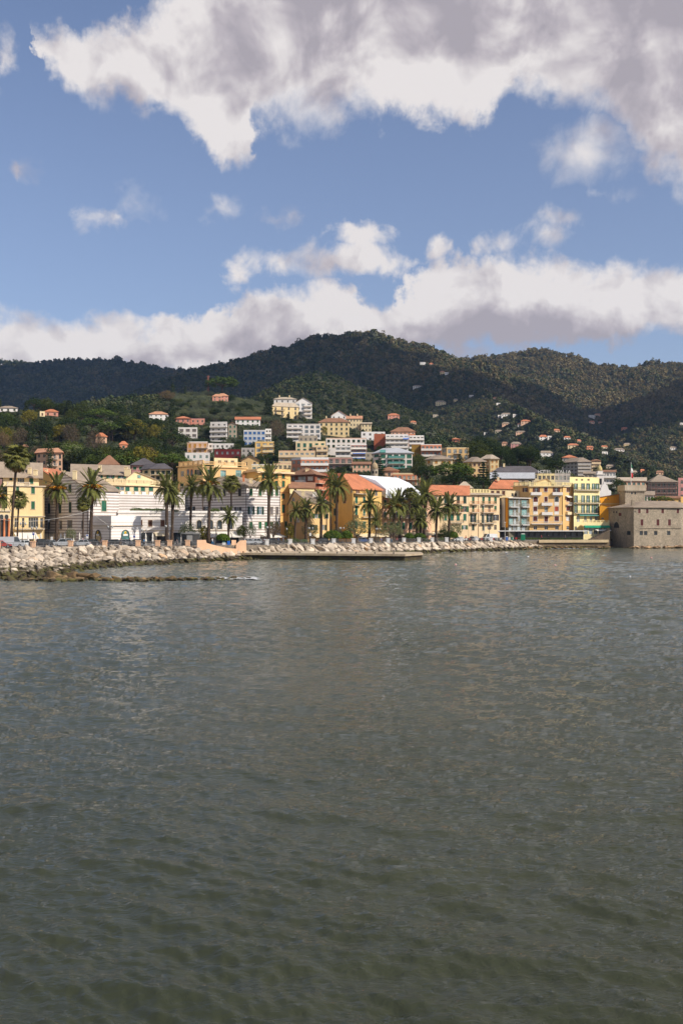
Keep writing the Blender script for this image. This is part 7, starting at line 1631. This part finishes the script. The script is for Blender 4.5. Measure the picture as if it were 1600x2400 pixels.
def vehicle(kind, px, label, col, dY, flip=False, turn=0.0, cat=None):
    Y = float(shore_Y(px)) + dY; X = X_of(px, Y); t = thing({'van': 'parked_van', 'pickup': 'parked_pickup'}.get(kind, 'parked_car'), label, cat or ('van' if kind == 'van' else 'car'), (X, Y, ground_at(X, Y)), (math.pi if flip else 0) + turn + .45, 'vehicles parked along the promenade')
    L_, w, lo, hi, cab = {'car': (4.1, 1.7, .78, 1.48, ((-1.75, .8), (-1.35, 1.42), (.25, 1.46), (1.0, .84))), 'suv': (4.4, 1.8, .95, 1.7, ((-2.1, .95), (-1.9, 1.62), (.5, 1.68), (1.2, 1.0))), 'van': (5.2, 1.95, 1.05, 2.2, ((-2.55, 1.05), (-2.5, 2.15), (1.3, 2.2), (2.05, 1.1))), 'pickup': (5.0, 1.8, .95, 1.72, ((-.9, .95), (-.75, 1.66), (.7, 1.7), (1.4, 1.0)))}[kind]
    h = L_ / 2; lower = [(-h, .35), (h - .05, .35), (h, .6), (h - .15, lo - .06), (h * .45, lo + .04), (-h + .05, lo + .02), (-h, lo - .1)]
    body_fn(lower, w, 'body', None).build('body', CARP[col], t)
    body_fn([cab[0], cab[3], cab[2], cab[1]][::-1][:4], w * .88, 'c', None).build('cabin', CARP[col], t)
    g = MB(); wy = w * .44 + .012
    (xa, za), (xb, zb), (xc, zc), (xd, zd) = cab
    if kind != 'van': xs = [(xa + .2, xb + .15, (xb + xc) / 2 - .05), ((xb + xc) / 2 + .05, (xb + xc) / 2 + .05, xc - .02)]
    else: xs = [(.55, .55, 1.25)]
    for sd in (-1, 1):
        y = sd * wy
        for i, (x0, x1, x2) in enumerate(xs):
            x3 = x2 + (.0 if i == 0 and kind != 'van' else .5); q_ = [(x0, y, za + .1), (x3, y, za + .1), (x2, y, zc - .1), (x1, y, zc - .1)]; g.poly(q_ if sd < 0 else q_[::-1])
    n_ = Vector((zc - zd, 0, xd - xc)).normalized() * .015
    e = w * .38; g.quad((xd + n_.x - .05, -e, zd + .08), (xd + n_.x - .05, e, zd + .08), (xc + n_.x + .02, e, zc - .04), (xc + n_.x + .02, -e, zc - .04))
    if kind != 'van': g.quad((xa - .02, e, za + .1), (xa - .02, -e, za + .1), (xb - .03, -e, zb - .06), (xb - .03, e, zb - .06))
    g.build('windows', PANE['dark'], t)
    for x in (-h * .62, h * .62):
        for y in (-w/2 + .06, w/2 - .06):
            m = MB(); m.tube([(0, -.11, 0), (0, .11, 0)], .32, 12); o = m.build('wheel', TYRE, t); o.location = (x, y, .32)
            m = MB(); m.tube([(0, -.12, 0), (0, .12, 0)], .19, 8); m.build('rim', RIM, o)
    for y in (-w*.36, w*.36):
        m = MB(); m.box(h - .12, h + .012, y - .16, y + .16, .62, .76); m.build('headlight', LAMPW, t); m = MB(); m.box(-h - .012, -h + .1, y - .14, y + .14, .68, .86); m.build('tail_light', LAMPR, t)
    return t
for kind, px, col, dY, fl, lab in [('van', 26, 'silver', 5, 0, 'silver delivery van behind the tall leaning palm'), ('car', 62, 'white', 6, 0, 'white small car beside the silver van'), ('pickup', 96, 'black', 4.5, 0, 'black pickup with red tail light by the railing'), ('car', 122, 'grey', 7, 0, 'dark grey car behind the fruiting palm trunk'), ('suv', 146, 'silver', 6, 1, 'silver estate car near the second peach pier'), ('car', 190, 'silver', 5, 1, 'silver car nose towards the small fan palm'), ('car', 212, 'black', 8, 1, 'black car behind the fruiting corner palm'), ('car', 3, 'red', 4, 0, 'red car at the photo edge by the railing'),
                           ('car', 272, 'black', 6, 0, 'black car in front of the shop window'), ('car', 300, 'grey', 6, 0, 'grey car before the arched shop door'), ('car', 318, 'black', 6.5, 1, 'black car right of the arched door'), ('car', 585, 'silver', 6, 0, 'silver car beside the ramp wall'), ('car', 604, 'silver', 5.5, 0, 'second silver car right of the ramp wall'), ('car', 638, 'black', 7, 0, 'black car under the tallest palm'), ('car', 760, 'black', 5, 0, 'black car behind the widest dome tree'), ('car', 850, 'blue', 6, 0, 'dark blue car behind the broad olive'),
                           ('car', 1072, 'white', 4, 1, 'white car parked at the end of the palms'), ('van', 1146, 'white', 9, 1, 'white van on the works yard'), ('car', 1112, 'white', 8, 0, 'white car among the works barriers')]:
    vehicle(kind, px, lab, CARP and col, dY, bool(fl), (((px * 7) % 5) - 2) * .05)

# ------------------------------------------------------------------ lamps, signs, parasols, bins
def lamp(px, pyt, label, dY, arms=3):
    Y = float(shore_Y(px)) + dY; X = X_of(px, Y); z = ground_at(X, Y); h = Z_of(pyt, Y) - z; t = thing('street_lamp', label, 'lamp', (X, Y, z), 0, 'street lamps on the promenade')
    m = MB(); m.tube([(0, 0, 0), (0, 0, .8), (0, 0, h - .5)], [.12, .08, .055], 6); m.build('pole', FRAME['iron'], t)
    for k in range(arms):
        a = math.pi * 2 * k / arms + .3; x, y = (.62*math.cos(a), .62*math.sin(a)) if arms > 1 else (0, 0)
        m = MB(); m.tube([(0, 0, h - .9), (x*.6, y*.6, h - 1.05), (x, y, h - .75)], .03, 4); m.build('arm', FRAME['iron'], t)
        m = MB(); m.lathe([(.05, 0), (.16, .14), (.21, .36), (.10, .48), (.03, .58)], (0, 0), 8); o = m.build('lantern', plain('lantern_glass', (.42, .42, .40), .25), t, True); o.location = (x, y, h - .72)
for px, py, dY, ar, lab in [(53, 1222, 3, 3, 'lamp post with lantern cluster beside the yellow house balcony'), (79, 1232, 6, 3, 'second lantern cluster left of the banded gable'), (115, 1216, 12, 1, 'single globe lamp before the shaded banded wall'), (257, 1230, 4, 3, 'lantern cluster at the white shop corner'), (315, 1234, 5, 3, 'lantern cluster right of the arched shop door'), (337, 1238, 9, 3, 'lantern cluster beside the shop end'), (392, 1229, 4, 3, 'lantern cluster in front of the paired palms'), (506, 1232, 5, 3, 'lantern cluster right of the big full palm'),
                            (629, 1232, 4, 3, 'lantern cluster against the tallest palm trunk'), (727, 1234, 4, 3, 'lantern cluster between the gable house palms'), (800, 1234, 4, 3, 'lantern cluster above the dome trees'), (885, 1236, 4, 3, 'lantern cluster beside the small palm'), (1146, 1234, 10, 2, 'lamp with two globes before the balconied house'), (672, 1236, 8, 1, 'single lantern before the cornice house'), (1018, 1248, 5, 1, 'short lamp by the palm clump end')]: lamp(px, py, lab, dY, ar)
for px, pyt, Y, lab in [(1182.5, 1225, 322, 'tall pale mast in the works yard before the grey flats'), (1133, 1186, 326, 'slim tall mast before the balconied house')]:
    X = X_of(px, Y); z = ground_at(X, Y); m = MB(); m.tube([(0, 0, 0), (0, 0, Z_of(pyt, Y) - z)], [.12, .07], 6); m.box(-.3, .3, -.08, .08, Z_of(pyt, Y) - z, Z_of(pyt, Y) - z + .25)
    o = m.build('mast', plain('mast_grey', C(190, 186, 176), .5)); o.location = (X, Y, z); tag(o, lab, 'mast')
for k, (px, dY, lab) in enumerate([(67, 16, 'first folded white parasol before the yellow house'), (85, 18, 'second folded white parasol beside the cafe awning'), (96, 18, 'third folded white parasol before the dark corner'), (143, 20, 'folded parasol under the banded gable, left'), (152, 20, 'folded parasol beside the spiky pale tree'), (173, 19, 'folded parasol right of the spiky pale tree'), (187, 19, 'folded parasol by the small fan palm'), (342, 10, 'folded white parasol at the cafe opening'), (358, 11, 'folded parasol at the cafe corner')]):
    Y = float(shore_Y(px)) + dY; X = X_of(px, Y); t = thing('folded_parasol', lab, 'parasol', (X, Y, ground_at(X, Y)), 0, 'folded parasols at the cafes')
    m = MB(); m.tube([(0, 0, 0), (0, 0, 2.7)], .03, 5); m.box(-.3, .3, -.3, .3, 0, .08); m.build('pole', FRAME['white'], t)
    m = MB(); m.lathe([(.20, .75), (.24, 1.0), (.14, 1.5), (.20, 1.9), (.15, 2.3), (.03, 2.75)], (0, 0), 8); m.build('canopy', CLOTH['white'], t)
def sign(px, py0, py1, wpx, label, col, dY, mark=None):
    Y = float(shore_Y(px)) + dY; X = X_of(px, Y); z = ground_at(X, Y); t = thing('road_sign', label, 'sign', (X, Y, z)); h1 = Z_of(py0, Y) - z; h0 = Z_of(py1, Y) - z; w = wpx * Y / FPX
    m = MB(); m.tube([(0, .06, 0), (0, .06, h1)], .04, 5); m.build('pole', FRAME['iron'], t); m = MB(); m.box(-w/2, w/2, -.02, .02, h0, h1); o = m.build('panel', col, t)
    if mark: m = MB(); m.box(-w*.3, w*.3, -.03, -.021, h0 + (h1-h0)*.55, h0 + (h1-h0)*.9); m.build('marking', mark, o)
BLUE = plain('sign_blue', C(40, 70, 150), .5)
sign(122, 1258, 1266, 5, 'small white road sign left of the banded gable entrance', FRAME['white'], 5); sign(205, 1252, 1262, 6, 'white and blue parking sign beside the corner palm', FRAME['white'], 7, BLUE); sign(315, 1253, 1260, 5, 'small blue road sign on the lamp before the shop', BLUE, 4.5, FRAME['white']); sign(727, 1249, 1256, 4.5, 'small white sign on post between the gable house palms', FRAME['white'], 2); sign(196, 1261, 1274, 7, 'white notice board by the small fan palm', FRAME['white'], 8, CLOTH['red']); sign(79, 1247, 1254, 5, 'blue round sign before the cafe awning', BLUE, 4, FRAME['white'])
def bin_(px, pyt, wpx, label, col, dY, lid=None):
    Y = float(shore_Y(px)) + dY; X = X_of(px, Y); z = ground_at(X, Y); h = Z_of(pyt, Y) - z; w = wpx * Y / FPX; t = thing('waste_bin', label, 'bin', (X, Y, z))
    m = MB(); m.prism([(-w*.44, -w*.36), (w*.44, -w*.36), (w*.44, w*.36), (-w*.44, w*.36)], 0.08, h * .84); m.build('body', col, t); m = MB(); m.box(-w*.5, w*.5, -w*.42, w*.42, h*.845, h*.93); m.box(-w*.4, w*.4, -w*.3, w*.3, h*.93, h); m.build('lid', lid or col, t)
bin_(525, 1270, 8, 'white recycling container with teal band by the ramp', FRAME['white'], 2, CLOTH['teal']); bin_(536, 1268, 7, 'blue recycling container by the ramp', CLOTH['blue'], 2.5); bin_(1187, 1257, 5, 'blue and white bin in the works yard', CLOTH['blue'], 3, FRAME['white']); bin_(1193, 1259, 4, 'white bin next to the blue yard bin', FRAME['white'], 3); bin_(1199, 1259, 4, 'green bin in the yard bin row', CLOTH['green'], 3.2)
Y = 324.0; X = X_of(1224.5, Y); t = thing('portable_toilet', 'green portable toilet cabin standing on the quay', 'cabin', (X, Y, ground_at(X, Y)))
m = MB(); m.box(-.6, .6, -.6, .6, .1, 2.05); m.build('cabin', CLOTH['green'], t); m = MB(); m.prism([(-.64, -.64), (.64, -.64), (.64, .64), (-.64, .64)], 2.055, 2.2); m.prism([(-.45, -.45), (.45, -.45), (.45, .45), (-.45, .45)], 2.2, 2.35); m.build('roof', plain('cabin_roof', C(200, 206, 196), .6), t); m = MB(); m.box(-.42, .42, -.64, -.605, .2, 1.95); m.build('door', plain('cabin_door', C(24, 116, 84), .6), t)
# works barriers
for k, px in enumerate(np.arange(1092, 1215, 9.0)):
    Y = float(shore_Y(px)) + 3 + (k % 3) * 1.2; X = X_of(px, Y); t = thing('works_barrier', 'short striped barrier panel in the works yard before the grey flats', 'barrier', (X, Y, ground_at(X, Y)), .3, 'works barriers in the yard')
    m = MB(); m.box(-.55, .55, -.03, .03, .35, .9); m.build('panel', [FRAME['white'], CLOTH['red'], plain('barrier_grey', C(170, 168, 160))][k % 3], t)
    m = MB(); m.box(-.5, -.44, -.25, .25, 0, 1.0); m.box(.44, .5, -.25, .25, 0, 1.0); m.build('foot', FRAME['iron'], t)
# mooring buoys
for px, py, c, lab in [(1067, 1324, 'pink', 'pink and white mooring buoy nearest the pier end'), (1300, 1325.6, 'pink', 'pinkish mooring buoy in the middle of the bay'), (1236.5, 1306, 'white', 'small white buoy nearest the boulder bank'), (1525, 1308, 'pink', 'far pinkish buoy in front of the castle'), (1475, 1352, 'white', 'white buoy lowest of all, below the castle')]:
    Y = CAM_H * FPX / (py - HY); t = thing('buoy', lab, 'buoy', (X_of(px, Y), Y, 0), 0, 'mooring buoys on the water')
    r_ = 2.7 * Y / FPX; m = MB(); m.lathe([(r_*.35, -r_*.5), (r_*.85, -r_*.2), (r_, r_*.25), (r_*.85, r_*.75), (r_*.4, r_*1.05), (r_*.15, r_*1.12)], (0, 0), 12); m.build('float', plain('buoy_' + c, (.75, .72, .70) if c == 'white' else C(226, 176, 166), .5), t, True)
    m = MB(); m.tube([(0, 0, r_*1.1), (0, 0, r_*1.5)], .05, 6); m.build('ring', FRAME['iron'], t)
# pylon
Y = 768.0; X = X_of(488, Y); z = ground_at(X, Y); hh = Z_of(880, Y) - z; t = thing('power_pylon', 'rusty lattice power pylon on the knoll beside the lone pine', 'pylon', (X, Y, z)); m = MB()
for a, b_ in ((-1, -1), (1, -1), (1, 1), (-1, 1)): m.tube([(a*.9, b_*.9, 0), (a*.35, b_*.35, hh)], .12, 4)
for k in range(9):
    z0, z1 = hh*k/9, hh*(k+1)/9; w0, w1 = .9 - .55*k/9, .9 - .55*(k+1)/9; m.tube([(-w0, -w0, z0), (w1, -w1, z1)], .07, 4); m.tube([(w0, -w0, z0), (-w1, -w1, z1)], .07, 4)
m.build('lattice', plain('pylon_rust', C(150, 90, 70), .7), t)
for zz in (hh*.86, hh*.97): m = MB(); m.tube([(-1.6, 0, zz), (1.6, 0, zz)], .1, 4); m.build('crossarm', plain('pylon_rust', C(150, 90, 70)), t)
for k, zz in enumerate((hh*.86, hh*.97)):
    m = MB(); p0, p1 = Vector((-1.5, 0, zz)), P(398, 940 + k*4, 900) - Vector((X, Y, z)); m.tube([p0.lerp(p1, f) + Vector((0, 0, -9*f*(1-f))) for f in np.linspace(0, 1, 9)], .07, 4, False); m.build('cable', plain('cable', C(120, 120, 124), .5), t)
# foam where the swell breaks
def foam(name, label, pa, pb, Y0, dY, n, seed):
    rs_ = random.Random(seed); m = MB()
    for i in range(n):
        px = pa + (pb - pa) * rs_.random(); Y = Y0 + rs_.gauss(0, dY); r_ = rs_.uniform(.08, .38); x = X_of(px, Y); k = 7
        m.poly([(x + r_ * 1.7 * (.7 + .5 * rs_.random()) * math.cos(a), Y + r_ * (.7 + .5 * rs_.random()) * math.sin(a), .07 + .05 * rs_.random()) for a in [6.283 * j / k for j in range(k)]])
    tag(m.build(name, plain('foam_white', (.78, .78, .76), .9, var=.1)), label, 'foam', kind='stuff')
foam('foam', 'white foam where the swell breaks over the reef end', 508, 604, 151.5, 1.7, 110, 1)
foam('foam', 'thin line of foam at the foot of the quay rocks', 1262, 1400, 321.5, .5, 110, 2)
foam('foam', 'scattered foam along the boulder bank foot', 985, 1200, 284, 4, 40, 3)
# festoon cable over the left promenade
m = MB(); pts = []
for (a, ya, Ya), (b_, yb, Yb) in zip([(-20, 1213, 207), (90, 1220, 209), (212, 1195, 221)], [(90, 1220, 209), (212, 1195, 221), (258, 1231, 222)]):
    A, B = P(a, ya, Ya), P(b_, yb, Yb); pts += [A.lerp(B, f) + Vector((0, 0, -1.6 * f * (1 - f))) for f in np.linspace(0, 1, 9)[:-1]]
t = thing('festoon_cable', 'pale festoon cable strung between the left palms and lamps', 'cable', pts[0]); m.tube([p - pts[0] for p in pts], .03, 4); m.build('wire', plain('festoon_wire', C(210, 206, 196), .6), t)
# hedge on the hotel walkway
hd = thing('hedge', 'low clipped hedge along the walkway below the hotel', 'hedge', (X_of(1280, 333), 333, 2.6))
link('foliage', leaf_cloud('foliage', M_BUSH, [(X_of(px, 333) - hd.location.x, .2 * math.sin(px), .45, .55, .35, .4) for px in np.arange(1206, 1362, 4.0)], 60, .12, 5), hd)

# ------------------------------------------------------------------ people on the promenade (small figures seen from the water)
SKIN = plain('skin', C(206, 158, 130), .6)
def person_mesh(pose, seed):
    """continuous body from a skinned skeleton; pose = walk, stand or sit"""
    me = bpy.data.meshes.new('person'); st = {'walk': .24, 'stand': .09, 'sit': 0}[pose]
    if pose == 'sit':
        V = [(0, 0, .50), (0, .02, .85), (0, .03, 1.10), (0, .02, 1.24), (0, 0, 1.38), (.10, 0, .50), (.12, -.42, .50), (.12, -.45, .06), (.12, -.58, .03), (-.10, 0, .50), (-.12, -.42, .50), (-.12, -.45, .06), (-.12, -.58, .03), (.19, .02, 1.08), (.24, -.05, .82), (.14, -.30, .70), (-.19, .02, 1.08), (-.24, -.05, .82), (-.14, -.30, .70)]
    else:
        V = [(0, 0, .92), (0, 0, 1.20), (0, .01, 1.40), (0, 0, 1.50), (0, -.02, 1.64), (.09, 0, .88), (.10, -st*.6, .50), (.10, -st*.9, .09), (.10, -st - .14, .04), (-.09, 0, .88), (-.10, st*.3, .50), (-.10, st, .10), (-.10, st - .12, .04), (.20, .01, 1.38), (.25, st*.4, 1.10), (.24, st*.3 - .1, .86), (-.20, .01, 1.38), (-.25, -st*.4, 1.10), (-.24, -st*.6 - .05, .86)]
    E = [(0, 1), (1, 2), (2, 3), (3, 4), (0, 5), (5, 6), (6, 7), (7, 8), (0, 9), (9, 10), (10, 11), (11, 12), (2, 13), (13, 14), (14, 15), (2, 16), (16, 17), (17, 18)]
    me.from_pydata(V, E, []); o = bpy.data.objects.new('tmp', me); COL.objects.link(o); md = o.modifiers.new('skin', 'SKIN')
    rad = [.135, .13, .15, .06, .10, .09, .07, .045, .04, .09, .07, .045, .04, .06, .047, .038, .06, .047, .038]
    for d, r_ in zip(me.skin_vertices[0].data, rad): d.radius = (r_, r_ * .82)
    me.skin_vertices[0].data[0].use_root = True
    sb = o.modifiers.new('sub', 'SUBSURF'); sb.levels = 1; sb.render_levels = 1
    dg = bpy.context.evaluated_depsgraph_get(); out = bpy.data.meshes.new_from_object(o.evaluated_get(dg)); bpy.data.objects.remove(o)
    return out
BODY = {p: person_mesh(p, 0) for p in ('walk', 'stand', 'sit')}
def person(px, dY, pose, top, legs, label, rz=0.0, hair=C(50, 36, 28), Y=None):
    Y = Y or float(shore_Y(px)) + dY; X = X_of(px, Y); t = thing('person', label, 'person', (X, Y, ground_at(X, Y)), rz)
    key = ('person', top, legs, pose)
    def f():
        m = BODY[pose].copy(); m.materials.clear()
        for c in (plain('cloth_%d_%d_%d' % tuple(int(x*255) for x in top), top, .85), plain('cloth_%d_%d_%d' % tuple(int(x*255) for x in legs), legs, .85), SKIN): m.materials.append(c)
        hz = 1.0 if pose == 'sit' else 1.46; lz = .56 if pose == 'sit' else .92
        for p in m.polygons: z = p.center.z; p.material_index = 2 if z > hz + (.22 if pose == 'sit' else .02) or (abs(p.center.x) > .2 and z < .92 and z > .6) else (1 if z < lz else 0)
        m.polygons.foreach_set('use_smooth', [True]*len(m.polygons)); return m
    b = link('body', wmesh(key, f), t); hz = 1.40 if pose == 'sit' else 1.66
    m = MB(); m.lathe([(.105, -.02), (.115, .05), (.09, .12), (.03, .15)], (0, .02), 8); o = m.build('hair', plain('hair_%d' % int(hair[0]*999), hair, .8), t, True); o.location = (0, .0, hz)
    return t
DKc, BLc, RDc, WHc, GYc, TNc = (.02, .02, .025), (.06, .22, .42), (.45, .04, .05), (.65, .63, .6), (.12, .12, .13), (.35, .24, .15)
for px, dY, pose, top, legs, rz, lab in [(338, 2.0, 'walk', BLc, DKc, 1.4, 'walker in light blue jacket by the left railing'), (283, 2.2, 'stand', DKc, TNc, .3, 'person in black coat before the arched shop door'), (239, 3.5, 'stand', (.05, .09, .18), DKc, -.4, 'person in navy beside the corner palm'), (415, 1.8, 'sit', GYc, DKc, 0, 'seated person in grey left of the kiosk'), (305, 2.4, 'walk', DKc, DKc, -1.4, 'walker in dark clothes right of the arched door'), (498, 3, 'walk', WHc, BLc, 1.2, 'walker in white top right of the big palm'),
  (620, 3, 'walk', (.05, .09, .2), DKc, 1.4, 'walker in navy left of the tallest palm'), (625, 3.4, 'stand', DKc, GYc, .2, 'person in black beside the tallest palm'), (652, 3, 'walk', (.1, .16, .3), DKc, -1.3, 'walker in denim jacket right of the tallest palm'), (664, 3.4, 'stand', GYc, DKc, .5, 'person in grey near the spiky shrub'), (893, 2, 'sit', (.03, .10, .35), DKc, .4, 'seated person in bright blue below the olives'), (917, 2.2, 'walk', TNc, BLc, 1.3, 'walker in tan coat under the second olive'), (930, 2, 'sit', RDc, DKc, .3, 'seated person in red under the paired palms'),
  (1091, 4, 'stand', RDc, DKc, .2, 'person in red jacket near the works yard'), (1104, 3.6, 'stand', DKc, DKc, .6, 'left of two people in black near the works yard'), (1107, 3.4, 'stand', DKc, GYc, -.5, 'right of two people in black near the works yard')]:
    person(px, dY, pose, top, legs, lab, rz)
for px, top, lab in [(1268, RDc, 'walker in red jacket on the quay walkway'), (1284, DKc, 'walker in black on the quay walkway, middle'), (1324, GYc, 'walker in grey on the quay walkway, nearest the veranda')]:
    Y = 330.5; person(px, 0, 'walk', top, DKc, lab, 1.3, Y=Y)

# ------------------------------------------------------------------ cumulus overhead whose shade falls on the hills
def cloud(label_i, X, Y, Z, rx, ry, seed):
    rs_ = random.Random(seed); bm = bmesh.new()
    for i in range(26):
        a = rs_.random() * 6.28; d = rs_.random() ** .5; s = (.30 + .25 * rs_.random()) * (1.15 - .5 * d)
        M = Matrix.Translation((rx * d * math.cos(a), ry * d * math.sin(a), 40 * rs_.random() + 50 * (1 - d))) @ Matrix.Diagonal((rx * s, ry * s, 60 * (1.2 - d), 1))
        bmesh.ops.create_icosphere(bm, subdivisions=2, radius=1.0, matrix=M)
    for v in bm.verts: v.co += mnoise.noise_vector(v.co * .012) * 38
    me = bpy.data.meshes.new('cloud'); bm.to_mesh(me); bm.free(); me.materials.append(plain('cloud_white', (.9, .9, .9), 1.0, var=.02)); me.polygons.foreach_set('use_smooth', [True] * len(me.polygons))
    o = link('cloud', me); o.location = (X, Y, Z); tag(o, kind='structure')
def shade(px, py, Y, rx, ry, seed, alt=1550.0):
    q = P(px, py, Y); t = (alt - q.z) / SUN.z; cloud('', q.x + SUN.x * t, q.y + SUN.y * t, alt, rx, ry, seed)
shade(150, 960, 2150, 600, 520, 1); shade(470, 880, 1750, 190, 260, 2); shade(640, 880, 1480, 170, 150, 3); shade(1000, 950, 1400, 150, 140, 4); shade(1530, 960, 1500, 210, 170, 5); shade(830, 850, 1560, 120, 90, 6)

# ------------------------------------------------------------------ thin haze over bay, town and hills
hz = MB(); hz.box(-2480, 2480, -30, 3080, -3, 470)
vm = bpy.data.materials.new('haze'); vm.use_nodes = True; t = NT(vm.node_tree); t.n.clear()
vo = t.new('ShaderNodeOutputMaterial'); pv = t.new('ShaderNodeVolumePrincipled'); pv.inputs['Color'].default_value = (0.42, 0.62, 1.0, 1); pv.inputs['Density'].default_value = 0.00005; pv.inputs['Anisotropy'].default_value = 0.0
t.l.new(pv.outputs[0], vo.inputs['Volume'])
tag(hz.build('haze', vm), 'thin blue haze over the bay and hills', 'haze', kind='stuff')
